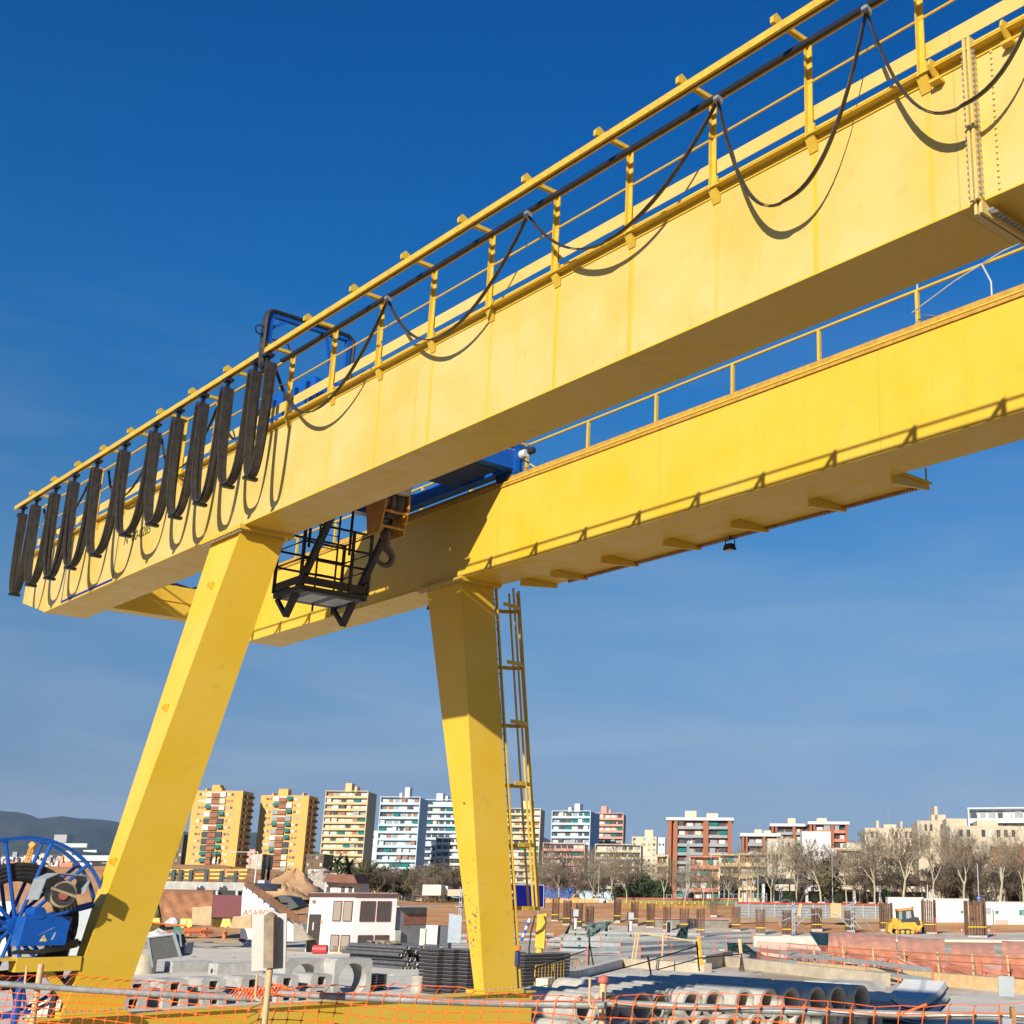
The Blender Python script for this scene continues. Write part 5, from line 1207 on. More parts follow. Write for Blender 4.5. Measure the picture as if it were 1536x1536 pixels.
def building(nm, lab, x0, x1, ytop, D, depth, style, body, band=None, cols=7, yaw=0., zb=None, seed=1, fh=2.95, group=None, roof=(), mix_=(1, 1, 2, 0, 3, 4, 4, 0), awn=.09, side_cols=0, zlow=None):
    random.seed(seed)
    a = P(x0, ytop, D); b_ = P(x1, ytop, D); w = (b_.x-a.x)/math.cos(yaw)
    z0 = H(a.x, D)-.5 if zb is None else zb; zt = P((x0+x1)/2, ytop, D).z
    ux = V((math.cos(yaw), math.sin(yaw), 0)); uy = V((-math.sin(yaw), math.cos(yaw), 0)); o = V((a.x, D, 0))
    t_ = thing(nm, lab, 'apartment block' if nm != 'house' else 'house', V((a.x+w/2, D+depth/2, z0)), group)
    def bx(mb, u0, u1, v0, v1, za, zc): return mb.hexa([o+ux*u0+uy*v0+Z*za, o+ux*u1+uy*v0+Z*za, o+ux*u1+uy*v1+Z*za, o+ux*u0+uy*v1+Z*za, o+ux*u0+uy*v0+Z*zc, o+ux*u1+uy*v0+Z*zc, o+ux*u1+uy*v1+Z*zc, o+ux*u0+uy*v1+Z*zc])
    bx(MB(), 0, w, 0, depth, z0, zt).build('wall', body, t_, fix=False)
    low = z0 if zlow is None else zlow
    nf = max(1, int((zt-low)/fh))
    if style == 'slab':
        for u in (0, w-.35): bx(MB(), u, u+.35, -1.5, -.003, z0, zt+.2).build('side_wall', body, t_, fix=False)
        bx(MB(), -.1, w+.1, -1.6, -.004, zt+.202, zt+.5).build('cornice', band or body, t_, fix=False)
    if style in ('slab', 'brick'):
        for f in range(nf):
            z = zt-(f+1)*fh
            segs = [(.37, w-.37)] if style == 'slab' else [(w*.16, w*.55), (w*.64, w*.93)]
            for (ua, ub) in segs:
                mb = MB(); bx(mb, ua, ub, -1.4, -.006, z, z+.25); bx(mb, ua, ub, -1.4, -1.28, z+.252, z+1.05); mb.build('balcony', band, t_, fix=False)
                nc = max(2, int(cols*(ub-ua)/w)); cw = (ub-ua)/nc
                for c in range(nc):
                    u = ua+cw*c; k = random.random()
                    if k < awn:
                        mb = MB(); p = [o+ux*(u+.05)-uy*.1+Z*(z+fh-.3), o+ux*(u+cw-.05)-uy*.1+Z*(z+fh-.3), o+ux*(u+cw-.05)-uy*1.75+Z*(z+1.2), o+ux*(u+.05)-uy*1.75+Z*(z+1.2)]
                        mb.prism(p, Z*.08); mb.build('awning', AWN, t_, fix=False)
                    else:
                        m = WIN[mix_[random.randrange(len(mix_))]]
                        dpt = -1.26 if random.random() < .3 else -.12
                        bx(MB(), u+cw*random.uniform(.04, .18), u+cw*random.uniform(.7, .96), dpt, -.01, z+.3, z+fh*random.uniform(.78, .93)).build('window', m, t_, fix=False)
        if style == 'brick':
            for (ua, ub) in ((0, .06), (.10, .155), (.555, .635), (.935, 1.)): bx(MB(), w*ua, w*ub, -1.45, -.003, z0, zt).build('brick_pier', body, t_, fix=False)
            bx(MB(), -.6, w+.6, -1.9, depth+.4, zt+.004, zt+1.0).build('roof_edge', WHT, t_, fix=False)
    elif style == 'tower':
        for f in range(nf):
            z = zt-(f+1)*fh-.3
            bx(MB(), 0, w, -.05, -.002, z+fh-.06, z+fh+.06).build('floor_line', mat('far_line', (.45, .36, .25), .8), t_, fix=False)
            for u in (.12, .185, .70, .77):
                bx(MB(), w*u, w*(u+.05), -.06, -.004, z+1.0, z+2.1).build('window', WIN[random.choice((1, 4, 5, 5, 2, 3))], t_, fix=False)
            for (ua, ub, kind) in ((.27, .385, 'g'), (.39, .545, 'b'), (.55, .665, 'g')):
                if kind == 'b':
                    bx(MB(), w*ua, w*ub, -.8, -.008, z+.3, z+2.1).build('brick_panel', BRK, t_, fix=False); bx(MB(), w*ua, w*ub, -.5, -.008, z+2.15, z+2.7).build('window', WIN[random.choice((1, 2, 0))], t_, fix=False)
                elif random.random() < .28:
                    mb = MB(); mb.prism([o+ux*w*ua-uy*.1+Z*(z+2.7), o+ux*w*ub-uy*.1+Z*(z+2.7), o+ux*w*ub-uy*1.6+Z*(z+1.2), o+ux*w*ua-uy*1.6+Z*(z+1.2)], Z*.1); mb.build('awning', AWN, t_, fix=False)
                else:
                    bx(MB(), w*ua, w*ub, -.7, -.008, z+.4, z+2.6).build('window', WIN[random.choice((1, 1, 3, 0, 2, 4))], t_, fix=False)
            # stair side balconies on the right flank
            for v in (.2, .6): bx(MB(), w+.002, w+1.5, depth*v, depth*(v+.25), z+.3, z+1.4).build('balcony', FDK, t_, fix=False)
    elif style == 'plain':
        for f in range(nf):
            z = zt-(f+1)*fh
            for c in range(cols):
                u = w*(c+.5)/cols
                if random.random() < .85: bx(MB(), u-w/cols*.24, u+w/cols*.24, -.08, -.004, z+.9, z+2.2).build('window', WIN[random.choice((1, 0, 3, 4, 4))], t_, fix=False)
    for f in range(nf if side_cols else 0):
        for c in range(side_cols):
            v = depth*(c+.5)/side_cols
            bx(MB(), -.06 if yaw > -.001 else w+.004, -.004 if yaw > -.001 else w+.06, v-.5, v+.5, zt-(f+1)*fh+.9, zt-(f+1)*fh+2.2).build('window', WIN[1], t_, fix=False)
    for (ua, ub, hh) in roof:
        bx(MB(), w*ua, w*ub, depth*.25, depth*.6, zt+.006, zt+hh*.8).build('roof_hut', {CRM2: CRM2, BLU: WHT, BRK: CRM2, BEI: BEI}.get(body, body), t_, fix=False)
    if roof:
        mb = MB(); p = o+ux*(w*.5)+uy*(depth*.5)
        mb.tube(p+Z*zt, p+Z*(zt+5), .05, n=4); mb.tube(p+Z*(zt+4.5)-ux*.7, p+Z*(zt+4.5)+ux*.7, .03, n=4); mb.build('antenna', WIN[3], t_, fix=False)
    return t_
tg = 'yellow tower blocks on the left'
building('apartment_tower', 'yellow apartment tower with brick centre strip, left one beside the near crane leg', 291, 365, 1186, 600, 14, 'tower', YEL, seed=3, group=tg, roof=((.3, .46, 3.6), (.17, .2, 1.6), (.46, .5, 2)))
building('apartment_tower', 'yellow apartment tower with brick centre strip, right one behind the two dark cypresses', 392, 464, 1193, 616, 14, 'tower', YEL, seed=4, group=tg, roof=((.3, .5, 4), (.17, .2, 1.6), (.8, .83, 1.8)))
building('apartment_tower', 'cream apartment tower with balconies across every floor', 490, 554, 1188, 620, 14, 'slab', CRM, CRM, 7, seed=5, roof=((.38, .53, 5.5), (.6, .66, 3.5)), mix_=(1, 1, 2, 3, 0, 5))
building('apartment_tower', 'white and pale blue balcony tower left of the far crane leg', 572, 632, 1197, 560, 14, 'slab', BLU, BLU, 7, seed=6, roof=((.4, .46, 3), (.53, .65, 6)), mix_=(1, 1, 1, 3, 0, 5), awn=.12)
building('apartment_tower', 'pale blue balcony tower half hidden behind the far crane leg', 631, 700, 1201, 610, 14, 'slab', BLU, BLU, 8, seed=7, roof=((.3, .44, 4.5), (.5, .55, 3)))
building('apartment_block', 'lower white balcony block in front of the half hidden tower', 655, 702, 1257, 585, 12, 'slab', WHT, WHT, 6, seed=8)
building('apartment_tower', 'cream balcony tower seen through the ladder cage', 752, 812, 1214, 650, 14, 'slab', CRM2, CRM2, 7, seed=9, roof=((.5, .75, 5.5),), mix_=(1, 1, 2, 5, 0, 4))
building('apartment_tower', 'pale blue balcony tower right of the ladder', 829, 888, 1218, 600, 18, 'slab', BLU, BLU, 7, yaw=-.12, seed=10, roof=((.34, .42, 3), (.5, .64, 5)), awn=.14)
building('apartment_tower', 'pink banded balcony tower right of the pale blue one', 889, 936, 1221, 640, 14, 'slab', PNK, PNK, 6, seed=11, roof=((.24, .42, 5), (.5, .57, 3)))
building('apartment_block', 'lower pinkish balcony block in front of the pale blue tower', 815, 878, 1266, 560, 12, 'slab', PNK, PNK, 8, seed=12)
building('apartment_block', 'lower cream balcony block below the pink tower', 893, 962, 1268, 560, 12, 'slab', CRM2, CRM2, 8, seed=13)
building('apartment_block', 'small cream block with roof hut left of the brick tower', 948, 985, 1255, 760, 14, 'plain', CRM2, None, 5, seed=14, roof=((.5, .85, 5),))
building('apartment_block', 'narrow white block beside the small cream block', 987, 998, 1256, 820, 14, 'plain', WHT, None, 2, seed=15)
building('apartment_tower', 'wide red brick tower with white roof edge and dark balconies', 1002, 1098, 1231, 460, 16, 'brick', BRK, WIN[3], 9, yaw=-.0, seed=16, roof=((.26, .44, 4.5), (.6, .78, 3.5)), mix_=(1, 1, 0, 4, 4, 3, 2), awn=.10)
building('apartment_block', 'red brick block with white roof edge and teal awnings', 1113, 1168, 1255, 420, 14, 'brick', BRK, WIN[3], 7, seed=17, roof=((.35, .55, 3), (.6, .8, 2.6)), awn=.25)
building('apartment_block', 'red brick block with white roof behind the beige block', 1157, 1214, 1240, 480, 14, 'brick', BRK, WIN[3], 7, seed=18, roof=((.45, .65, 4),), awn=.15)
building('apartment_block', 'red block with orange cornice behind the white gable', 1214, 1271, 1237, 460, 14, 'brick', BRK, SAL, 6, seed=19, roof=((.22, .48, 3),), awn=.05)
building('apartment_block', 'plain white gable end stepping down, in front of the red block', 1203, 1246, 1247, 400, 10, 'plain', WHT, None, 1, seed=20, fh=12)
building('apartment_block', 'long low cream block with balconies below the brick tower', 1066, 1132, 1284, 380, 12, 'slab', CRM, CRM, 9, seed=21, mix_=(4, 5, 2, 0, 1, 3), awn=.1)
building('apartment_block', 'low cream block with an orange cornice at the foot of the brick tower', 1034, 1080, 1287, 360, 10, 'slab', CRM2, SAL, 6, seed=22, mix_=(4, 5, 2, 0, 1))
building('apartment_block', 'dark balcony block between the cream block and the brick tower', 985, 1003, 1285, 400, 12, 'slab', CRM, CRM, 3, seed=23, mix_=(4, 5, 0))
building('apartment_block', 'low yellowish block under the red brick block with teal awnings', 1108, 1160, 1283, 350, 10, 'slab', CRM, CRM, 6, seed=24, mix_=(4, 5, 2, 1), awn=.2)
building('apartment_block', 'beige block with small windows behind the bare trees', 1151, 1192, 1258, 330, 12, 'plain', BEI, None, 7, seed=25)
building('apartment_block', 'white block behind the bare trees left of the olive tree', 1190, 1252, 1272, 340, 12, 'plain', WHT, None, 8, seed=26)
building('apartment_block', 'small cream block right of the white gable', 1270, 1292, 1264, 330, 12, 'plain', CRM2, None, 3, seed=27)
building('apartment_block', 'cream block with a recessed loggia below the small cream block', 1252, 1302, 1276, 315, 10, 'slab', CRM2, CRM2, 4, seed=28, mix_=(4, 0, 2))
building('apartment_block', 'long beige block with chimneys behind the bare trees', 1297, 1376, 1242, 285, 16, 'plain', BEI, None, 11, yaw=-.06, seed=29, roof=((.24, .29, 2.2), (.38, .62, 1.2), (.7, .74, 2)))
building('apartment_block', 'beige block with arched upper storey in the middle of the bare trees', 1376, 1424, 1231, 270, 16, 'plain', BEI, None, 6, yaw=-.06, seed=30, roof=((.5, .95, 1.8), (.6, .7, 4)))
building('apartment_block', 'wide beige block with a brick lower part at the right edge', 1424, 1580, 1239, 255, 16, 'plain', BEI, None, 14, yaw=-.03, seed=31, roof=((.0, .2, 2), (.3, .5, 1.5)))
building('apartment_block', 'terraced white penthouse block with glazed top floor at the right edge', 1452, 1620, 1216, 300, 16, 'slab', WHT, WHT, 14, yaw=-.22, seed=32, mix_=(0, 0, 3, 4, 1), awn=0)
for x0, x1, y0, y1, D, lab in ((1426, 1458, 1270, 1300, 254.9, 'left'), (1489, 1560, 1270, 1300, 252.4, 'right')):
    a = P(x0, y1, D); prop('brick_facing', [(x0, y1), (x1, y1), (x1, y0), (x0, y0)], D-.7, .3, BRK, 'panel of red brick facing on the wide beige block, %s one' % lab, 'brick facing')
building('apartment_block', 'dark block beside the left yellow tower', 262, 276, 1252, 700, 14, 'plain', FDK, None, 3, seed=33)
building('apartment_block', 'small pink block far between the yellow towers', 366, 386, 1274, 1300, 20, 'plain', PNK, None, 4, seed=34, zb=0)
building('apartment_block', 'brown block between the right yellow tower and the cream tower', 460, 486, 1281, 560, 14, 'plain', FDK, None, 4, seed=35)
building('apartment_block', 'brown block in shade left of the right yellow tower', 378, 394, 1281, 560, 14, 'plain', BEI, None, 2, seed=36)
building('apartment_block', 'white block far between the cream tower and the pale blue tower', 556, 572, 1246, 900, 14, 'plain', WHT, None, 2, seed=37)
building('house', 'low house with brown tiled roof behind the rubble heap', 488, 532, 1322, 190, 8, 'plain', WHT, None, 4, seed=38)
building('house', 'small white flat house behind the sand mound', 462, 484, 1304, 210, 6, 'plain', WHT, None, 1, seed=39)
o_ = pp([(484, 1323), (536, 1325), (530, 1312), (490, 1311)], 188.5, 7).build('tiled_roof', mat('brown_tiles', (.20, .09, .06), .85, .2, 1)); tag(o_, 'brown tiled roof of the low house behind the rubble heap', 'roof')
# ================================================================ MOUNTAINS AND DISTANT TOWN
def mountains():
    pf_ = [(-160, 1205), (-60, 1212), (0, 1219), (20, 1222), (40, 1229), (62, 1226), (75, 1224), (100, 1227), (125, 1227), (150, 1229), (172, 1235), (200, 1248), (262, 1246), (300, 1262), (370, 1248), (395, 1252), (430, 1272), (490, 1280), (600, 1296), (760, 1262), (800, 1252), (830, 1262), (880, 1288), (960, 1300), (1200, 1322), (1600, 1330)]
    mb = MB(); nx = 150; ds = [4200, 4700, 5200, 5700, 6200, 6700, 7200, 7800, 8400, 9000, 10000]
    random.seed(2)
    from mathutils import noise as mn
    for D in ds:
        for i in range(nx+1):
            x = -160+1760*i/nx
            for k in range(len(pf_)-1):
                if pf_[k][0] <= x <= pf_[k+1][0]:
                    u = (x-pf_[k][0])/(pf_[k+1][0]-pf_[k][0]); u = u*u*(3-2*u); yt = pf_[k][1]*(1-u)+pf_[k+1][1]*u; break
            q = P(x, 1344, D); zt = P(x, yt, 7200).z
            f = sm(4000, 7200, D) if D <= 7200 else 1-.5*sm(7200, 11000, D)
            nz_ = mn.fractal(V((q.x*.0014, q.y*.0014, 0)), 1., 2., 5)
            mb.v.append(V((q.x, D, max(0, 6+(zt-6)*f*((1-.5*abs(nz_)) if D < 7200 else 1+.02*nz_)))))
    W = nx+1
    for j in range(len(ds)-1):
        for i in range(nx): a = j*W+i; mb.face([a, a+1, a+W+1, a+W], True)
    struct(mb.build('hills', mat('wooded_hill', (.022, .032, .026), .95, .5, .006, col2=(.052, .056, .045)), loc=V((0, 6000, 0)), fix=False), 'wooded hills on the left horizon')
mountains()
MB_ = MB(); random.seed(9)
def far_block(x0, x1, y0, y1, D, m, lab, nm='distant_building'):
    return pbox(nm, x0, x1, y0, y1, D, 40, m, lab, 'building')
far_block(80, 99, 1252, 1264, 4300, mat('quarry_pale', (.42, .38, .35), .9), 'pale square quarry building on the wooded hillside')
far_block(94, 130, 1265, 1271, 4250, WHT, 'long pale building at the foot of the hill')
far_block(124, 144, 1275, 1283, 900, WHT, 'white office box with red window stripes beyond the warehouse')
far_block(103, 170, 1283, 1291, 800, WHT, 'long white warehouse roof seen over the cable reel')
far_block(96, 106, 1276, 1292, 820, CRM2, 'cream block left of the white warehouse')
town = MB(); tm = [WHT, CRM2, BRK, WIN[3], PNK, BEI]
for i in range(620):
    D = random.uniform(900, 2600); x = random.uniform(-120, 300) if i < 500 else random.uniform(340, 620); y1 = 1301-(D-900)/1700*17+random.uniform(-2, 4) if i < 500 else 1305
    a = P(x, y1, D); u = pxm(x, y1, D); town.cur = random.choice((0, 0, 0, 1, 1, 2, 3, 4, 5))
    h = random.uniform(2.5, 6)*u; w = random.uniform(2, 8)*u
    town.hexa([V((a.x, D, a.z-6)), V((a.x+w, D, a.z-6)), V((a.x+w, D+w, a.z-6)), V((a.x, D+w, a.z-6)), V((a.x, D, a.z+h)), V((a.x+w, D, a.z+h)), V((a.x+w, D+w, a.z+h)), V((a.x, D+w, a.z+h))])
tag(town.build('distant_town', tm, fix=False), 'jumble of pale houses of a distant town below the hills', 'town', kind='stuff')
# hillside under the town
mb = MB(); n_ = 24
for D in (880, 1300, 1800, 2400, 3200):
    for i in range(n_+1):
        x = -200+560*i/n_; mb.v.append(P(x, 1303-(D-900)/1700*17+1.5, D))
for j in range(4):
    for i in range(n_): a = j*(n_+1)+i; mb.face([a, a+1, a+n_+2, a+n_+1], True)
struct(mb.build('terrain', mat('far_slope', (.13, .11, .07), .95, .4, .01), fix=False), 'gently rising ground under the distant town')
# yellow mobile crane boom
mc = MB(); D = 175
for dx, dz in ((-.4, 0), (.4, 0), (0, .5)): mc.tube(P(36, 1309, D)+V((dx, 0, dz)), P(49, 1266, D)+V((dx*.6, 0, dz*.6)), .09, n=5)
for i in range(10): a = P(36+1.3*i, 1309-4.3*i, D); b_ = P(36+1.3*(i+1), 1309-4.3*(i+1), D); mc.tube(a+V((-.4, 0, 0)), b_+V((.4, 0, 0)), .05, n=4); mc.tube(a+V((.4, 0, 0)), b_+V((-.4, 0, 0)), .05, n=4)
mc.bar(P(47, 1270, D), P(53, 1264, D), .8, .7)
mc.tube(P(36, 1309, D), P(30, 1330, D), .4, n=8)
tag(mc.build('crane_boom', mat('boom_orange', (.55, .30, .06), .6)), 'orange yellow lattice boom seen between the reel spokes', 'crane boom')
pbox('container', 12, 22, 1293, 1298, 165, 3, mat('orange_red', (.6, .13, .04), .6), 'orange red container on top of the earth bank', 'container'); 
pbox('hoarding', 90, 108, 1294, 1301, 190, 2, SAL, 'salmon coloured wall on top of the earth bank', 'wall'); pbox('shed', 119, 136, 1294, 1306, 185, 5, WHT, 'small pale shed on the earth bank right of the salmon wall', 'shed')
pbox('hoarding', 112, 138, 1360, 1376, 80, .3, GREY, 'grey sheet hoarding behind the cable reel', 'hoarding', zb=0)
pbox('hoarding', -10, 22, 1352, 1376, 84, .3, WHITE, 'white hoarding at the left edge behind the reel', 'hoarding', zb=0)
pbox('container', 40, 100, 1500, 1530, 36, 2.0, CONC2, 'pale concrete block under the cable reel', 'concrete block', zb=0)
# ================================================================ BRIDGE, GATE, WALL ON THE LEFT
D = 112
br = thing('road_bridge', 'grey concrete bridge deck with green and yellow railings on the left', 'bridge', P(300, 1336, D))
MB().prism([P(205, 1321, D), P(369, 1324, D), P(369, 1336, D), P(205, 1333, D)], Y*8).build('deck_beam', CONC, br)
GRN = mat('dark_green_rail', (.02, .05, .04), .6)
for i, x in enumerate((222, 243, 259, 270, 285, 308, 331, 352)): q = P(x, 1322+(x-243)*.02, D+.3); MB().box(q+Z*.45, (.28, .2, 1.05)).build('railing_post', GRN, br)
for k, (x0, x1) in enumerate(((222, 243), (243, 262), (265, 285), (285, 308), (309, 331), (332, 352), (352, 366))):
    for dz in (.3, .62, .95): MB().box((P(x0, 1322, D)+P(x1, 1323, D))/2+Z*(dz)+Y*.5, ((P(x1, 1322, D)-P(x0, 1322, D)).length*.98, .06, .16)).build('rail_board', [YJ, mat('orange_board', (.65, .25, .03), .6), GRN][(k+int(dz*3)) % 3 if k % 2 else 0], br)
for x in (297, 331): 
    for dx in (-4, 4): MB().bar(P(x+dx, 1327, D-.05), P(x+dx*.4, 1331, D-.05), .12, .05, Y).build('gusset', CONC2, br)
    MB().lathe(P(x+4, 1335, D-.02), -Y, [(.35, 0), (.35, .03)], 14).build('drain_mouth', BLK2, br)
for x, lab in ((339, 'left'), (356, 'right')): prop('hazard_marker', [(x-2, 1316), (x+2, 1316), (x+2, 1307), (x-2, 1307)], D+2, .1, mat('red_white_panel', (.75, .55, .55), .6, .4, 3, col2=(.6, .05, .06)), 'small red and white hazard marker on the bridge, %s one' % lab, 'hazard marker')
tarp((249, 1334), (320, 1335), (317, 1378), (244, 1376), 109, 105, mat('ochre_tarpaulin', (.38, .17, .075), .6, .3, 1.), 'ochre brown tarpaulin wall hanging below the bridge', 'brown tarpaulins over the cutting', 16, 14)
bk_ = thing('underpass', 'dark underpass opening with white posts below the bridge', 'underpass', P(342, 1378, 110))
MB().prism([P(318, 1335, 111), P(366, 1336, 111), P(366, 1378, 111), P(318, 1378, 111)], Y*.4).build('shade_panel', mat('underpass_shade', (.03, .035, .035), .8), bk_)  # near-black panel gives the shade under the bridge as colour
for x in (325, 355): MB().prism([P(x-1.5, 1336, 110.5), P(x+1.5, 1336, 110.5), P(x+1.5, 1350, 110.5), P(x-1.5, 1350, 110.5)], Y*.3).build('post', WHITE, bk_)
gt_ = prop('maroon_gate', [(319, 1342), (366, 1343), (363, 1377), (317, 1376)], 104, .15, MAROON, 'large maroon sheet metal gate below the bridge', 'gate')
ww_ = thing('wing_wall', 'white triangular concrete wing wall with graffiti under the stair', 'wall', P(400, 1405, 100)); D = 100
MB().prism([P(366, 1328, D), P(442, 1388, D), P(441, 1412, D), P(360, 1408, D), P(363, 1343, D)], Y*.5).build('wall', mat('white_concrete', (.60, .60, .57), .85, .08, .6), ww_)
text_mesh('graffiti', 'ASABOY', .62, P(364, 1373.5, D-.04), X, Z, mat('orange_graffiti', (.65, .16, .08), .6), ww_, .01)
text_mesh('graffiti', 'ASABOY', .62, P(364.6, 1374.1, D-.02), X, Z, mat('pale_graffiti', (.75, .62, .55), .6), ww_, .01)
st_ = thing('stair_railing', 'brown steel stair railings descending beside the white wing wall', 'railing', P(410, 1360, 99))
RB = mat('brown_rail', (.20, .09, .04), .7, .2, 3)
for k in range(6): MB().path([P(366, 1316+k*2.4, 99-.5*k), P(447+k*.5, 1374+k*2.4, 96-.5*k)], .035, 5).build('rail', RB, st_)
for i in range(9): x = 370+i*9.2; y = 1318+i*6.8; MB().tube(P(x, y-2, 98), P(x-.5, y+16, 98), .05, n=5).build('post', RB, st_)
MB().prism([P(440, 1384, 94), P(452, 1385, 94), P(464, 1410, 90), P(440, 1412, 90)], Y*2).build('ramp_wall', CONCY, st_)
tag(heap('grass_bank', 222, 1395, 46, 62, mat('rough_grass', (.09, .10, .03), .95, .5, 2, col2=(.16, .13, .05)), 'overgrown grassy bank beside the near crane leg', 'bank', 31), kind='structure')
# mounds
heap('sand_mound', 440, 1345, 110, 40, mat('sand_earth', (.40, .24, .12), .95, .2, .4), 'rounded sand coloured mound behind the wing wall', 'mound', 33)
heap('sand_mound', 425, 1348, 80, 24, mat('sand_earth', (.40, .24, .12)), 'low sand mound in front of the larger one', 'mound', 36)
rub = MB(); random.seed(34); g0 = GT(478, 1346)
for i in range(900):
    a = random.uniform(0, 6.28); r_ = random.random()**.7*5.2; h = max(0, 3.9*(1-r_/5.0))*random.uniform(.75, 1.05); s_ = random.uniform(.12, .42)
    c = g0+V((math.cos(a)*r_*1.35+.4, math.sin(a)*r_*.8, h+.1)); ax = V((random.gauss(0, 1), random.gauss(0, 1), random.gauss(0, 1))).normalized(); ay = ax.cross(V((random.gauss(0, 1), .3, 1))).normalized()
    rub.box(c, (s_, s_*.8, s_*.6), (ax, ay, ax.cross(ay)))
for (a, b_) in ((0, 0),): rub.lathe(g0, Z, [(5., -.5), (4.4, .4), (2.5, 2), (.4, 3.6)], 14)
tag(rub.build('rubble_heap', mat('broken_stone', (.42, .36, .29), .9, .3, 1.2), fix=False), 'heap of broken pale rubble behind the white hut', 'rubble', kind='stuff')
# ================================================================ FAR SIDE OF THE SITE
def far_barrier_row(x0, x1, y, n_, m, lab, grp, hpx=4, D=None):
    for i in range(n_):
        x = x0+(x1-x0)*i/n_; g = GT(x, y) if D is None else P(x, y, D); u = pxm(x, y, g.y); w = (x1-x0)/n_*u
        t_ = MB().hexa([g, g+X*w*.94, g+X*w*.94+Y*.5, g+Y*.5, g+Z*hpx*u+Y*.15, g+X*w*.94+Z*hpx*u+Y*.15, g+X*w*.94+Y*.35+Z*hpx*u, g+Y*.35+Z*hpx*u]).build('water_barrier', m)
        tag(t_, lab, 'barrier', grp)
far_barrier_row(404, 458, 1341, 9, YJ, 'small yellow water barrier in the row behind the wing wall', 'yellow barriers behind the wing wall')
far_barrier_row(514, 634, 1339, 18, YJ, 'small yellow water barrier in the long row behind the hut roof', 'yellow barriers behind the hut')
far_barrier_row(818, 935, 1354, 12, mat('orange_ply', (.62, .30, .10), .7, .15, .5), 'orange plywood barrier along the top of the earth bank', 'orange boards along the bank', 5)
def palisade(x0, y0, x1, y1, hpx, m, lab, nm='mesh_fence', step=9, rails=2, solid=None, cap=None):
    a = GT(x0, y0); b_ = GT(x1, y1); t_ = thing(nm, lab, 'fence', a); L_ = (b_-a).length; u = pxm(x0, y0, a.y); d = (b_-a)/L_; n_ = max(2, int((x1-x0)/step))
    for i in range(min(n_+1, 90)):
        p = a+d*(L_*i/n_); p.z = H(p.x, p.y); MB().box(p+Z*(hpx*u/2), (.12, .12, hpx*u)).build('post', m, t_)
    for k in range(rails):
        mb = MB(); zz = hpx*u*(.2+.75*k/max(1, rails-1)); mb.bar(a+Z*zz, b_+Z*zz, .05, .07); mb.build('rail', m, t_)
    if solid:
        mb = MB(); mb.bar(a+Z*hpx*u*.5+Y*.1, b_+Z*hpx*u*.5+Y*.1, .05, hpx*u*.92); mb.build('panel', solid, t_)
    if cap: MB().bar(a+Z*hpx*u*1.0, b_+Z*hpx*u*1.0, .14, .16).build('cap_rail', cap, t_)
    return t_
RIB = mat('ribbed_sheet', (.30, .31, .30), .5, .15, 1.5)
palisade(1104, 1377, 1332, 1379, 22, GREY, 'grey sheet hoarding with red top rail behind the rebar columns', 'site_hoarding', 19, 5, RIB, mat('red_rail', (.55, .06, .04), .5))
GRF = mat('green_panel', (.16, .19, .09), .7, .2, .6)
palisade(925, 1354, 1105, 1358, 9, GRF, 'low olive green fence with red top rail below the plane trees', 'park_fence', 3, 2, GRF, mat('red_rail', (.55, .06, .04)))
for i in range(11):
    x = 934+i*11.5; g = GT(x, 1362.5+i*.12); u = pxm(x, 1362, g.y); t_ = thing('pedestrian_barrier', 'small yellow pedestrian barrier in the far row below the green fence', 'barrier', g, 'far row of yellow pedestrian barriers')
    w = 10.5*u; h = 11*u; MB().path([g, g+Z*h, g+Z*h+X*w, g+X*w], .035, 5).build('frame', YBAR, t_)
    for q in range(1, 7): MB().tube(g+X*(w*q/7), g+X*(w*q/7)+Z*h, .018, n=4).build('bar', YBAR, t_)
    MB().box(g+X*w*.45+Z*h*.78-Y*.05, (w*.2, .06, h*.24)).build('plate', YBAR, t_)
palisade(1000, 1349, 1150, 1351, 16, mat('grey_green_post', (.24, .28, .29), .6), 'tall grey mesh fence behind the plane trees', 'mesh_fence', 7, 3)
palisade(510, 1337, 632, 1337, 8, STEEL, 'grey mesh panels behind the yellow barriers', 'mesh_fence', 5, 3)
g = GT(1033, 1352); pc = thing('poster_column', 'black and white poster column in front of the mesh fence', 'poster column', g); u = pxm(1033, 1352, g.y)
MB().tube(g, g+Z*18*u, 8*u, n=20).build('drum', BLK2, pc); MB().prism([P(1024, 1351, g.y-8.2*u), P(1032, 1351, g.y-8.6*u), P(1032, 1333, g.y-8.6*u), P(1024, 1333, g.y-8.2*u)], Y*.3).build('poster', mat('poster_print', (.7, .7, .72), .6, .5, 1.3, col2=(.12, .10, .2)), pc)
# containers and cabins
SC = mat('site_cabin_white', (.60, .58, .54), .6, .05, .6)
def cabin(x0, x1, y0, y1, lab, wins, grp='white site cabins behind the track loader'):
    g = GT((x0+x1)/2, y1); D = g.y; t_ = thing('site_cabin', lab, 'site cabin', g, grp)
    a, b_ = P(x0, y1, D), P(x1, y1, D); z0 = min(a.z, b_.z)-.1; z1 = P((x0+x1)/2, y0, D).z; w = b_.x-a.x
    MB().box(((a.x+b_.x)/2, D+1.2, (z0+z1)/2), (w, 2.4, z1-z0)).build('wall', SC, t_); MB().box(((a.x+b_.x)/2, D+1.2, z1+.05), (w+.12, 2.5, .09)).build('roof', SC, t_)
    for (xa, xb, ya, yb, m, nm) in wins: MB().prism([P(xa, yb, D-.03), P(xb, yb, D-.03), P(xb, ya, D-.03), P(xa, ya, D-.03)], Y*.02).build(nm, m, t_)
    return t_
GSG = mat('green_notice', (.02, .22, .12), .6)
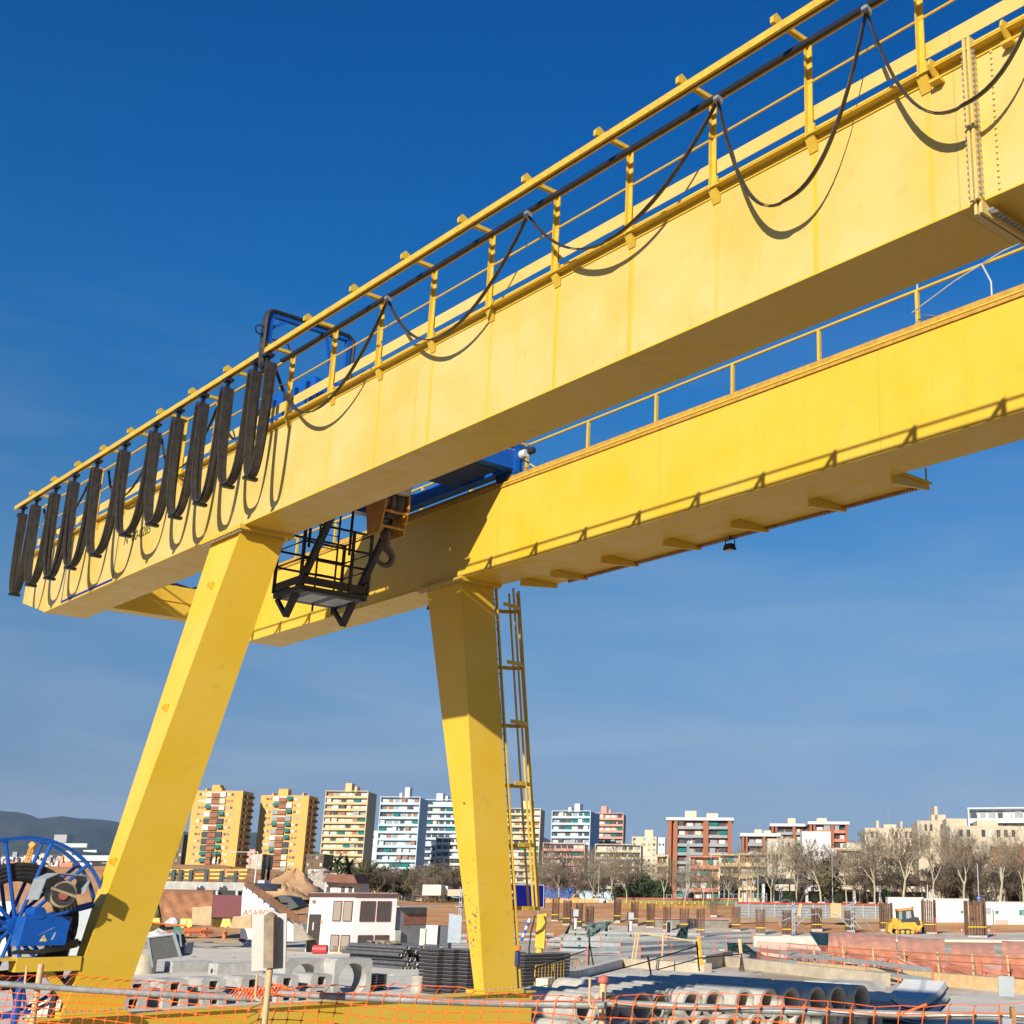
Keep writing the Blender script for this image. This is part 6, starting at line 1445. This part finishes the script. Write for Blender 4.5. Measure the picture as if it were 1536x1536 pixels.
cabin(1333, 1386, 1347, 1383, 'white cabin behind the track loader', [])
cabin(1388, 1454, 1349, 1384, 'white cabin with one small green notice', [(1441, 1445, 1362, 1366, WIN[1], 'notice'), (1441, 1445, 1366, 1370, GSG, 'notice')])
c3 = cabin(1474, 1580, 1354, 1388, 'white cabin with grey windows and green notices at the right edge', [(1478, 1481.5, 1362, 1371, WIN[3], 'window'), (1482, 1486, 1362, 1371, WIN[3], 'window'), (1493, 1498, 1363, 1366, WIN[1], 'notice'), (1493, 1498, 1366, 1371, GSG, 'notice'), (1529, 1545, 1365, 1373, GSG, 'notice'), (1493, 1512, 1380, 1387, mat('pink_panel', (.6, .35, .28), .7), 'panel')])
text_mesh('notice_text', 'S', .5, P(1533, 1371.5, GT(1527, 1388).y-.07), X, Z, WIN[1], c3, .005)
pbox('container', 633, 661, 1327, 1343, 205, 3, mat('cream_container', (.62, .56, .46), .7), 'cream site container left of the far crane leg', 'container'); pbox('container', 661, 671, 1329, 1342, 207, 3, WHITE, 'white door panel of the cream container', 'container'); pbox('shed', 671, 692, 1334, 1344, 204, 3, BEI, 'small brown shed beside the cream container', 'shed')
pbox('container', 818, 861, 1331, 1347, 262, 3, mat('blue_container', (.015, .08, .32), .5, .2, .6), 'long blue container behind the blue road sign', 'container')
pbox('hoarding', 866, 896, 1336, 1350, 258, .3, mat('pale_blue_sheet', (.40, .50, .53), .6), 'pale blue sheet hoarding behind the white van', 'hoarding'); pbox('hoarding', 900, 931, 1338, 1351, 256, .3, mat('pale_blue_sheet', (.40, .50, .53)), 'pale blue sheet hoarding in front of the evergreen bushes', 'hoarding')
pbox('timber_crate', 1246, 1262, 1355, 1376, 150, 1.2, TIMB, 'tall timber crate beside the grey hoarding', 'crate'); prop('timber_beam', [(1196, 1374), (1200, 1374), (1203, 1356), (1199, 1355)], 148, .5, TIMB, 'upright timber beam leaning on the grey hoarding', 'beam')
pbox('generator', 1119, 1133, 1358, 1362, 165, 1.5, mat('red_enamel', (.6, .07, .04), .5), 'red machine in front of the grey hoarding', 'machine')
# bus shelter canopy
cp_ = thing('canopy', 'long dark flat canopy on white columns behind the plane trees', 'canopy', GT(1265, 1352)); D = 242
MB().prism([P(1139, 1318, D), P(1392, 1321, D), P(1392, 1329, D), P(1139, 1325, D)], Y*7).build('roof', mat('dark_fascia', (.035, .028, .03), .6), cp_)
for x in (1145, 1171, 1210, 1245, 1281, 1320, 1390): q = P(x, 1325, D+.5); MB().box((q.x, D+.5, (q.z+2.7)/2), (.55, .5, q.z-2.7+.3)).build('column', WHT, cp_)
mb = pp([(1139, 1352), (1392, 1354), (1392, 1338), (1139, 1336)], D+8, .3); tag(mb.build('glazed_wall', mat('grey_glazing', (.22, .24, .25), .3, .3, .4)), 'grey glazed wall at the back of the dark canopy', 'wall')
# vehicles
def van():
    g = GT(899, 1352.5); D = g.y; u = pxm(899, 1350, D); t_ = thing('white_van', 'white pickup van parked on the bank below the trees', 'van', g)
    def pr_(pts, y0, d, m, nm, par=None): return MB().prism([V((g.x+a*u, D+y0, g.z+b*u)) for a, b in pts], Y*d).build(nm, m, par or t_)
    pr_([(-14, 2), (13, 2), (13.5, 5), (9, 7), (4, 7.3), (1, 11.5), (-13, 11.5), (-14, 8)], 0, 1.9, WHITE, 'body')
    pr_([(-12, 7.6), (-6, 7.6), (-6, 10.8), (-11.6, 10.8)], -.03, .02, WIN[0], 'window'); pr_([(-5, 7.6), (2.6, 7.6), (.6, 10.8), (-5, 10.8)], -.03, .02, WIN[0], 'window')
    for x in (-9, 8): MB().lathe(V((g.x+x*u, D-.02, g.z+2.4*u)), -Y, [(2.4*u, -.2), (2.4*u, .05), (1.3*u, .06)], 16).build('wheel', BLK, t_)
    pr_([(12.6, 4.2), (13.5, 4.2), (13.3, 5.4), (12.4, 5.6)], -.02, .03, STEEL, 'headlight')
van()
def loader():
    g = GT(1361, 1403); D = g.y; u = pxm(1361, 1400, D); t_ = thing('track_loader', 'yellow track loader with dark cab among the rebar columns', 'track loader', g)
    CY = mat('machine_yellow', (.62, .33, .02), .5, .12, 1.5); DK = mat('machine_dark', (.03, .032, .035), .5, .2, 2)
    def pr_(pts, y0, d, m, nm, par=None): return MB().prism([V((g.x+(a-1361)*u, D+y0, g.z+(1403-b)*u)) for a, b in pts], Y*d).build(nm, m, par or t_)
    for y0, lab in ((0, None), (1.9, None)):
        tr_ = pr_([(1341, 1399), (1344, 1395), (1362, 1393.5), (1372, 1396), (1374, 1400), (1370, 1402.5), (1345, 1402.5)], y0, .5, DK, 'track')
        for x in (1346, 1354, 1362, 1369): MB().lathe(V((g.x+(x-1361)*u, D+y0-.02, g.z+4.6*u)), -Y, [(2.6*u, 0), (2.6*u, .08), (1*u, .1)], 14).build('roller', CY, tr_)
    pr_([(1339, 1380), (1348, 1379), (1349, 1385), (1375, 1384), (1384, 1382), (1385, 1390), (1378, 1397), (1368, 1395), (1350, 1396), (1340, 1393)], .15, 2.1, CY, 'body')
    cb_ = pr_([(1348, 1366), (1372, 1365), (1374, 1379), (1377, 1384), (1349, 1385)], .4, 1.6, DK, 'cab'); pr_([(1347, 1366), (1371, 1363.5), (1373, 1363.5), (1373, 1366), (1348, 1368.5)], .3, 1.8, mat('orange_roof', (.55, .22, .05), .5), 'roof', cb_)
    pr_([(1350, 1369), (1355, 1368.5), (1355, 1380), (1350, 1381)], .37, .02, mat('green_glass', (.22, .30, .28), .1), 'window', cb_); pr_([(1361, 1368.5), (1368, 1368), (1369, 1379), (1361, 1379)], .37, .02, WIN[3], 'window', cb_)
    pr_([(1366, 1378), (1379, 1377), (1382, 1388), (1377, 1389), (1374, 1384), (1367, 1384)], .1, 1.9, DK, 'engine_hood'); MB().tube(V((g.x+10.5*u, D+.8, g.z+20*u)), V((g.x+10.8*u, D+.8, g.z+41*u)), .1, n=8).build('exhaust', DK, t_)
    pr_([(1332, 1398), (1334, 1386), (1341, 1384), (1342, 1387), (1337, 1396), (1340, 1402)], .0, 2.4, CY, 'bucket'); pr_([(1340, 1388), (1352, 1381), (1353, 1384), (1341, 1391)], .1, .3, CY, 'lift_arm')
loader()
g = GT(862, 1352); ex = thing('excavator', 'small orange excavator beside the blue container', 'excavator', g); u = pxm(862, 1350, g.y); OE = mat('machine_orange', (.65, .25, .02), .5)
def e_(pts, y0, d, m, nm): return MB().prism([V((g.x+a*u, g.y+y0, g.z+b*u)) for a, b in pts], Y*d).build(nm, m, ex)
e_([(-6, 0), (6, 0), (7, 2), (5, 3.4), (-5, 3.4), (-7, 2)], 0, 2, BLK2, 'track'); e_([(-6, 3.6), (7, 3.6), (7, 7), (2, 8), (-6, 7)], .1, 1.8, OE, 'body'); e_([(2, 8), (6, 7.2), (5.5, 12), (2, 12)], .3, 1.2, WIN[0], 'cab'); e_([(-6, 6), (-2, 12.5), (0, 13), (1, 11.5), (-1, 10.5), (-4, 5)], .6, .5, OE, 'boom')
def cone(x, y, lab):
    g = GT(x, y); u = pxm(x, y, g.y); t_ = thing('traffic_cone', lab, 'traffic cone', g, 'orange and white traffic cones')
    MB().lathe(g, Z, [(u*1.9, 0), (u*1.2, u*2.6)], 12).build('lower_part', ORNGP, t_); MB().lathe(g, Z, [(u*1.2, u*2.6), (u*.6, u*5.6)], 12).build('white_band', WHITE, t_); MB().box(g+Z*.04, (u*4, u*4, .08)).build('foot', ORNGP, t_)
cone(1443, 1399, 'orange and white cone right of the track loader'); cone(1484, 1399.5, 'orange and white cone right of the rebar column with the round sign'); cone(1170, 1390, 'orange and white cone left of the taller lattice mast')
for k, (x, y0, y1) in enumerate(((1404, 1376, 1406), (1347, 1390, 1406), (1375, 1391, 1405), (1434, 1386, 1407), (1492, 1392, 1411))):
    g = GT(x, y1); tag(MB().tube(g, P(x-1, y0, g.y), .045, n=5).build('marker_rod', ORNGP), 'thin orange marker rod on the slab, %s' % ['beside the rebar right of the loader', 'in front of the loader tracks', 'behind the loader', 'between the two cones', 'near the right edge'][k], 'marker rod')
# lamps, poles, signs
def pole(nm, x, y0, y1, D, lab, arm=0, m=None, cat='street lamp'):
    a = P(x, y1, D); b_ = P(x, y0, D); a.x = b_.x; t_ = thing(nm, lab, cat, V((b_.x, D, a.z))); MB().tube(V((b_.x, D, a.z-1)), b_, .11, .06, n=8).build('post', m or GREY, t_)
    if arm: MB().bar(b_, b_+X*arm, .06, .06).build('arm', m or GREY, t_); MB().box(b_+X*arm*1.1, (.9, .3, .16)).build('lamp_head', GREY, t_)
pole('street_lamp', 387, 1278, 1326, 150, 'thin pale street lamp leaning over beside the dark cypresses', -2.5, WHITE)
pole('street_lamp', 1120, 1303, 1352, 225, 'grey street lamp in front of the cream block', 0); pole('street_lamp', 1137, 1278, 1350, 230, 'slim lamp post left of the canopy', -1); pole('street_lamp', 1248, 1285, 1354, 228, 'tall slim lamp post in front of the olive tree', 0); pole('street_lamp', 1288, 1288, 1355, 228, 'slim lamp post between two plane trees', 0); pole('street_lamp', 1320, 1328, 1356, 226, 'short pale pole right of the dark canopy', 0, WHT, 'pole'); pole('street_lamp', 899, 1300, 1350, 235, 'thin lamp post above the white van', 0)
pole('concrete_pole', 1391, 1327, 1356, 220, 'thick white concrete pole at the end of the canopy', 0, WHT, 'pole')
fm_ = thing('floodlight_mast', 'tall lattice floodlight mast in front of the brick tower', 'floodlight mast', GT(1032, 1352)); D = 262; ms = MB()
for dx in (-1, 1): ms.tube(P(1032+dx*2, 1350, D), P(1032+dx*1.2, 1262, D), .12, n=5)
for i in range(22): y = 1350-4*i; ms.tube(P(1030, y, D), P(1034, y-4, D), .07, n=4); ms.tube(P(1034, y, D), P(1030, y-4, D), .07, n=4)
ms.build('lattice', WIN[3], fm_)
for i in range(6): MB().box(P(1027+i*2, 1260-(i % 2)*1.5, D), (.4, .4, .4)).build('lamp', BLK2, fm_)
rn = thing('round_sign', 'round blue parking sign on a thin pole above the right rebar column', 'traffic sign', GT(1468, 1392)); D = GT(1468, 1395).y-2; c = P(1468, 1347, D); u = pxm(1468, 1347, D)
MB().tube(V((c.x, D+.05, H(c.x, D))), P(1466, 1296, D), .06, n=6).build('post', GREY, rn); MB().lathe(c, -Y, [(2.9*u, 0), (2.9*u, .05)], 20).build('disc', mat('sign_blue2', (.02, .08, .45), .5), rn); text_mesh('letter', 'P', 5*u, c+V((-1.6*u, -.055, -1.8*u)), X, Z, WHITE, rn, .01)
tri_ = thing('warning_sign', 'pale triangular road sign behind the rebar column', 'traffic sign', GT(1400, 1354)); D = 190; MB().prism([P(1395, 1345, D), P(1404, 1345, D), P(1399.5, 1337, D)], Y*.06).build('triangle', GREY, tri_); q = P(1399.5, 1345, D+.1); MB().tube(V((q.x, q.y, H(q.x, q.y))), q, .05, n=6).build('post', GREY, tri_)
pbox('truck', 386, 396, 1320, 1330, 155, 2.2, mat('truck_blue_white', (.45, .5, .6), .6, .4, 1), 'small blue and white truck behind the wing wall', 'truck'); pbox('truck', 405, 413, 1326, 1333, 152, 2, mat('truck_green', (.06, .12, .1), .6, .3, 1), 'small green machine beside the sand mound', 'machine')
pp_ = pp([(400, 1350), (420, 1343), (436, 1346), (448, 1360), (430, 1366), (410, 1362)], 118, 3); tag(pp_.build('dark_sheet', mat('dark_sheet', (.07, .08, .075), .7, .3, 1)), 'dark sheet draped over material behind the stair railing', 'plastic sheet')
# ================================================================ TREES
BARK = mat('plane_bark', (.40, .37, .26), .85, .3, 1.5); TWIG = mat('bare_twigs', (.225, .185, .125), .9, .3, .6); TWIG2 = mat('brown_twigs', (.145, .112, .078), .9, .3, .5)
def bare_tree(seed, Ht, spread, levels, kids, mtr, mtw, nm, lab, twig=.028, trunk_f=.30):
    random.seed(seed); root = thing(nm, lab, 'tree', V((0, 0, 0))); tr = MB(); cr = MB()
    def limb(p, d, L_, r, lev):
        segs = 3 if lev < 3 else 2; pts = [p]; q = p; dd = d
        for i in range(segs): dd = (dd+V((random.gauss(0, .12), random.gauss(0, .12), random.gauss(.03, .08)))).normalized(); q = q+dd*(L_/segs); pts.append(q)
        (tr if lev < 2 else cr).path(pts, r, 6 if lev < 2 else 3, r1=max(r*.62, twig*.6), cap=False)
        if lev >= levels: return
        n_ = kids[lev]
        for k in range(n_):
            a = random.uniform(0, 6.28); t_ = 1.0 if k < 2 or lev == 0 else random.uniform(.35, .95); base = pts[-1] if t_ == 1 else pts[0]+(pts[-1]-pts[0])*t_
            if t_ != 1: i = min(segs-1, int(t_*segs)); base = pts[i]+(pts[i+1]-pts[i])*(t_*segs-i)
            sp_ = spread*random.uniform(.7, 1.25)
            u = dd.cross(V((math.cos(a), math.sin(a), .2))).normalized(); nd = (dd+u*sp_+Z*.10).normalized()
            limb(base, nd, L_*random.uniform(.62, .84)*(1.0 if lev else 1.05), max(r*.56, twig), lev+1)
    limb(V((0, 0, -.3)), V((random.gauss(0, .04), random.gauss(0, .04), 1)).normalized(), Ht*trunk_f, Ht*.016, 0)
    tr.build('trunk', mtr, root, fix=False); cr.build('crown', mtw, root, fix=False)
    return root
PARK = V((0, -400, -60))
planes = [bare_tree(40+i, 12.5, .62, 6, (3, 3, 3, 3, 3, 2), BARK, TWIG, 'plane_tree', 'bare plane tree', .022) for i in range(6)]
shrubs = [bare_tree(60+i, 8.5, .7, 6, (4, 3, 3, 3, 3, 2), TWIG2, TWIG2, 'bare_tree', 'bare brown tree', .028, .22) for i in range(3)]
def plant(protos, lst, grp, labf, used):
    for i, (x, yb, ytop, D) in enumerate(lst):
        k = i % len(protos); pr_ = protos[k]; q = P(x, yb, D); zb_ = H(q.x, D); ht = P(x, ytop, D).z-zb_
        bb = max((V(c) .z for ch in pr_.children for c in [(v.co) for v in ch.data.vertices]), default=10) if 'h' not in pr_ else pr_['h']
        pr_['h'] = bb; sc = ht/bb; sx_ = sc*random.uniform(.85, 1.25)
        loc = V((q.x, D, zb_)); rot = random.uniform(0, 6.28)
        if pr_.name not in used: used.add(pr_.name); pr_.location = loc; pr_.rotation_euler = (0, 0, rot); pr_.scale = (sx_, sx_, sc); o = pr_; tag(o, labf(i), 'tree', grp)
        else: o = dup(pr_, loc, rot, labf(i), (sx_, sx_, sc), grp)
        if 'h' in o and o is not pr_: del o['h']
used = set(); random.seed(77)
pl = [(839, 1349, 1272, 236), (886, 1349, 1275, 238), (915, 1352, 1280, 232), (940, 1352, 1278, 234), (996, 1354, 1282, 226), (1026, 1354, 1286, 228), (1055, 1354, 1288, 230), (1090, 1354, 1276, 226), (1126, 1353, 1262, 228), (1158, 1353, 1262, 226), (1195, 1353, 1254, 224), (1232, 1355, 1252, 222), (1270, 1356, 1262, 222), (1312, 1357, 1240, 218), (1354, 1354, 1232, 220), (1399, 1353, 1226, 219), (1447, 1356, 1240, 217), (1499, 1356, 1236, 215), (1536, 1356, 1234, 214), (1570, 1356, 1238, 213)]
where = ['leftmost of the row, above the blue container', 'behind the white van', 'right of the white van', 'in front of the evergreen bushes', 'right of the evergreen bushes', 'in front of the poster column', 'between the poster column and the street lamp', 'in front of the low cream block', 'left end of the dark canopy', 'at the first canopy column', 'left of the olive brown conifer', 'beside the olive brown conifer', 'in front of the cream loggia block', 'right end of the dark canopy', 'above the left white cabin', 'forked, above the rebar right of the loader', 'above the second white cabin', 'right of the round blue sign', 'at the right edge of the picture', 'just past the right edge']
plant(planes, pl, 'row of bare plane trees behind the site', lambda i: 'bare plane tree with pale trunk, '+where[i], used)
bk = [(x, 1350, 1262+random.uniform(-6, 16), random.uniform(285, 320)) for x in range(806, 960, 11)]+[(x, 1350, 1290+random.uniform(-8, 10), random.uniform(262, 280)) for x in range(965, 1150, 15)]+[(x, 1352, 1262+random.uniform(-12, 18), random.uniform(236, 250)) for x in range(1160, 1300, 20)]+[(x, 1352, 1246+random.uniform(-10, 20), random.uniform(232, 248)) for x in range(1300, 1580, 17)]
plant(planes[:2]+shrubs[:1], bk, 'bare trees massed behind the plane trees', lambda i: 'grey brown bare tree in the mass behind the plane tree row', used)
lo_ = [(x, 1352, 1296+random.uniform(-6, 12), random.uniform(222, 234)) for x in range(1290, 1580, 12)]+[(x, 1348, 1308+random.uniform(-8, 8), 245) for x in range(810, 940, 14)]
plant(shrubs, lo_, 'low bare shrubs under the plane trees', lambda i: 'low bushy bare tree below the plane tree crowns', used)
th = [(x, 1338, 1292+random.uniform(-8, 12), random.uniform(225, 262)) for x in range(528, 700, 9)]
plant(shrubs, th, 'bare thicket behind the white hut', lambda i: 'bare brown tree in the thicket behind the white hut', used)
lft = [(x, 1325, 1300+random.uniform(-5, 8), random.uniform(200, 240)) for x in list(range(246, 300, 9))+list(range(332, 480, 11))]
plant(shrubs, lft, 'bare bushes below the yellow towers', lambda i: 'bare bush in front of the yellow towers', used)
# leafy plants
def leafy(nm, seed, blobs, n_, size, m, lab, trunk=None):
    random.seed(seed); root = thing(nm, lab, 'tree', V((0, 0, 0))); mb = MB(); tot = sum(b[3]*b[4]*b[5] for b in blobs)
    for (cx, cy, cz, rx, ry, rz) in blobs:
        k = int(n_*(rx*ry*rz)/tot)
        for i in range(k):
            d = V((random.gauss(0, 1), random.gauss(0, 1), random.gauss(0, 1))).normalized(); r_ = random.uniform(.45, 1.05)
            p = V((cx+d.x*rx*r_, cy+d.y*ry*r_, cz+d.z*rz*r_)); a = V((random.gauss(0, 1), random.gauss(0, 1), random.gauss(0, 1))).normalized(); b2 = a.cross(d+V((.1, .2, .3))).normalized(); s_ = size*random.uniform(.6, 1.3)
            mb.quad(p-a*s_, p-b2*s_*.6, p+a*s_, p+b2*s_*.6)
    mb.build('crown', m, root, fix=False)
    t2 = MB(); t2.tube(V((0, 0, -.4)), V((0, 0, trunk or 1.5)), .18, .1, n=6); t2.build('trunk', TWIG2, root, fix=False)
    return root
GR1 = mat('evergreen_leaf', (.022, .042, .014), .7, .5, 1.2, col2=(.06, .085, .025)); GR2 = mat('cypress_leaf', (.012, .024, .010), .8, .4, 1.5); GR3 = mat('olive_leaf', (.085, .085, .02), .8, .4, 1.2); GR4 = mat('conifer_brown', (.075, .06, .02), .8, .4, 1.2)
ev = [leafy('evergreen_bush', 81, [(0, 0, 1.6, 1.6, 1.5, 1.6), (.9, .2, 2.6, 1.2, 1.2, 1.4), (-.9, 0, 2.3, 1.1, 1.2, 1.3), (.1, 0, 3.6, .9, .9, .9)], 2600, .17, GR1, 'dark evergreen bush'), leafy('evergreen_bush', 82, [(0, 0, 1.8, 1.3, 1.3, 1.8), (.6, .3, 3.2, 1., 1., 1.3), (-.8, -.1, 1.5, 1.2, 1., 1.4)], 2200, .17, GR1, 'dark evergreen bush')]
evl = [(944, 1350, 1322, 244), (955, 1350, 1314, 245), (968, 1350, 1308, 246), (980, 1351, 1318, 244), (992, 1351, 1316, 243), (1002, 1351, 1330, 242), (931, 1349, 1326, 246), (1180, 1353, 1334, 224), (1187, 1353, 1338, 223), (1222, 1353, 1340, 224), (1258, 1354, 1338, 223), (1296, 1354, 1336, 226), (1330, 1355, 1330, 226), (1146, 1320, 1310, 250), (690, 1338, 1298, 255), (678, 1338, 1304, 252), (596, 1338, 1310, 250), (405, 1330, 1318, 190), (415, 1330, 1312, 196), (345, 1322, 1312, 200), (372, 1322, 1308, 205), (1520, 1354, 1330, 228)]
evw = ['in the clump right of the white van', 'tallest part of the clump behind the green fence', 'top of the clump behind the green fence', 'middle of the clump behind the green fence', 'right part of the clump', 'low right end of the clump', 'left end of the clump', 'under the canopy, left', 'under the canopy, second', 'under the canopy behind a dark trunk', 'under the canopy at the lamp post', 'right of the lamp post', 'right of the canopy column', 'small and round above the canopy end', 'beside the far crane leg', 'left of the far crane leg', 'in the thicket under the pale blue tower', 'beside the street lamp', 'right of the cypress pair', 'below the left yellow tower', 'between the yellow towers', 'near the right edge']
plant(ev, evl, 'dark evergreen bushes', lambda i: 'dark evergreen bush, '+evw[i], used)
cy = leafy('cypress', 85, [(0, 0, 1.2+.8*i, .62*(1-abs(i-2.2)/9), .62*(1-abs(i-2.2)/9), .9) for i in range(9)]+[(0, 0, 8.2, .3, .3, .9)], 2600, .15, GR2, 'narrow dark cypress')
plant([cy], [(313, 1318, 1273, 205), (321, 1318, 1275, 207), (327, 1318, 1274, 206), (393, 1327, 1280, 190), (401, 1327, 1284, 191)], 'narrow dark cypresses', lambda i: 'narrow dark cypress, '+['leftmost in front of the left yellow tower', 'middle one of three before the left yellow tower', 'right one of three before the left yellow tower', 'left one of the pair by the street lamp', 'right one of the pair by the street lamp'][i], used)
ol = leafy('willow', 88, [(0, 0, 2.4, 1.5, 1.5, 2.2), (.8, 0, 3.6, 1.2, 1.2, 1.4), (-.9, .2, 2.8, 1.2, 1.1, 1.6), (0, .2, 4.6, .9, .9, 1.0)], 1500, .20, GR3, 'yellow green willow')
plant([ol], [(541, 1338, 1288, 228), (556, 1338, 1290, 230), (574, 1338, 1296, 236), (606, 1338, 1300, 240), (655, 1338, 1296, 240)], 'yellow green willows in the thicket', lambda i: 'yellow green bushy tree, '+['right of the palms', 'second from the palms', 'third from the palms', 'under the pale blue tower', 'left of the far crane leg'][i], used)
cn = leafy('conifer', 89, [(0, 0, 2.2, 1.7, 1.6, 1.6), (.2, 0, 3.8, 1.2, 1.2, 1.4), (-.4, 0, 3.0, 1.3, 1.2, 1.3), (0, 0, 5.2, .7, .7, 1.1)], 2000, .2, GR4, 'olive brown conifer')
plant([cn], [(1241, 1350, 1281, 236), (1428, 1352, 1306, 232)], 'olive brown conifers', lambda i: ['olive brown conifer behind the tall lamp post', 'low olive brown conifer in the right thicket'][i], used)
def palm(x, yb, ytop, D, lab, seed):
    random.seed(seed); q = P(x, yb, D); zb_ = H(q.x, D); top = P(x, ytop+5, D); t_ = thing('palm_tree', lab, 'palm tree', V((q.x, D, zb_)), 'pair of palms')
    MB().path([V((q.x, D, zb_-.2)), V((q.x+.1, D, (zb_+top.z)/2)), top], .22, 8, r1=.16).build('trunk', TWIG2, t_); cr = MB()
    for i in range(46):
        a = random.uniform(0, 6.28); e = random.uniform(-.5, 1.2); d = V((math.cos(a)*math.cos(e), math.sin(a)*math.cos(e), math.sin(e))); p0 = top
        for k in range(5):
            p1 = p0+d*.42; d = (d-Z*.22).normalized(); s = d.cross(Z).normalized()*.20; cr.quad(p0-s, p0+s, p1+s*.7, p1-s*.7); p0 = p1
    cr.build('crown', GR1, t_, fix=False)
palm(506, 1330, 1290, 200, 'palm with short shaggy crown, left one behind the rubble heap', 1); palm(523, 1332, 1296, 196, 'palm with short shaggy crown, right one behind the rubble heap', 2)
# ================================================================ SKY, SUN, CAMERA
# clear polarised winter sky: deep blue overhead, pale grey blue at the horizon
SKYT = [(0., (.46, .52, .84)), (.05, (.52, .53, .80)), (.085, (.66, .60, .79)), (.127, (.85, .755, .86)), (.225, (1.2, 1.03, 1.03)), (.42, (.30, 1.12, 1.42)), (.58, (.0, 1.04, 1.5)), (1., (.04, .9, 1.3))]
HZ = 3.2e-5
hb_ = MB().hexa([V((-5200, -300, -3)), V((4200, -300, -3)), V((9500, 12500, -3)), V((-9500, 12500, -3)), V((-5200, -300, 540)), V((4200, -300, 540)), V((9500, 12500, 540)), V((-9500, 12500, 540))])
hm = bpy.data.materials.new('haze'); hm.use_nodes = True; hn = hm.node_tree; hn.nodes.remove(hn.nodes['Principled BSDF'])
hv = hn.nodes.new('ShaderNodeVolumePrincipled'); hv.inputs['Color'].default_value = (.42, .68, 1., 1); hv.inputs['Density'].default_value = HZ; hv.inputs['Anisotropy'].default_value = 0.
hn.links.new(hv.outputs[0], [n for n in hn.nodes if n.type == 'OUTPUT_MATERIAL'][0].inputs['Volume'])
tag(hb_.build('haze', hm), 'thin bluish haze over the whole city', None, None, 'stuff')
wd = bpy.data.worlds.new('World'); scene.world = wd; wd.use_nodes = True
nt = wd.node_tree; L = nt.links; bg = nt.nodes['Background']
SUNV = (N + B*.49 - Z*.52).normalized()           # direction the sunlight travels
el = math.asin(-SUNV.z); az_to = math.atan2(-SUNV.x, -SUNV.y)   # compass bearing of the sun, from +Y clockwise
sky = nt.nodes.new('ShaderNodeTexSky'); sky.sky_type = 'NISHITA'; sky.sun_disc = False
sky.sun_elevation = el; sky.sun_rotation = az_to; sky.air_density = 1.0; sky.dust_density = .25; sky.ozone_density = 3.2; sky.altitude = 50
hs_ = nt.nodes.new('ShaderNodeHueSaturation'); hs_.inputs['Saturation'].default_value = 1.32; hs_.inputs['Value'].default_value = 1.0
L.new(sky.outputs[0], hs_.inputs['Color'])
tc = nt.nodes.new('ShaderNodeTexCoord')
# thin high cirrus
mp = nt.nodes.new('ShaderNodeMapping'); mp.inputs['Scale'].default_value = (1.4, 1.4, 9.0); mp.inputs['Rotation'].default_value = (0, .18, 0)
L.new(tc.outputs['Generated'], mp.inputs[0])
nz = nt.nodes.new('ShaderNodeTexNoise'); nz.inputs['Scale'].default_value = 1.7; nz.inputs['Detail'].default_value = 7; nz.inputs['Distortion'].default_value = .6
L.new(mp.outputs[0], nz.inputs['Vector'])
rg = nt.nodes.new('ShaderNodeMapRange'); rg.inputs[1].default_value = .44; rg.inputs[2].default_value = .74; rg.inputs[3].default_value = 0; rg.inputs[4].default_value = .42
L.new(nz.outputs['Fac'], rg.inputs[0])
sx = nt.nodes.new('ShaderNodeSeparateXYZ'); L.new(tc.outputs['Generated'], sx.inputs[0])
rz = nt.nodes.new('ShaderNodeMapRange'); rz.inputs[1].default_value = .46; rz.inputs[2].default_value = .12; L.new(sx.outputs['Z'], rz.inputs[0])
mu = nt.nodes.new('ShaderNodeMath'); mu.operation = 'MULTIPLY'; L.new(rg.outputs[0], mu.inputs[0]); L.new(rz.outputs[0], mu.inputs[1])
mx = nt.nodes.new('ShaderNodeMix'); mx.data_type = 'RGBA'; mx.inputs['B'].default_value = (4.9, 6.0, 7.6, 1)
L.new(mu.outputs[0], mx.inputs['Factor'])
rmp = nt.nodes.new('ShaderNodeValToRGB'); els = rmp.color_ramp.elements
for p_, c_ in SKYT[1:-1]: e_ = els.new(p_); e_.color = (*c_, 1)
els[0].position = SKYT[0][0]; els[0].color = (*SKYT[0][1], 1); els[-1].position = SKYT[-1][0]; els[-1].color = (*SKYT[-1][1], 1)
L.new(sx.outputs['Z'], rmp.inputs[0])
mm = nt.nodes.new('ShaderNodeMix'); mm.data_type = 'RGBA'; mm.blend_type = 'MULTIPLY'; mm.inputs['Factor'].default_value = 1
L.new(hs_.outputs[0], mm.inputs['A']); L.new(rmp.outputs[0], mm.inputs['B'])
L.new(mm.outputs['Result'], mx.inputs['A']); L.new(mx.outputs['Result'], bg.inputs[0]); bg.inputs[1].default_value = .063
sl = bpy.data.lights.new('sun', 'SUN'); sl.energy = 5.0; sl.angle = math.radians(.53); sl.color = (1, .93, .80)
so = bpy.data.objects.new('sun', sl); COL.objects.link(so); so.rotation_euler = SUNV.to_track_quat('-Z', 'Y').to_euler()
cd = bpy.data.cameras.new('camera'); cam = bpy.data.objects.new('camera', cd); COL.objects.link(cam)
cd.sensor_width = 36; cd.lens = CF/1536*36; cd.shift_x = -(CPX-768)/1536; cd.shift_y = 0
cd.clip_start = .1; cd.clip_end = 30000
Mx = Matrix((RT, UP, -FW)).transposed().to_4x4(); Mx.translation = EV; cam.matrix_world = Mx
scene.camera = cam
scene.view_settings.view_transform = 'Standard'; scene.view_settings.look = 'None'; scene.view_settings.exposure = .42; scene.view_settings.gamma = 1
